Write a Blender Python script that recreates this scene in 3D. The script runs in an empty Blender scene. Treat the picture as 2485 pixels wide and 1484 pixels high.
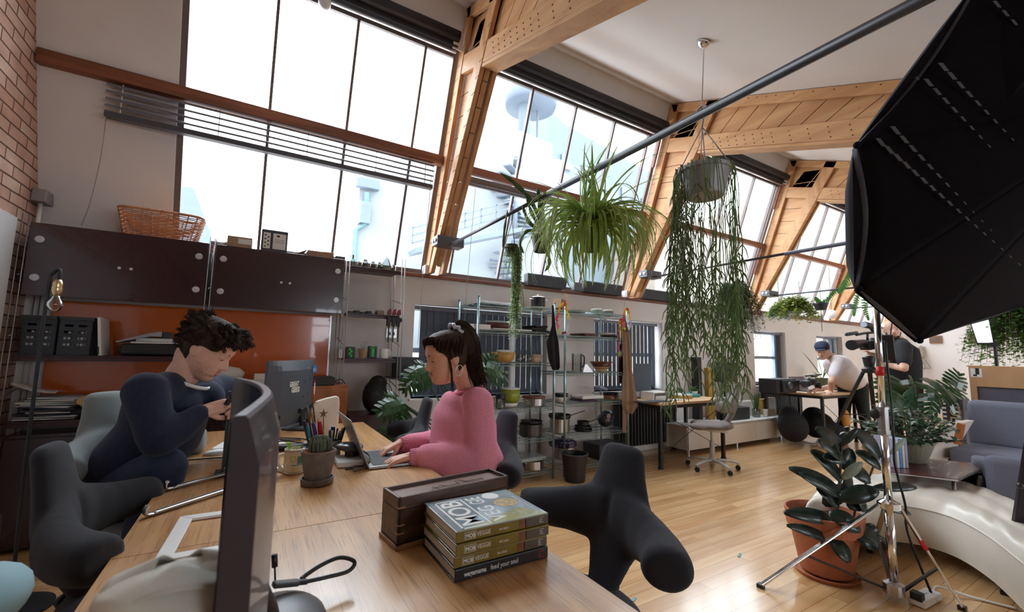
import bpy, math, random
from math import sin, cos, pi, radians as R_
from mathutils import Vector as V, Matrix as MX, Euler, noise as NZ
random.seed(7)
SC = bpy.context.scene
COL = SC.collection
# ---------------------------------------------------------------- camera
IW, IH = 2485, 1484
FPX = 1036.77
YAW, PITCH, ROLL = 0.537869, 0.108712, 0.020600
CAMZ = 1.24
_fw = V((sin(YAW)*cos(PITCH), cos(YAW)*cos(PITCH), sin(PITCH)))
_r0 = V((cos(YAW), -sin(YAW), 0)); _u0 = _r0.cross(_fw)
_rr = _r0*cos(ROLL) + _u0*sin(ROLL); _uu = -_r0*sin(ROLL) + _u0*cos(ROLL)
camd = bpy.data.cameras.new('camera'); cam = bpy.data.objects.new('camera', camd); COL.objects.link(cam)
cam.matrix_world = MX(((_rr.x, _uu.x, -_fw.x, 0), (_rr.y, _uu.y, -_fw.y, 0), (_rr.z, _uu.z, -_fw.z, CAMZ), (0, 0, 0, 1)))
camd.sensor_width = 36; camd.lens = FPX/IW*36; camd.clip_start = 0.02; camd.clip_end = 200
camd.dof.use_dof = True; camd.dof.focus_distance = 1.75; camd.dof.aperture_fstop = 4.0
SC.camera = cam
# ---------------------------------------------------------------- sky, light, exposure
wd = bpy.data.worlds.new('sky'); SC.world = wd; wd.use_nodes = True
wn = wd.node_tree; wn.nodes.clear()
wo = wn.nodes.new('ShaderNodeOutputWorld'); wb = wn.nodes.new('ShaderNodeBackground')
wt = wn.nodes.new('ShaderNodeTexCoord'); wz = wn.nodes.new('ShaderNodeSeparateXYZ'); wr = wn.nodes.new('ShaderNodeValToRGB')
wr.color_ramp.elements[0].position = 0.45; wr.color_ramp.elements[0].color = (0.74, 0.78, 0.84, 1)
wr.color_ramp.elements[1].position = 0.75; wr.color_ramp.elements[1].color = (0.90, 0.965, 1.04, 1)
wm = wn.nodes.new('ShaderNodeMapRange'); wm.inputs[1].default_value = -1
wn.links.new(wt.outputs['Generated'], wz.inputs[0]); wn.links.new(wz.outputs[2], wm.inputs[0])
wn.links.new(wm.outputs[0], wr.inputs[0]); wn.links.new(wr.outputs[0], wb.inputs[0]); wn.links.new(wb.outputs[0], wo.inputs[0])
wb.inputs[1].default_value = 7.2          # overcast daylight
SC.view_settings.view_transform = 'Standard'; SC.view_settings.look = 'None'
SC.view_settings.exposure = 0.45; SC.view_settings.gamma = 1.0; SC.view_settings.use_curve_mapping = False
def portal(loc, direction, sx, sy):
    l = bpy.data.lights.new('window_portal', 'AREA'); l.shape = 'RECTANGLE'; l.size = sx; l.size_y = sy; l.cycles.is_portal = True
    o = bpy.data.objects.new('window_portal', l); COL.objects.link(o); o.location = loc
    o.rotation_euler = V(direction).to_track_quat('-Z', 'Z').to_euler()
for k in range(5):
    portal((-1.3+2.77*k+1.4, 3.95, 3.1), (0, -cos(R_(18.5)), -sin(R_(18.5))), 2.7, 2.6)
BW = [(1.2, 2.9, .95, 2.3), (4.0, 5.7, .95, 2.3), (6.6, 9.4, .5, 2.6), (10.2, 13.2, .5, 2.6)]      # back wall windows x0, x1, z0, z1
for a, b, c, d in BW: portal(((a+b)/2, -4.1, (c+d)/2), (0, 1, 0), b-a, d-c)
SC.cycles.max_bounces = 7; SC.cycles.diffuse_bounces = 4; SC.cycles.glossy_bounces = 3; SC.cycles.transmission_bounces = 4
SC.cycles.transparent_max_bounces = 10; SC.cycles.sample_clamp_indirect = 6; SC.cycles.caustics_reflective = False; SC.cycles.caustics_refractive = False

# ---------------------------------------------------------------- picture rays met with known planes of the room
CM = V((0, 0, CAMZ))
def ray(px, py): return _fw*FPX + _rr*(px-IW/2) - _uu*(py-IH/2)
def onz(px, py, z): d = ray(px, py); return CM + d*((z-CAMZ)/d.z)
def ony(px, py, y): d = ray(px, py); return CM + d*(y/d.y)
def onx(px, py, x): d = ray(px, py); return CM + d*(x/d.x)

# ---------------------------------------------------------------- materials
_M = {}
def _nodes(name):
    m = bpy.data.materials.new(name); m.use_nodes = True; nt = m.node_tree
    return m, nt, nt.nodes['Principled BSDF']
def col(c): return (c[0], c[1], c[2], 1)
def srgb(r, g, b):
    f = lambda v: ((v/255+0.055)/1.055)**2.4 if v > 10 else v/255/12.92
    return (f(r), f(g), f(b))
def mat(name, c, rough=0.5, metal=0.0, var=0.12, scale=8.0, bump=0.0, bscale=60.0, spec=0.5, coat=0.0, trans=0.0, emit=0.0, alpha=1.0, sheen=0.0, stretch=None, ior=None):
    if name in _M: return _M[name]
    m, nt, b = _nodes(name); N = nt.nodes; L = nt.links
    b.inputs['Roughness'].default_value = rough; b.inputs['Metallic'].default_value = metal
    b.inputs['Specular IOR Level'].default_value = spec; b.inputs['Coat Weight'].default_value = coat
    b.inputs['Transmission Weight'].default_value = trans; b.inputs['Alpha'].default_value = alpha
    if ior: b.inputs['IOR'].default_value = ior
    if sheen: b.inputs['Sheen Weight'].default_value = sheen; b.inputs['Sheen Roughness'].default_value = 0.4
    tc = N.new('ShaderNodeTexCoord'); mp = N.new('ShaderNodeMapping'); L.new(tc.outputs['Object'], mp.inputs[0])
    if stretch: mp.inputs['Scale'].default_value = stretch
    nz = N.new('ShaderNodeTexNoise'); nz.inputs['Scale'].default_value = scale; nz.inputs['Detail'].default_value = 4
    L.new(mp.outputs[0], nz.inputs[0])
    rp = N.new('ShaderNodeValToRGB'); rp.color_ramp.elements[0].position = 0.3; rp.color_ramp.elements[1].position = 0.7
    rp.color_ramp.elements[0].color = col([max(0, v*(1-var)) for v in c]); rp.color_ramp.elements[1].color = col([min(1, v*(1+var)) for v in c])
    L.new(nz.outputs[0], rp.inputs[0]); L.new(rp.outputs[0], b.inputs['Base Color'])
    if emit: b.inputs['Emission Color'].default_value = col(c); b.inputs['Emission Strength'].default_value = emit
    if bump:
        n2 = N.new('ShaderNodeTexNoise'); n2.inputs['Scale'].default_value = bscale; n2.inputs['Detail'].default_value = 3; L.new(mp.outputs[0], n2.inputs[0])
        bp = N.new('ShaderNodeBump'); bp.inputs['Strength'].default_value = bump; bp.inputs['Distance'].default_value = 0.004
        L.new(n2.outputs[0], bp.inputs['Height']); L.new(bp.outputs[0], b.inputs['Normal'])
    _M[name] = m; return m
def glass(name, c=(1, 1, 1), gloss=0.12, rough=0.02):
    """clear pane: lets daylight straight through and mirrors a little"""
    if name in _M: return _M[name]
    m = bpy.data.materials.new(name); m.use_nodes = True; nt = m.node_tree; nt.nodes.clear(); L = nt.links
    o = nt.nodes.new('ShaderNodeOutputMaterial'); t = nt.nodes.new('ShaderNodeBsdfTransparent'); g = nt.nodes.new('ShaderNodeBsdfGlossy')
    t.inputs[0].default_value = col(c); g.inputs['Roughness'].default_value = rough
    f = nt.nodes.new('ShaderNodeFresnel'); f.inputs[0].default_value = 1.45
    mu = nt.nodes.new('ShaderNodeMath'); mu.operation = 'MULTIPLY_ADD'; mu.inputs[1].default_value = 0.9; mu.inputs[2].default_value = gloss*0.1
    nz = nt.nodes.new('ShaderNodeTexNoise'); nz.inputs['Scale'].default_value = 2; bm = nt.nodes.new('ShaderNodeBump'); bm.inputs['Strength'].default_value = 0.02
    L.new(nz.outputs[0], bm.inputs['Height']); L.new(bm.outputs[0], g.inputs['Normal'])
    x = nt.nodes.new('ShaderNodeMixShader'); L.new(f.outputs[0], mu.inputs[0]); L.new(mu.outputs[0], x.inputs[0])
    L.new(t.outputs[0], x.inputs[1]); L.new(g.outputs[0], x.inputs[2]); L.new(x.outputs[0], o.inputs[0])
    _M[name] = m; return m
def wood(name, c1, c2, along=0, scale=1.0, rough=0.4, planks=None, knots=False, coat=0.0, pores=0.0):
    """grain runs along the given axis (0 x, 1 y, 2 z); planks = (length, width, seam colour) lays boards in the xy plane"""
    if name in _M: return _M[name]
    m, nt, b = _nodes(name); N = nt.nodes; L = nt.links
    tc = N.new('ShaderNodeTexCoord'); mp = N.new('ShaderNodeMapping'); L.new(tc.outputs['Object'], mp.inputs[0])
    s = [14*scale]*3; s[along] = 0.9*scale; mp.inputs['Scale'].default_value = s
    vec = mp.outputs[0]
    if planks:
        br = N.new('ShaderNodeTexBrick'); br.offset = 0.37; br.inputs['Scale'].default_value = 1.0
        br.inputs['Brick Width'].default_value = planks[0]; br.inputs['Row Height'].default_value = planks[1]; br.inputs['Mortar Size'].default_value = planks[3] if len(planks) > 3 else 0.0012
        br.inputs['Color1'].default_value = (0, 0, 0, 1); br.inputs['Color2'].default_value = (1, 1, 1, 1); br.inputs['Mortar'].default_value = (0.5, 0.5, 0.5, 1)
        m2 = N.new('ShaderNodeMapping'); L.new(tc.outputs['Object'], m2.inputs[0])
        if along == 1: m2.inputs['Rotation'].default_value = (0, 0, pi/2)
        L.new(m2.outputs[0], br.inputs[0])
        ad = N.new('ShaderNodeVectorMath'); ad.operation = 'MULTIPLY_ADD'; ad.inputs[1].default_value = (7, 7, 7); L.new(br.outputs['Color'], ad.inputs[0]); L.new(vec, ad.inputs[2]); vec = ad.outputs[0]
    nz = N.new('ShaderNodeTexNoise'); nz.inputs['Scale'].default_value = 1.6; nz.inputs['Detail'].default_value = 6; nz.inputs['Distortion'].default_value = 0.6; L.new(vec, nz.inputs[0])
    rp = N.new('ShaderNodeValToRGB'); rp.color_ramp.elements[0].position = 0.33; rp.color_ramp.elements[1].position = 0.68
    rp.color_ramp.elements[0].color = col(c2); rp.color_ramp.elements[1].color = col(c1); L.new(nz.outputs[0], rp.inputs[0]); out = rp.outputs[0]
    if knots:
        vo = N.new('ShaderNodeTexVoronoi'); mk = N.new('ShaderNodeMapping'); ks = [3.2]*3; ks[along] = 1.6; mk.inputs['Scale'].default_value = ks
        L.new(tc.outputs['Object'], mk.inputs[0]); L.new(mk.outputs[0], vo.inputs[0])
        kr = N.new('ShaderNodeValToRGB'); kr.color_ramp.elements[0].position = 0.02; kr.color_ramp.elements[0].color = (1, 1, 1, 1); kr.color_ramp.elements[1].position = 0.06; kr.color_ramp.elements[1].color = (0, 0, 0, 1)
        L.new(vo.outputs[0], kr.inputs[0]); mxx = N.new('ShaderNodeMixRGB'); mxx.inputs[2].default_value = col([v*0.28 for v in c2]); L.new(kr.outputs[0], mxx.inputs[0]); L.new(out, mxx.inputs[1]); out = mxx.outputs[0]
    if planks:
        mv = N.new('ShaderNodeMixRGB'); mv.blend_type = 'MULTIPLY'; mv.inputs[0].default_value = 0.38
        cr = N.new('ShaderNodeValToRGB'); cr.color_ramp.elements[0].color = (0.55, 0.5, 0.42, 1); cr.color_ramp.elements[1].color = (1, 1, 1, 1); L.new(br.outputs['Color'], cr.inputs[0])
        L.new(out, mv.inputs[1]); L.new(cr.outputs[0], mv.inputs[2]); ms = N.new('ShaderNodeMixRGB'); L.new(br.outputs['Fac'], ms.inputs[0]); L.new(mv.outputs[0], ms.inputs[1]); ms.inputs[2].default_value = col(planks[2]); out = ms.outputs[0]
    if pores:
        mq = N.new('ShaderNodeMapping'); qs = [230.0]*3; qs[along] = 7.0; mq.inputs['Scale'].default_value = qs; L.new(tc.outputs['Object'], mq.inputs[0])
        pn = N.new('ShaderNodeTexNoise'); pn.inputs['Scale'].default_value = 1.0; pn.inputs['Detail'].default_value = 2; L.new(mq.outputs[0], pn.inputs[0])
        pr_ = N.new('ShaderNodeValToRGB'); pr_.color_ramp.elements[0].position = 0.36; pr_.color_ramp.elements[0].color = (1, 1, 1, 1); pr_.color_ramp.elements[1].position = 0.44; pr_.color_ramp.elements[1].color = (0, 0, 0, 1)
        L.new(pn.outputs[0], pr_.inputs[0]); mu = N.new('ShaderNodeMath'); mu.operation = 'MULTIPLY'; mu.inputs[1].default_value = pores; L.new(pr_.outputs[0], mu.inputs[0])
        mp2 = N.new('ShaderNodeMixRGB'); L.new(mu.outputs[0], mp2.inputs[0]); L.new(out, mp2.inputs[1]); mp2.inputs[2].default_value = col([v*0.35 for v in c2]); out = mp2.outputs[0]
    L.new(out, b.inputs['Base Color']); b.inputs['Roughness'].default_value = rough; b.inputs['Coat Weight'].default_value = coat; b.inputs['Coat Roughness'].default_value = 0.12
    bp = N.new('ShaderNodeBump'); bp.inputs['Strength'].default_value = 0.12; bp.inputs['Distance'].default_value = 0.003; L.new(nz.outputs[0], bp.inputs['Height']); L.new(bp.outputs[0], b.inputs['Normal'])
    _M[name] = m; return m

# ---------------------------------------------------------------- mesh building
class MB:
    def __init__(s): s.v = []; s.f = []; s.m = []; s.mi = 0; s.T = MX.Identity(4)
    def add(s, vs, fs):
        n = len(s.v); T = s.T; s.v += [T @ V(p) for p in vs]; s.f += [tuple(i+n for i in f) for f in fs]; s.m += [s.mi]*len(fs); return s
    def box(s, c, d, R=None):
        c = V(c); h = V(d)/2; vs = [V((x*h.x, y*h.y, z*h.z)) for x in (-1, 1) for y in (-1, 1) for z in (-1, 1)]
        if R is not None: vs = [R @ p for p in vs]
        return s.add([p+c for p in vs], [(0, 1, 3, 2), (4, 6, 7, 5), (0, 4, 5, 1), (2, 3, 7, 6), (0, 2, 6, 4), (1, 5, 7, 3)])
    def bx(s, x0, x1, y0, y1, z0, z1): return s.box(((x0+x1)/2, (y0+y1)/2, (z0+z1)/2), (abs(x1-x0), abs(y1-y0), abs(z1-z0)))
    def bar(s, p, q, w, t, up=(0, 0, 1)):
        """rectangular bar from p to q: w across, t along the up direction"""
        p = V(p); q = V(q); d = (q-p); l = d.length; d.normalize(); x = d.cross(V(up))
        if x.length < 1e-4: x = d.cross(V((1, 0, 0)))
        x.normalize(); z = x.cross(d); R = MX((x, d, z)).transposed(); return s.box((p+q)/2, (w, l, t), R)
    def cyl(s, p, q, r, r2=None, n=12, caps=True): return s.tube([p, q], [r, r if r2 is None else r2], n, caps)
    def tube(s, pts, r, n=8, caps=True, close=False, flat=None, up=None):
        pts = [V(p) for p in pts]; k = len(pts); rs = r if isinstance(r, (list, tuple)) else [r]*k
        vs = []; fs = []; prev = None
        for i, p in enumerate(pts):
            a = pts[(i-1) % k] if (i or close) else pts[0]; b = pts[(i+1) % k] if (i < k-1 or close) else pts[-1]
            t = (b-a); t = t.normalized() if t.length > 1e-9 else V((0, 0, 1))
            if prev is None:
                x = t.cross(V(up) if up else (V((0, 0, 1)) if abs(t.z) < 0.9 else V((1, 0, 0)))); x.normalize()
            else:
                x = prev - t*prev.dot(t); x = x.normalized() if x.length > 1e-6 else prev
            prev = x; y = t.cross(x)
            rr = rs[i]; ra, rb = rr if isinstance(rr, (list, tuple)) else (rr, rr if flat is None else rr*flat)
            for j in range(n):
                an = 2*pi*j/n; vs.append(p + x*(cos(an)*ra) + y*(sin(an)*rb))
        for i in range(k-1 + (1 if close else 0)):
            for j in range(n):
                a = i*n+j; b = i*n+(j+1) % n; c = ((i+1) % k)*n+(j+1) % n; d = ((i+1) % k)*n+j; fs.append((a, b, c, d))
        if caps and not close: fs.append(tuple(range(n))[::-1]); fs.append(tuple((k-1)*n+j for j in range(n)))
        return s.add(vs, fs)
    def lathe(s, prof, o=(0, 0, 0), n=28, R=None, sc=(1, 1), closed=False):
        o = V(o); vs = []; fs = []; k = len(prof)
        for (r, z) in prof:
            for j in range(n):
                an = 2*pi*j/n; p = V((cos(an)*max(r, 1e-5)*sc[0], sin(an)*max(r, 1e-5)*sc[1], z)); p = R @ p if R is not None else p; vs.append(o+p)
        for i in range(k-1):
            for j in range(n): fs.append((i*n+j, i*n+(j+1) % n, (i+1)*n+(j+1) % n, (i+1)*n+j))
        if prof[0][0] > 1e-4 and not closed: fs.append(tuple(range(n))[::-1])
        if prof[-1][0] > 1e-4 and not closed: fs.append(tuple((k-1)*n+j for j in range(n)))
        return s.add(vs, fs)
    def ell(s, c, r, n=14, R=None, m=None):
        m = m or max(6, n//2); r = (r, r, r) if not isinstance(r, (tuple, list)) else r; c = V(c); vs = []; fs = []
        for i in range(1, m):
            th = pi*i/m
            for j in range(n):
                an = 2*pi*j/n; p = V((sin(th)*cos(an)*r[0], sin(th)*sin(an)*r[1], cos(th)*r[2])); vs.append(c+(R @ p if R is not None else p))
        for e in (1, -1):
            p = V((0, 0, e*r[2])); vs.append(c+(R @ p if R is not None else p))
        N = (m-1)*n
        for i in range(m-2):
            for j in range(n): fs.append((i*n+j, (i+1)*n+j, (i+1)*n+(j+1) % n, i*n+(j+1) % n))
        for j in range(n): fs.append((N, j, (j+1) % n)); fs.append((N+1, (m-2)*n+(j+1) % n, (m-2)*n+j))
        return s.add(vs, fs)
    def prism(s, poly, ex):
        poly = [V(p) for p in poly]; ex = V(ex); n = len(poly)
        return s.add(poly+[p+ex for p in poly], [tuple(range(n))[::-1], tuple(range(n, 2*n))]+[(i, (i+1) % n, n+(i+1) % n, n+i) for i in range(n)])
    def grid(s, fn, nu, nv, cu=False, cv=False):
        vs = [fn(i/(nu if cu else nu-1), j/(nv if cv else nv-1)) for i in range(nu) for j in range(nv)]; fs = []
        for i in range(nu if cu else nu-1):
            for j in range(nv if cv else nv-1):
                a = i*nv+j; b = i*nv+(j+1) % nv; c = ((i+1) % nu)*nv+(j+1) % nv; d = ((i+1) % nu)*nv+j; fs.append((a, b, c, d))
        return s.add(vs, fs)
    def quad(s, a, b, c, d): return s.add([a, b, c, d], [(0, 1, 2, 3)])
    def text(s, t, size, M, depth=0.0004, align='LEFT', sx=1.0, bold=0.0):
        cu = bpy.data.curves.new('t', 'FONT'); cu.body = t; cu.size = size; cu.extrude = depth; cu.align_x = align; cu.offset = bold; cu.resolution_u = 3
        o = bpy.data.objects.new('t', cu); COL.objects.link(o); dg = bpy.context.evaluated_depsgraph_get(); me = bpy.data.meshes.new_from_object(o.evaluated_get(dg))
        S = MX.Diagonal((sx, 1, 1, 1)); s.add([M @ S @ v.co for v in me.vertices], [tuple(p.vertices) for p in me.polygons])
        bpy.data.objects.remove(o); bpy.data.meshes.remove(me); bpy.data.curves.remove(cu); return s
_INV = {}
def link(name, me, parent):
    o = bpy.data.objects.new(name, me); COL.objects.link(o)
    if parent is not None: o.parent = parent
    return o
def build(mb, name, m, parent=None, smooth=False, bevel=0.0, sub=0, remesh=0.0, sm=0, label=None, origin=None, solid=0.0, bseg=2, flatang=None):
    """links the collected shapes as ONE mesh object; coordinates are world ones, taken into the root's frame"""
    root = parent
    while root is not None and root.parent is not None: root = root.parent
    inv = _INV.get(root.name) if root is not None else None
    vs = mb.v
    off = V((0, 0, 0))
    if parent is None and origin != 0:
        lo = V([min(p[i] for p in vs) for i in range(3)]); hi = V([max(p[i] for p in vs) for i in range(3)])
        off = V(((lo.x+hi.x)/2, (lo.y+hi.y)/2, lo.z)) if origin is None else V(origin)
    if inv is not None: vs = [inv @ p for p in vs]
    elif off.length: vs = [p-off for p in vs]
    me = bpy.data.meshes.new(name); me.from_pydata(vs, [], mb.f); ms = m if isinstance(m, (list, tuple)) else [m]
    for x in ms: me.materials.append(x)
    if len(ms) > 1: me.polygons.foreach_set('material_index', mb.m)
    me.validate(); o = link(name, me, parent); o.location = off
    if remesh:
        md = o.modifiers.new('r', 'REMESH'); md.mode = 'VOXEL'; md.voxel_size = remesh; md.use_smooth_shade = True
    if sm:
        md = o.modifiers.new('s', 'SMOOTH'); md.factor = 0.5; md.iterations = sm
    if solid: md = o.modifiers.new('so', 'SOLIDIFY'); md.thickness = solid; md.offset = 0
    if bevel: md = o.modifiers.new('b', 'BEVEL'); md.width = bevel; md.segments = bseg; md.limit_method = 'ANGLE'; md.angle_limit = R_(40)
    if sub: md = o.modifiers.new('u', 'SUBSURF'); md.levels = sub; md.render_levels = sub
    if remesh:      # make the joined surface real
        dg = bpy.context.evaluated_depsgraph_get(); m2 = bpy.data.meshes.new_from_object(o.evaluated_get(dg)); o.modifiers.clear(); o.data = m2; m2.name = name
        if not len(m2.materials): m2.materials.append(ms[0])
        bpy.data.meshes.remove(me); me = m2; smooth = True
    if smooth: me.polygons.foreach_set('use_smooth', [True]*len(me.polygons))
    if bevel and not smooth: pass
    if label: o['label'] = label
    return o
def tag(o, label=None, cat=None, group=None, kind=None):
    if label: o['label'] = label
    if cat: o['category'] = cat
    if group: o['group'] = group
    if kind: o['kind'] = kind
    return o
def thing(name, label, cat, loc=(0, 0, 0), rz=0.0, group=None, kind=None):
    o = bpy.data.objects.new(name, None); COL.objects.link(o); o.location = loc; o.rotation_euler = (0, 0, rz); o.empty_display_size = 0.05
    _INV[o.name] = (MX.Translation(V(loc)) @ MX.Rotation(rz, 4, 'Z')).inverted(); return tag(o, label, cat, group, kind)
def one(mb, name, m, label, cat, group=None, **k): return tag(build(mb, name, m, None, **k), label, cat, group)
def struct(mb, name, m, label=None, parent=None, **k):
    o = build(mb, name, m, parent, origin=0, **k)
    if parent is None: tag(o, label, None, None, 'structure')
    return o
def dup(root, loc, rz=0.0, label=None, group=None, scale=1.0):
    def cp(o, par):
        c = o.copy(); COL.objects.link(c); c.parent = par
        for ch in o.children: cp(ch, c)
        return c
    r = cp(root, None); r.location = loc; r.rotation_euler = (0, 0, rz); r.scale = (scale,)*3
    if label: r['label'] = label
    if group: r['group'] = group
    return r
def smoothstep(a, b, x): t = min(1, max(0, (x-a)/(b-a))); return t*t*(3-2*t)
def bez(p, n=12):
    """smooth path through the given points"""
    p = [V(q) for q in p]; out = []
    for i in range(len(p)-1):
        a = p[max(0, i-1)]; b = p[i]; c = p[i+1]; d = p[min(len(p)-1, i+2)]
        for k in range(n):
            t = k/n; out.append(0.5*((2*b)+(c-a)*t+(2*a-5*b+4*c-d)*t*t+(3*b-a-3*c+d)*t**3))
    out.append(p[-1]); return out
# ---------------------------------------------------------------- the room
XL, XR, YW, YB = -1.33, 13.85, 4.08, -4.2
TY = tan18 = math.tan(R_(18.5))
def gz(z, off=0.0):        # y of the leaning glazing at height z; off moves it out of the room
    return 4.13 - (z-2.0)*tan18*1.06 + off
def gp(x, z, off=0.0): return V((x, gz(z)+off*cos(R_(19.5)), z+off*sin(R_(19.5))))
TX = [1.42, 4.19, 6.97, 9.75, 12.52]
m_plaster = mat('white_plaster', srgb(226, 223, 221), 0.75, var=0.03, scale=3, bump=0.15, bscale=30)
m_ceil = mat('ceiling_paint', srgb(236, 232, 230), 0.8, var=0.015, scale=2)
m_floor = wood('floor_boards', srgb(224, 184, 134), srgb(196, 148, 98), 0, 0.55, 0.22, (1.35, 0.085, srgb(120, 76, 38), 0.0011), coat=0.35)
m_timber = wood('truss_timber', srgb(218, 172, 122), srgb(188, 136, 88), 1, 0.35, 0.55, knots=True)
m_timber_z = wood('post_timber', srgb(214, 166, 118), srgb(182, 130, 84), 2, 0.35, 0.55, knots=True)
m_brownwood = wood('brown_timber', srgb(150, 92, 62), srgb(104, 60, 40), 0, 0.8, 0.5)
m_bar = mat('glazing_bar_paint', srgb(112, 100, 96), 0.5)
m_glass = glass('window_glass', (0.95, 0.98, 0.99), 0.1)
m_black = mat('black_plastic', (0.012, 0.012, 0.014), 0.45)
m_blackcloth = mat('black_blind_cloth', (0.02, 0.02, 0.026), 0.7)
m_greymetal = mat('grey_painted_steel', srgb(96, 98, 106), 0.4)
m_alu = mat('brushed_aluminium', (0.62, 0.62, 0.64), 0.3, 1.0)
m_chrome = mat('polished_chrome', (0.8, 0.8, 0.8), 0.12, 1.0)
# brick wall
def brickmat():
    m, nt, b = _nodes('old_brick'); N = nt.nodes; L = nt.links
    tc = N.new('ShaderNodeTexCoord'); mp = N.new('ShaderNodeMapping'); sx = N.new('ShaderNodeSeparateXYZ'); cx = N.new('ShaderNodeCombineXYZ')
    L.new(tc.outputs['Object'], sx.inputs[0]); L.new(sx.outputs[1], cx.inputs[0]); L.new(sx.outputs[2], cx.inputs[1])
    nz = N.new('ShaderNodeTexNoise'); nz.inputs['Scale'].default_value = 9; nz.inputs['Detail'].default_value = 4
    vm = N.new('ShaderNodeVectorMath'); vm.operation = 'MULTIPLY_ADD'; vm.inputs[1].default_value = (0.045, 0.045, 0.045); L.new(nz.outputs['Color'], vm.inputs[0]); L.new(cx.outputs[0], vm.inputs[2])
    br = N.new('ShaderNodeTexBrick'); br.inputs['Scale'].default_value = 1; br.inputs['Brick Width'].default_value = 0.225; br.inputs['Row Height'].default_value = 0.075; br.inputs['Mortar Size'].default_value = 0.006; br.inputs['Mortar Smooth'].default_value = 0.4
    br.inputs['Color1'].default_value = col(srgb(206, 164, 146)); br.inputs['Color2'].default_value = col(srgb(228, 202, 184)); br.inputs['Mortar'].default_value = col(srgb(120, 90, 76))
    L.new(vm.outputs[0], br.inputs[0]); n2 = N.new('ShaderNodeTexNoise'); n2.inputs['Scale'].default_value = 5; n2.inputs['Detail'].default_value = 8; L.new(tc.outputs['Object'], n2.inputs[0])
    rp = N.new('ShaderNodeValToRGB'); rp.color_ramp.elements[0].position = 0.35; rp.color_ramp.elements[0].color = (0.72, 0.6, 0.54, 1); rp.color_ramp.elements[1].position = 0.62; rp.color_ramp.elements[1].color = (1, 1, 1, 1); L.new(n2.outputs[0], rp.inputs[0])
    mx = N.new('ShaderNodeMixRGB'); mx.blend_type = 'MULTIPLY'; mx.inputs[0].default_value = 0.8; L.new(br.outputs['Color'], mx.inputs[1]); L.new(rp.outputs[0], mx.inputs[2]); L.new(mx.outputs[0], b.inputs['Base Color'])
    bp = N.new('ShaderNodeBump'); bp.inputs['Strength'].default_value = 0.8; bp.inputs['Distance'].default_value = 0.012; iv = N.new('ShaderNodeMath'); iv.operation = 'SUBTRACT'; iv.inputs[0].default_value = 1
    L.new(br.outputs['Fac'], iv.inputs[1]); ad = N.new('ShaderNodeMath'); ad.operation = 'ADD'; L.new(iv.outputs[0], ad.inputs[0]); L.new(n2.outputs[0], ad.inputs[1]); L.new(ad.outputs[0], bp.inputs['Height']); L.new(bp.outputs[0], b.inputs['Normal'])
    b.inputs['Roughness'].default_value = 0.9; return m
mb = MB().bx(XL-0.1, XR+0.1, YB-0.1, 4.4, -0.1, 0.0); struct(mb, 'floor', m_floor)
mb = MB().bx(XL-0.25, XL, YB, 4.4, 0, 4.6); struct(mb, 'wall_left', brickmat())
mb = MB().bx(XR, XR+0.2, YB, 4.4, 0, 4.6); struct(mb, 'wall_right', m_plaster)
# roof slope and flat ceiling behind it
def cz(y): return 4.34-0.4182*(3.30-y) if y > -0.5 else 2.751
mb = MB()
mb.prism([(XL-0.2, 3.34, 4.36), (XL-0.2, -0.5, cz(-0.499)), (XL-0.2, YB-0.2, 2.751), (XL-0.2, YB-0.2, 2.9), (XL-0.2, -0.45, 2.95), (XL-0.2, 3.34, 4.55)], (XR-XL+0.4, 0, 0))
struct(mb, 'ceiling', m_ceil)
# white band between ridge and glazing, plaster cheek at the left end
mb = MB()
mb.prism([gp(XL, 4.10), gp(XL, 4.37), gp(XL, 4.37, 0.15), gp(XL, 4.10, 0.15)], (XR-XL, 0, 0))
mb.prism([gp(XL, 1.98), gp(XL, 4.10), gp(XL, 4.10, 0.12), gp(XL, 1.98, 0.12)], (-0.61-XL, 0, 0))
struct(mb, 'wall_front_upper', m_plaster)
# lower window wall with its four recessed windows
OP = [(1.32, 2.92), (3.64, 4.91), (7.17, 8.17), (9.30, 10.37)]; WZ0, WZ1, WY2 = 0.78, 1.70, 4.33
mb = MB(); xs = [XL]
for a, b in OP: xs += [a, b]
xs.append(XR)
for i in range(0, len(xs), 2): mb.bx(xs[i], xs[i+1], YW, WY2+0.05, 0, 1.965)
for a, b in OP: mb.bx(a, b, YW, WY2+0.05, 0, WZ0); mb.bx(a, b, YW, WY2+0.05, WZ1, 1.965)
struct(mb, 'wall_front', m_plaster)
mb = MB().bx(XL, XR, YW-0.025, 4.2, 1.965, 2.0); struct(mb, 'trim_1', m_brownwood, bevel=0.003)
mb = MB().bx(XL+0.01, 1.42, gz(3.06)-0.045, gz(3.06)+0.03, 3.01, 3.10)
struct(mb, 'trim_2', m_brownwood, bevel=0.004)
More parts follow.
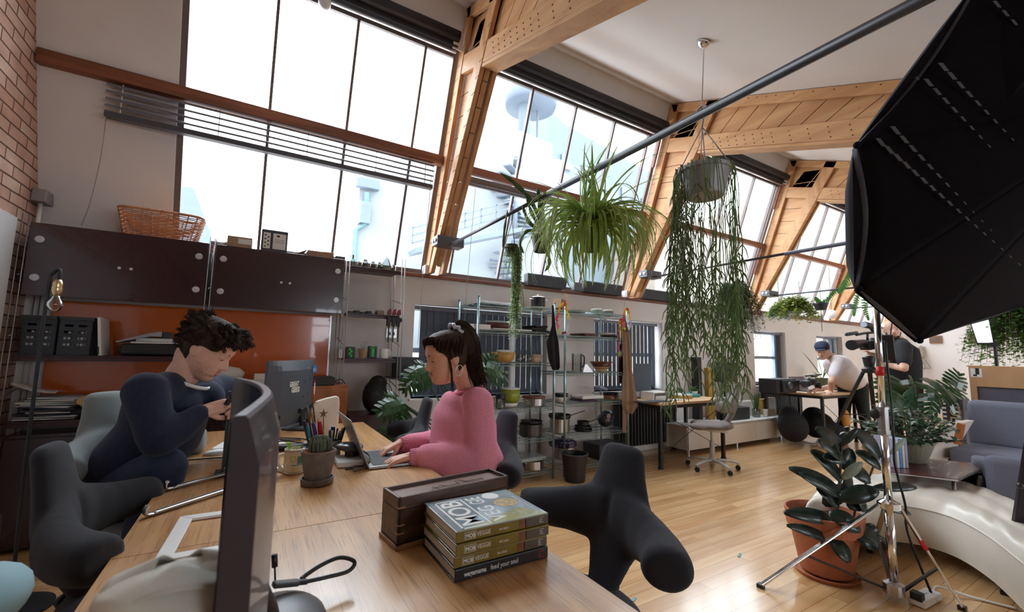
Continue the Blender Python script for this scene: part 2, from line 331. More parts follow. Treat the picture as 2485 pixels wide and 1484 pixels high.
# back wall behind the camera, with wide windows that light the room
mb = MB(); xs = [XL]
for a, b, c, d in BW: xs += [a, b]
xs.append(XR)
for i in range(0, len(xs), 2): mb.bx(xs[i], xs[i+1], YB-0.2, YB, 0, 2.8)
for a, b, c, d in BW: mb.bx(a, b, YB-0.2, YB, 0, c); mb.bx(a, b, YB-0.2, YB, d, 2.8)
struct(mb, 'wall_back', m_plaster)
m_white = mat('white_paint', srgb(235, 235, 233), 0.4, var=0.02)
for k, (a, b, c, d) in enumerate(BW):
    w = struct(MB().bx(a, b, YB-0.12, YB-0.06, c, c+.06).bx(a, b, YB-0.12, YB-0.06, d-.06, d).bx(a, a+0.06, YB-0.12, YB-0.06, c, d).bx(b-0.06, b, YB-0.12, YB-0.06, c, d), 'window_%d' % (20+k), m_white)
    mb = MB(); n = 3 if b-a < 2 else 4
    for i in range(1, n): mb.bx(a+(b-a)*i/n-0.02, a+(b-a)*i/n+0.02, YB-0.11, YB-0.07, c, d)
    for i in (1, 2): z = c+(d-c)*i/3; mb.bx(a, b, YB-0.11, YB-0.07, z-0.02, z+0.02)
    build(mb, 'glazing_bars', m_white, w); build(MB().quad((a, YB-0.09, c), (b, YB-0.09, c), (b, YB-0.09, d), (a, YB-0.09, d)), 'pane', m_glass, w)
# leaning studio glazing: one window per bay
BX = [-0.61]+[t for t in TX]+[XR]
mull = [-0.61+0.575*k for k in range(0, 26)]
for k in range(len(BX)-1):
    a = BX[k]+(0.0 if k == 0 else 0.17); b = BX[k+1]
    if b-a < 0.3: continue
    mb = MB()
    mb.bar(gp(a, 3.985, .04), gp(b, 3.985, .04), 0.05, 0.11, up=(0, -.3, .95)); mb.bar(gp(a, 2.02, .03), gp(b, 2.02, .03), 0.05, 0.05)
    mb.bar(gp(a+.015, 2.0, .03), gp(a+.015, 4.05, .03), 0.03, 0.05, up=(1, 0, 0)); mb.bar(gp(b-.015, 2.0, .03), gp(b-.015, 4.05, .03), 0.03, 0.05, up=(1, 0, 0))
    w = struct(mb, 'window_%d' % (k+1), m_bar)
    mb = MB()
    for x in mull:
        if a+.05 < x < b-.05: mb.bar(gp(x, 2.0, .03), gp(x, 4.0, .03), 0.022, 0.045, up=(0, 1, 0))
    build(mb, 'glazing_bars', m_bar, w)
    if k > 0:
        mb = MB().bx(a, b, gz(3.05)-0.05, gz(3.05)+0.02, 3.0, 3.07)
        mb.bar(gp(b-.05, 2.6, -.02), gp(b-.05, 3.05, -.02), 0.05, 0.03, up=(1, 0, 0)); mb.bar(gp(b-.05, 3.6, -.02), gp(b-.05, 4.05, -.02), 0.04, 0.03, up=(1, 0, 0))
        build(mb, 'transom', m_brownwood, w, bevel=0.004)
    build(MB().quad(gp(a, 2.0, .04), gp(b, 2.0, .04), gp(b, 4.03, .04), gp(a, 4.03, .04)), 'pane', m_glass, w)
# small windows in the lower wall
m_sash = mat('grey_blue_sash_paint', srgb(140, 152, 165), 0.4)
for k, (a, b) in enumerate(OP):
    y = WY2-0.05; mb = MB()
    for (x0, x1, z0, z1) in ((a, a+.05, WZ0, WZ1), (b-.05, b, WZ0, WZ1), (a, b, WZ0, WZ0+.05), (a, b, WZ1-.05, WZ1), (a, b, 1.22, 1.27)): mb.bx(x0, x1, y-.03, y+.03, z0, z1)
    w = struct(mb, 'window_%d' % (10+k), m_sash, bevel=0.003)
    build(MB().quad((a, y, WZ0), (b, y, WZ0), (b, y, WZ1), (a, y, WZ1)), 'pane', m_glass, w)
    build(MB().bx(a-.02, b+.02, YW-.03, y-.03, WZ0-.02, WZ0), 'window_sill', m_white, w, bevel=0.003)
# timber trusses
def truss(x0, k):
    t = thing('roof_truss', None, None, (x0+0.08, 4.03, 2.0), kind='structure')
    th = 0.05
    def chord(name, pts, m):
        mb = MB()
        for xx in (x0, x0+0.12): mb.prism([(xx, y, z) for y, z in pts], (th-0.01, 0, 0))
        return build(mb, name, m, t, bevel=0.004)
    oy = lambda z: gz(z)-0.005
    chord('outer_chord', [(oy(2.0), 2.0), (oy(4.33), 4.33), (oy(4.33)-.115, 4.28), (oy(2.0)-.10, 2.0)], m_timber_z)
    ba, bb = (3.94, 2.0), (2.95, 3.59)
    d = V((bb[0]-ba[0], bb[1]-ba[1])).normalized()
    top = (2.66, 4.065)
    chord('inner_chord', [(3.94, 2.0), (2.95, 3.59), (2.66, 4.065), (2.80, 4.12), (3.085, 3.66), (4.02, 2.0)], m_timber_z)
    # rafter chords
    ye = -0.5
    tz = lambda y: 4.335-0.4182*(3.30-y); lz = lambda y: 3.56-0.340*(2.87-y)
    chord('top_chord', [(3.29, tz(3.29)), (3.26, tz(3.26)-.105), (ye, tz(ye)-.105), (ye, tz(ye))], m_timber)
    mb = MB()
    for xx in (x0+0.006, x0+0.124): mb.prism([(xx, y, z) for y, z in [(oy(3.93)-.09, lz(3.38)+.175), (ye, lz(ye)+.17), (ye, lz(ye)), (oy(3.74)-.09, lz(3.45))]], (th-0.014, 0, 0))
    build(mb, 'bottom_chord', m_timber, t, bevel=0.004)
    mb = MB(); mb.bar((x0+.08, 2.95, lz(2.95)-.012), (x0+.08, ye, lz(ye)-.012), 0.15, 0.03)
    build(mb, 'soffit_board', m_timber, t, bevel=0.003)
    # boarded web: separate slanting boards with dark joints
    xc = x0+0.055; mb = MB(); s = 0.20; y = 3.2
    while y > ye:
        a, b = y-.004, y-s+.006; sl = 0.28
        f = lambda yy: (yy+sl*0.5, lz(yy+sl*0.5)+.15); g = lambda yy: (yy-sl*0.5, tz(yy-sl*0.5)-.09)
        mb.prism([(xc, *p) for p in (f(a), g(a), g(b), f(b))], (0.05, 0, 0)); y -= s
    z = 2.15
    while z < 4.0:
        sl = .10
        i = lambda zz: (3.96-0.6226*(zz-2.0), zz); o = lambda zz: (oy(zz)-.03, zz)
        mb.prism([(xc, *p) for p in (i(z-.09+.004), i(min(4.0, z+.09)-.004), o(z+.09+sl-.004), o(z-.09+sl+.004))], (0.045, 0, 0)); z += .18
    mb.prism([(xc+.006, oy(3.72)-.03, 3.72), (xc+.006, 3.30, 4.24), (xc+.006, 2.74, 4.01), (xc+.006, 2.93, 3.66)], (.034, 0, 0))
    build(mb, 'web_boards', m_timber, t)
    # nail heads in rows
    mb = MB(); y = 2.75
    while y > -0.3:
        for q in range(3): mb.lathe([(0.006, 0), (0.006, 0.003)], (x0+.006, y+q*.008, lz(y)+.035+q*.05), 6, MX.Rotation(-pi/2, 3, 'Y'))
        mb.lathe([(0.006, 0), (0.006, 0.003)], (x0, y-.05, tz(y)-.05), 6, MX.Rotation(-pi/2, 3, 'Y')); y -= .16 if y < 2.2 else .09
    z = 2.3
    while z < 3.9:
        for q in range(3):
            mb.lathe([(0.004, 0), (0.004, 0.003)], (x0, oy(z)-.03-q*.02, z), 6, MX.Rotation(-pi/2, 3, 'Y')); mb.lathe([(0.004, 0), (0.004, 0.003)], (x0, 4.0-.05-.6226*(z-2.0)+.0+q*.02, z), 6, MX.Rotation(-pi/2, 3, 'Y'))
        z += .11
    build(mb, 'nail_heads', mat('dark_iron', (0.03, 0.02, 0.015), 0.6), t)
    build(MB().bx(x0-.03, x0+.02, 4.02, 4.12, 2.0, 2.09), 'foot_block', m_plaster, t, bevel=0.004)
    return t
for k, x in enumerate(TX): truss(x, k)
# ---------------------------------------------------------------- seen through the glass: blinds, rods, the buildings outside
m_slat = mat('grey_blind_slat', (0.16, 0.16, 0.19), 0.35)
def roller(name, x0, x1, label, z=4.07, r=0.05, dz=0.0):
    t = thing(name, label, 'blind', gp((x0+x1)/2, z, -.08), group='roller blinds at the top of the studio glazing')
    build(MB().cyl(gp(x0, z, -.08), gp(x1, z, -.08), r, n=16), 'roller_tube', m_blackcloth, t, smooth=True)
    mb = MB(); mb.bar(gp(x0, z-.07, -.06), gp(x1, z-.07, -.06), 0.05, 0.05); build(mb, 'hanging_cloth', m_blackcloth, t)
    build(MB().bar(gp(x0, z-.115, -.06), gp(x1, z-.115, -.06), 0.02, 0.025), 'bottom_bar', m_alu, t, bevel=.003)
    mb = MB(); mb.bar(gp(x1, z+.04, -.08), gp(x1, z-.1, -.08), 0.012, 0.09, up=(1, 0, 0)); build(mb, 'end_bracket', m_plaster, t)
    return t
for k, (a, b, l) in enumerate([(-0.55, 1.37, 'black roller blind above the first glazing bay, nearest the brick wall'), (1.66, 4.14, 'black roller blind above the glazing between first and second truss'), (4.4, 6.92, 'black roller blind over the glazing behind the grey hanging pot'), (7.2, 9.7, 'black roller blind between third and fourth truss, beside the softbox')]):
    roller('roller_blind', a, b, l)
# slatted blind pulled up under the cross timber
t = thing('venetian_blind', 'dark slatted venetian blind pulled up under the cross timber', 'blind', (0.2, 3.75, 2.98))
mb = MB(); x0, x1 = -0.98, 1.33
for k in range(4): mb.box(((x0+x1)/2, 3.735+k*.006, 2.985-k*.047), (x1-x0, .055, .014), MX.Rotation(R_(28), 3, 'X'))
build(mb, 'slats', m_slat, t)
build(MB().bx(x0, x1, 3.73, 3.79, 2.76, 2.80), 'bottom_rail', mat('dark_rail', (0.07, 0.07, 0.085), 0.4), t, bevel=.004)
for x in (-.9, -.35, .25, .8, 1.25): build(MB().tube([(x, 3.73, 3.0), (x, 3.74, 2.78)], .0035, 5), 'ladder_cord', m_white, t)
build(MB().tube(bez([(-.97, 3.75, 2.8), (-.98, 3.79, 2.5), (-1.02, 3.86, 2.2), (-1.06, 3.9, 2.03)], 6), .003, 5), 'pull_cord', mat('cord_tan', (.35, .3, .25), .8), t)
t = thing('roller_blind', 'grey rolled blind under the transom behind the hanging plants', 'blind', (2.9, 3.75, 2.95))
build(MB().cyl((1.66, 3.755, 2.95), (4.0, 3.755, 2.95), .032, n=14), 'roller_tube', mat('grey_blind_cloth', (.2, .18, .19), .6), t, smooth=True)
build(MB().bx(1.66, 4.0, 3.74, 3.76, 2.885, 2.91), 'bottom_bar', m_slat, t)
# pull cords hanging over the wall
m_cord = mat('pale_cord', (.45, .42, .4), .8)
for i, (px, py, yb, l) in enumerate([(1030, 560, 1.3, 'pale blind cord hanging by the first truss foot'), (1133, 700, 1.3, 'pale blind cord hanging over the wall left of the wire racks'), (1516, 735, 1.3, 'pale blind cord hanging above the right wire rack')]):
    p = ony(px, py, 3.93); one(MB().tube([(p.x, 3.8, 2.9), (p.x, 3.93, 1.9), (p.x, 3.98, yb)], .0025, 5), 'blind_cord', m_cord, l, 'cord')
# tie rods on brackets
m_rod = mat('dark_tie_rod', srgb(64, 64, 72), 0.35)
for k, x in enumerate((1.5, 4.27, 7.05, 9.83)):
    who = ('first', 'second', 'third', 'fourth')[k]
    t = thing('tie_rod', 'long dark grey steel tie rod bolted to the %s truss' % who, 'rod', (x, 3.6, 2.2))
    build(MB().cyl((x, 3.72, 2.23), (x, 2.1, 2.23), .013, n=12).cyl((x, 2.1, 2.23), (x, YB, 2.21), .0185, n=12), 'rod', m_rod, t, smooth=True)
    build(MB().bx(x-.13, x+.14, 3.66, 3.80, 2.22, 2.31), 'bracket', m_greymetal, t, bevel=.006)
    for dy in (3.70, 3.76): build(MB().lathe([(.016, 0), (.016, .012), (.008, .014)], (x-.13, dy, 2.265), 10, MX.Rotation(-pi/2, 3, 'Y')), 'bolt', m_alu, t)
# black planters on the window sill
for (a, b, l) in [(1275, 1372, 'black trough planter on the sill behind the left wire rack'), (1412, 1505, 'black trough planter on the sill above the right wire rack'), (1561, 1640, 'black trough planter on the sill right of the second truss'), (1470, 1490, '')]:
    if not l: continue
    p = ony(a, 690, 4.02); q = ony(b, 700, 4.02); x0, x1 = p.x, q.x
    mb = MB().prism([(x0+.02, 3.99, 2.002), (x1-.02, 3.99, 2.002), (x1, 3.97, 2.13), (x0, 3.97, 2.13)], (0, .09, 0))
    t = thing('window_planter', l, 'planter', ((x0+x1)/2, 4.03, 2.0), group='black troughs on the high sill'); build(mb, 'trough', m_black, t, bevel=.004)
    build(MB().bx(x0+.01, x1-.01, 3.985, 4.05, 2.131, 2.137), 'soil', mat('dark_soil', (.03, .02, .015), .95), t)
one(MB().bx(*(lambda a, b: (a.x, b.x))(ony(1391, 690, 4.0), ony(1410, 690, 4.0)), 3.98, 4.04, 2.002, 2.10), 'grey_box', m_greymetal, 'small grey box on the sill between the two black troughs', 'box', bevel=.003)
# --- buildings outside
m_bw = mat('pale_render', (.165, .185, .20), .9, var=.05, scale=.6); m_bb = mat('pale_blue_cladding', (.095, .12, .14), .8, var=.06, scale=.4)
m_bg = mat('grey_cladding', (.085, .108, .138), .7, var=.06, scale=.3); m_brk = mat('pale_yellow_brick', (.20, .17, .14), .9, var=.12, scale=3)
m_win = mat('far_window', (.07, .095, .115), .2); m_teal = mat('teal_edge', (.07, .15, .165), .6)
Y0 = 12.0
def far(px, py, y=Y0): p = ony(px, py, y); return p
t = thing('building', 'white rendered building with a teal downpipe outside the first bay', 'building', far(960, 600))
a = far(872, 470); b = far(1180, 470); zb = -3
build(MB().prism([(a.x, Y0, zb), (b.x+3.2, Y0, zb), (b.x+3.2, Y0, far(1180, 330).z), (far(1075, 340).x, Y0, far(1075, 340).z), (a.x, Y0, far(880, 430).z)], (0, .9, 0)), 'wall', m_bw, t)
mb = MB(); p = far(885, 540); mb.tube([(p.x-.25, Y0-.1, -3), (p.x-.25, Y0-.1, far(865, 560).z), (p.x, Y0-.1, far(888, 545).z), (p.x, Y0-.1, far(888, 470).z)], .07, 8); build(mb, 'downpipe', m_teal, t)
q = far(882, 520); build(MB().box((q.x, Y0-.15, q.z), (.28, .2, .6)), 'meter_box', m_win, t); q = far(885, 450); build(MB().box((q.x+.05, Y0-.15, q.z), (.6, .2, .25)), 'gutter', m_bg, t)
# big stepped block behind the second bay with round tank and stair
t = thing('building', 'tall pale blue stepped building with windows and a round tower outside', 'building', (9, 16, -3))
def poly(pts, y, d, m, name, par=t): return build(MB().prism([far(px, py, y) for px, py in pts], (0, d, 0)), name, m, par)
poly([(1150, 1000), (1150, 300), (1215, 270), (1225, 300), (1340, 350), (1360, 1000)], 13, 3, m_bw, 'stair_wing')
poly([(1340, 1000), (1330, 262), (1370, 300), (1588, 425), (1588, 1000)], 17, 4, m_bb, 'main_block')
mb = MB()
for i in range(5):
    a = far(1372+i*48, 395+i*26, 17); mb.box((a.x, 16.95, a.z), (.62, .1, .75)); a = far(1360+i*48, 480+i*22, 17); mb.box((a.x, 16.95, a.z), (.62, .1, .6))
build(mb, 'window_row', m_win, t)
c = far(1288, 245, 14); build(MB().lathe([(0.1, -.35), (1.05, -.3), (1.12, 0), (1.05, .3), (.1, .35)], (c.x, 14, c.z), 24), 'water_tank', m_bg, t, smooth=True)
mb = MB().cyl((c.x-.3, 14, c.z-.2), (c.x-.3, 14, c.z-3), .25, n=10).cyl((c.x+.35, 14, c.z-.2), (c.x+.35, 14, c.z-3), .05, n=6); build(mb, 'tank_support', m_bb, t)
mb = MB(); c = far(1250, 560, 11.5)
for i in range(26):
    an = i*.42; mb.box((c.x+.45*cos(an), 11.5+.45*sin(an), c.z-2.2+i*.17), (.7, .25, .05), MX.Rotation(an, 3, 'Z'))
mb.cyl((c.x, 11.5, -3), (c.x, 11.5, c.z+2.5), .07, n=8); build(mb, 'spiral_stair', m_bg, t)
mb = MB()
for zz in (0, .35, .7): mb.bar(far(1000, 590, 11)+V((0, 0, zz*.6)), far(1240, 520, 11)+V((0, 0, zz*.6)), .03, .03)
mb.bar(far(1000, 612, 11), far(1260, 560, 11), .6, .12)
for i in range(7): p = far(1000, 590, 11).lerp(far(1240, 520, 11), i/6); mb.bar(p, p+V((0, 0, .45)), .03, .03, up=(1, 0, 0))
build(mb, 'walkway', m_bb, t)
t = thing('building', 'pale yellow brick building outside the third and fourth bays', 'building', (24, 16, -3))
poly([(1590, 1000), (1590, 560), (1740, 520), (1985, 470), (2200, 430), (2200, 1000)], 14, 2.8, m_brk, 'wall', t)
mb = MB()
for i in range(5): a = far(1850+i*50, 690+i*8, 14); mb.box((a.x, 13.98, a.z), (1.2, .08, 1.2))
build(mb, 'window_row', mat('far_window_light', (.13, .14, .14), .3), t)
t = thing('building', 'pale grey gable roof outside, seen above the wicker basket', 'building', far(460, 540, 30))
poly([(380, 900), (425, 450), (470, 455), (510, 560), (520, 900)], 30, 3, m_bg, 'gable', t)
# low wall of the yard outside the small windows
one(MB().bx(-6, 30, 10.5, 10.8, -3, 1.3), 'yard_wall', m_brk, 'low pale brick yard wall outside the small windows', 'wall')
# ---------------------------------------------------------------- wall shelving on the left
m_maroon = mat('dark_maroon_lacquer', (.030, .008, .014), .22, coat=.6, var=.05)
m_maroon2 = mat('maroon_shelf_metal', (.045, .012, .018), .35)
m_orange = mat('orange_acrylic', (.62, .115, .012), .16, coat=.6, var=.04)
m_knob = mat('satin_knob', (.55, .55, .58), .35, .3)
m_wire = mat('steel_wire', (.36, .34, .35), .35, .9)
# partition: pale board against the brick
one(MB().bx(XL+.005, -1.285, 1.0, 3.70, 0.001, 1.99), 'screen_panel', mat('off_white_panel', srgb(214, 214, 216), .5, var=.02), 'tall off-white panel standing against the brick wall at the far left', 'panel', bevel=.005)
UP = [-1.265, -0.318, 0.62, 1.09]
for i, x in enumerate(UP):
    wh = ['at the left end of the shelving, beside the off-white panel', 'between the two dark maroon cabinets', 'at the right end of the dark cabinets', 'at the right end of the shelving, by the red clamps'][i]
    t = thing('shelf_ladder', 'thin steel wire ladder upright '+wh, 'upright', (x, 3.9, 0), group='wire uprights of the wall shelving')
    zt = 2.03 if i != 3 else 2.05
    mb = MB()
    for yy in (3.735, 4.05):
        for dx in (-.014, .014): mb.cyl((x+dx, yy, 0.001), (x+dx, yy, zt), .0034, n=6)
    for z in [0.2+.37*k for k in range(5)]: mb.cyl((x, 3.735, z-.03), (x, 4.05, z+.03), .004, n=6)
    build(mb, 'wires', m_wire, t, smooth=True)
def cabinet(x0, x1, lab):
    t = thing('wall_cabinet', lab, 'cabinet', ((x0+x1)/2, 3.9, 1.54), group='dark maroon wall cabinets')
    build(MB().bx(x0, x1, 3.77, 4.05, 1.545, 1.565).bx(x0, x1, 3.77, 4.05, 1.945, 1.965).bx(x0, x0+.02, 3.77, 4.05, 1.565, 1.945).bx(x1-.02, x1, 3.77, 4.05, 1.565, 1.945).bx(x0, x1, 4.03, 4.05, 1.56, 1.95), 'body', m_maroon, t, bevel=.002)
    d = build(MB().bx(x0+.004, x1-.004, 3.745, 3.765, 1.53, 1.985), 'door', m_maroon, t, bevel=.003)
    for kx in (x0+.055, x1-.055):
        for kz in (1.64, 1.88): build(MB().lathe([(.022, 0), (.022, .008), (.018, .011), (0, .011)], (kx, 3.745, kz), 20, MX.Rotation(pi/2, 3, 'X')), 'hinge_disc', m_knob, d, smooth=False)
    for kx in (x0+.44, x0+.50): build(MB().lathe([(.009, 0), (.009, .006), (0, .006)], (kx, 3.745, 1.745), 12, MX.Rotation(pi/2, 3, 'X')), 'screw_cap', m_knob, d)
    return t
cabinet(-1.25, -.335, 'dark glossy maroon wall cabinet next to the brick wall, under the basket')
cabinet(-.30, .60, 'dark glossy maroon wall cabinet on the right, under the boxes')
def shelf(x0, x1, z, lab, m=m_maroon2, y0=3.76, lip=.035):
    mb = MB().bx(x0, x1, y0, 4.05, z-.012, z).bx(x0, x1, y0, y0+.012, z-lip, z-.012)
    return one(mb, 'shelf', m, lab, 'shelf', bevel=.002)
shelf(.635, 1.075, 1.945, 'dark maroon top shelf carrying the glass jars'); shelf(.635, 1.075, 1.545, 'dark maroon shelf right of the cabinets with the red clamps')
shelf(.635, 1.075, 1.165, 'maroon shelf carrying the mug and black and green boxes'); shelf(-1.25, -.335, 1.165, 'maroon shelf carrying the black crates')
shelf(-1.25, -.335, .765, 'low maroon shelf carrying the pile of papers'); shelf(-.30, .40, .945, 'dark low shelf behind the monitor with white boxes')
# orange panels with clips
for x0, x1, l in ((-1.19, -.335, 'glossy orange back panel behind the black crates'), (-.30, .56, 'glossy orange back panel behind the seated man and monitor')):
    t = thing('back_panel', l, 'panel', ((x0+x1)/2, 4.06, .9), group='orange acrylic back panels')
    build(MB().bx(x0, x1, 4.052, 4.064, .95 if x0 > -1 else .78, 1.53), 'sheet', m_orange, t, bevel=.002)
    build(MB().bx(x1-.008, x1+.004, 4.046, 4.07, .95, 1.53), 'edge_strip', m_alu, t)
# lower cupboard run
t = thing('low_cupboard', 'dark maroon low cupboard standing below the paper shelf', 'cupboard', (-.8, 3.9, 0))
build(MB().bx(-1.25, -.335, 3.80, 4.05, .02, .68), 'body', m_maroon, t, bevel=.003); build(MB().bx(-1.245, -.34, 3.775, 3.795, .05, .66), 'door', m_maroon, t, bevel=.003)
t = thing('low_cupboard', 'dark low cupboard under the shelf with white boxes', 'cupboard', (.05, 3.9, 0))
build(MB().bx(-.30, .36, 3.80, 4.05, .02, .88), 'body', m_maroon, t, bevel=.003); build(MB().bx(-.295, .355, 3.775, 3.795, .05, .86), 'door', m_maroon, t, bevel=.003)
m_oak = wood('oak_veneer', srgb(186, 116, 66), srgb(150, 86, 46), 2, .6, .4)
t = thing('wooden_cabinet', 'orange-brown veneered cabinet with the black amplifier on top', 'cabinet', (.53, 3.75, 0))
build(MB().bx(.40, .66, 3.62, 4.04, .001, .955), 'body', m_oak, t, bevel=.003); build(MB().bx(.41, .65, 3.602, 3.618, .03, .93), 'door', m_oak, t, bevel=.002)
t = thing('amplifier', 'flat black box with curled lead on the wooden cabinet', 'device', (.5, 3.7, .957)); build(MB().bx(.37, .56, 3.63, 3.85, .957, 1.02), 'body', m_black, t, bevel=.006)
build(MB().tube(bez([(.56, 3.7, .98), (.61, 3.68, 1.0), (.645, 3.67, .965)], 8), .004, 6), 'lead', m_black, t)
# things on the cabinets
m_wick = mat('wicker', srgb(186, 128, 88), .45, var=.35, scale=60, coat=.2)
def basket():
    t = thing('wicker_basket', 'long woven wicker basket on top of the left cabinet', 'basket', (-.62, 3.87, 1.99))
    x0, x1, z0, z1 = -.86, -.40, 1.99, 2.165
    def loop(f, k=64):   # rounded rectangle at height fraction f
        hx = (x1-x0)/2*(.86+.17*f); hy = .11*(.85+.2*f); c = V(((x0+x1)/2, 3.87, z0+(z1-z0)*f)); out = []
        for i in range(k):
            a = 2*pi*i/k; s, cc = sin(a), cos(a); p = 5; r = (abs(cc)**p+abs(s)**p)**(-1/p); out.append(c+V((hx*cc*r, hy*s*r, 0)))
        return out
    mb = MB()
    for j in range(15):
        f = j/14; L = loop(f)
        for i in range(len(L)): L[i] = L[i] + (L[i]-V(((x0+x1)/2, 3.87, L[i].z))).normalized()*(.004 if (i//2+j) % 2 else -.004)
        mb.tube(L, .0058, 5, close=True, flat=.7)
    build(mb, 'weave', m_wick, t, smooth=True)
    mb = MB(); A = loop(0); B = loop(1)
    for i in range(0, 64, 2): mb.tube([A[i], B[i]], .004, 5)
    build(mb, 'stakes', m_wick, t); L = loop(1.04)
    build(MB().tube(L, .009, 6, close=True), 'rim', m_wick, t, smooth=True); L = loop(0); build(MB().add(L, [tuple(range(64))]), 'bottom', m_wick, t)
basket()
m_card = mat('brown_cardboard', srgb(168, 136, 110), .8, var=.06); m_paper = mat('white_paper', srgb(226, 224, 220), .7, var=.03)
p = ony(615, 590, 3.80); t = thing('cardboard_box', 'brown cardboard box with a white label, left of the dark frame box', 'box', (p.x-.07, 3.85, 1.99))
a = ony(550, 595, 3.8).x; b = ony(611, 600, 3.8).x
build(MB().bx(a, b, 3.80, 3.92, 1.987, 2.075), 'carton', m_card, t, bevel=.002); build(MB().bx(a+.07, b-.005, 3.7985, 3.80, 2.02, 2.06), 'label_sheet', m_paper, t)
t = thing('dark_box', 'dark grey box with two white printed cards standing on the right cabinet', 'box', (.0, 3.84, 1.99))
a = ony(633, 590, 3.79).x; b = ony(697, 600, 3.79).x
build(MB().bx(a, b, 3.79, 3.92, 1.987, 2.16), 'carton', mat('slate_card', (.05, .05, .065), .6), t, bevel=.002)
build(MB().bx(a+.014, a+.062, 3.7885, 3.79, 2.01, 2.135), 'card', m_paper, t); build(MB().bx(a+.08, b-.012, 3.7885, 3.79, 2.01, 2.135), 'card', m_paper, t)
mb = MB()
for k in range(7): mb.bx(a+.022+(k % 2)*.02, a+.034+(k % 2)*.02, 3.7878, 3.7884, 2.02+k*.015, 2.03+k*.015)
mb.ell((a+.115, 3.788, 2.115), (.012, .0008, .008)); [mb.bx(a+.09, b-.022, 3.7878, 3.7884, 2.085-.012*q, 2.087-.012*q) for q in range(3)]
build(mb, 'print', m_black, t)
a = ony(712, 610, 3.82).x; b = ony(810, 625, 3.82).x; xm = ony(746, 615, 3.82).x
t = thing('cardboard_box', 'open pale cardboard tray box at the right end of the cabinet top', 'box', ((a+b)/2, 3.88, 1.99))
build(MB().bx(xm, b, 3.82, 3.98, 1.987, 2.045), 'carton', m_card, t, bevel=.002); build(MB().prism([(xm, 3.82, 2.045), (xm-.01, 3.98, 2.045), (a, 3.99, 2.0), (a+.01, 3.84, 2.0)], (0, 0, .003)), 'flap', mat('pale_cardboard', srgb(206, 180, 152), .8), t)
build(MB().bx(b-.08, b+.0, 3.84, 3.9, 2.046, 2.052), 'tape', m_paper, t)
a = ony(512, 585, 3.85).x; mb = MB().cyl((a, 3.84, 2.01), (a+.11, 3.84, 2.015), .016, n=10).cyl((a+.03, 3.84, 2.02), (a+.03, 3.84, 2.045), .007, n=8)
one(mb, 'camera_mount', m_alu, 'small metal camera mount lying between basket and cardboard box', 'mount', smooth=True)
a = ony(823, 630, 3.84).x; one(MB().bx(a-.03, a+.05, 3.84, 3.9, 1.99, 2.03), 'small_box', m_greymetal, 'small grey box at the end of the cabinet, left of the jars', 'box', bevel=.003)
a = ony(640, 600, 3.95).x; one(MB().grid(lambda u, v: V((a+.0+.62*u, 3.99+.004*sin(u*260), 1.99+.06*v)), 120, 2), 'corrugated_strip', mat('ribbed_plastic', (.35, .36, .4), .5), 'low ribbed grey strip standing behind the boxes on the cabinet', 'strip', solid=.004)
# jars
m_jar = glass('jar_glass', (.72, .77, .74), .5); m_cork = mat('cork', (.28, .18, .1), .8); m_spice = mat('spice', (.17, .15, .10), .9)
JX = [(856, 'corked', .022, .075, 'small square corked bottle, leftmost of the bottles on the top shelf'), (871, 'tiny', .015, .05, 'tiny clear bottle between the corked bottle and the brown jars'), (886, 'jar', .027, .07, 'wide clip-top spice jar, third from the left on the top shelf'), (905, 'jar', .021, .062, 'brown spice jar just right of the clip-top jar'), (921, 'jar', .021, .062, 'small spice jar left of the big glass demijohn'), (955, 'jar', .019, .058, 'last small jar at the right end of the top shelf')]
for px, kd, r, hgt, lab in JX:
    c = ony(px, 640, 3.84); o = (c.x, 3.84, 1.9455); t = thing('glass_jar' if kd == 'jar' else 'glass_bottle', lab, 'jar' if kd == 'jar' else 'bottle', o, group='jars and bottles on the top shelf')
    build(MB().lathe([(r*.9, 0), (r, .006), (r, hgt*.75), (r*.75, hgt*.88), (r*.7, hgt)], o, 16), 'glass_body', m_jar, t, smooth=True)
    build(MB().lathe([(r*.72, 0), (r*.72, hgt*.12), (0, hgt*.13)], (o[0], o[1], o[2]+hgt), 14) if kd != 'corked' else MB().cyl((o[0], o[1], o[2]+hgt), (o[0], o[1], o[2]+hgt+.035), .008), 'stopper', m_cork if kd == 'corked' else m_alu, t)
    if kd == 'jar': build(MB().lathe([(r*.8, .004), (r*.85, hgt*.6), (0, hgt*.6)], o, 14), 'spices', m_spice, t)
o = (ony(937, 640, 3.84).x, 3.84, 1.9455); t = thing('demijohn', 'large angular clear glass flask among the small jars on top shelf', 'flask', o)
build(MB().lathe([(.04, 0), (.044, .01), (.043, .055), (.03, .085), (.024, .125)], o, 18), 'glass_body', m_jar, t, smooth=True); build(MB().lathe([(.036, .004), (.038, .035), (0, .035)], o, 16), 'liquid', mat('cloudy_yellow', (.5, .5, .35), .3), t)
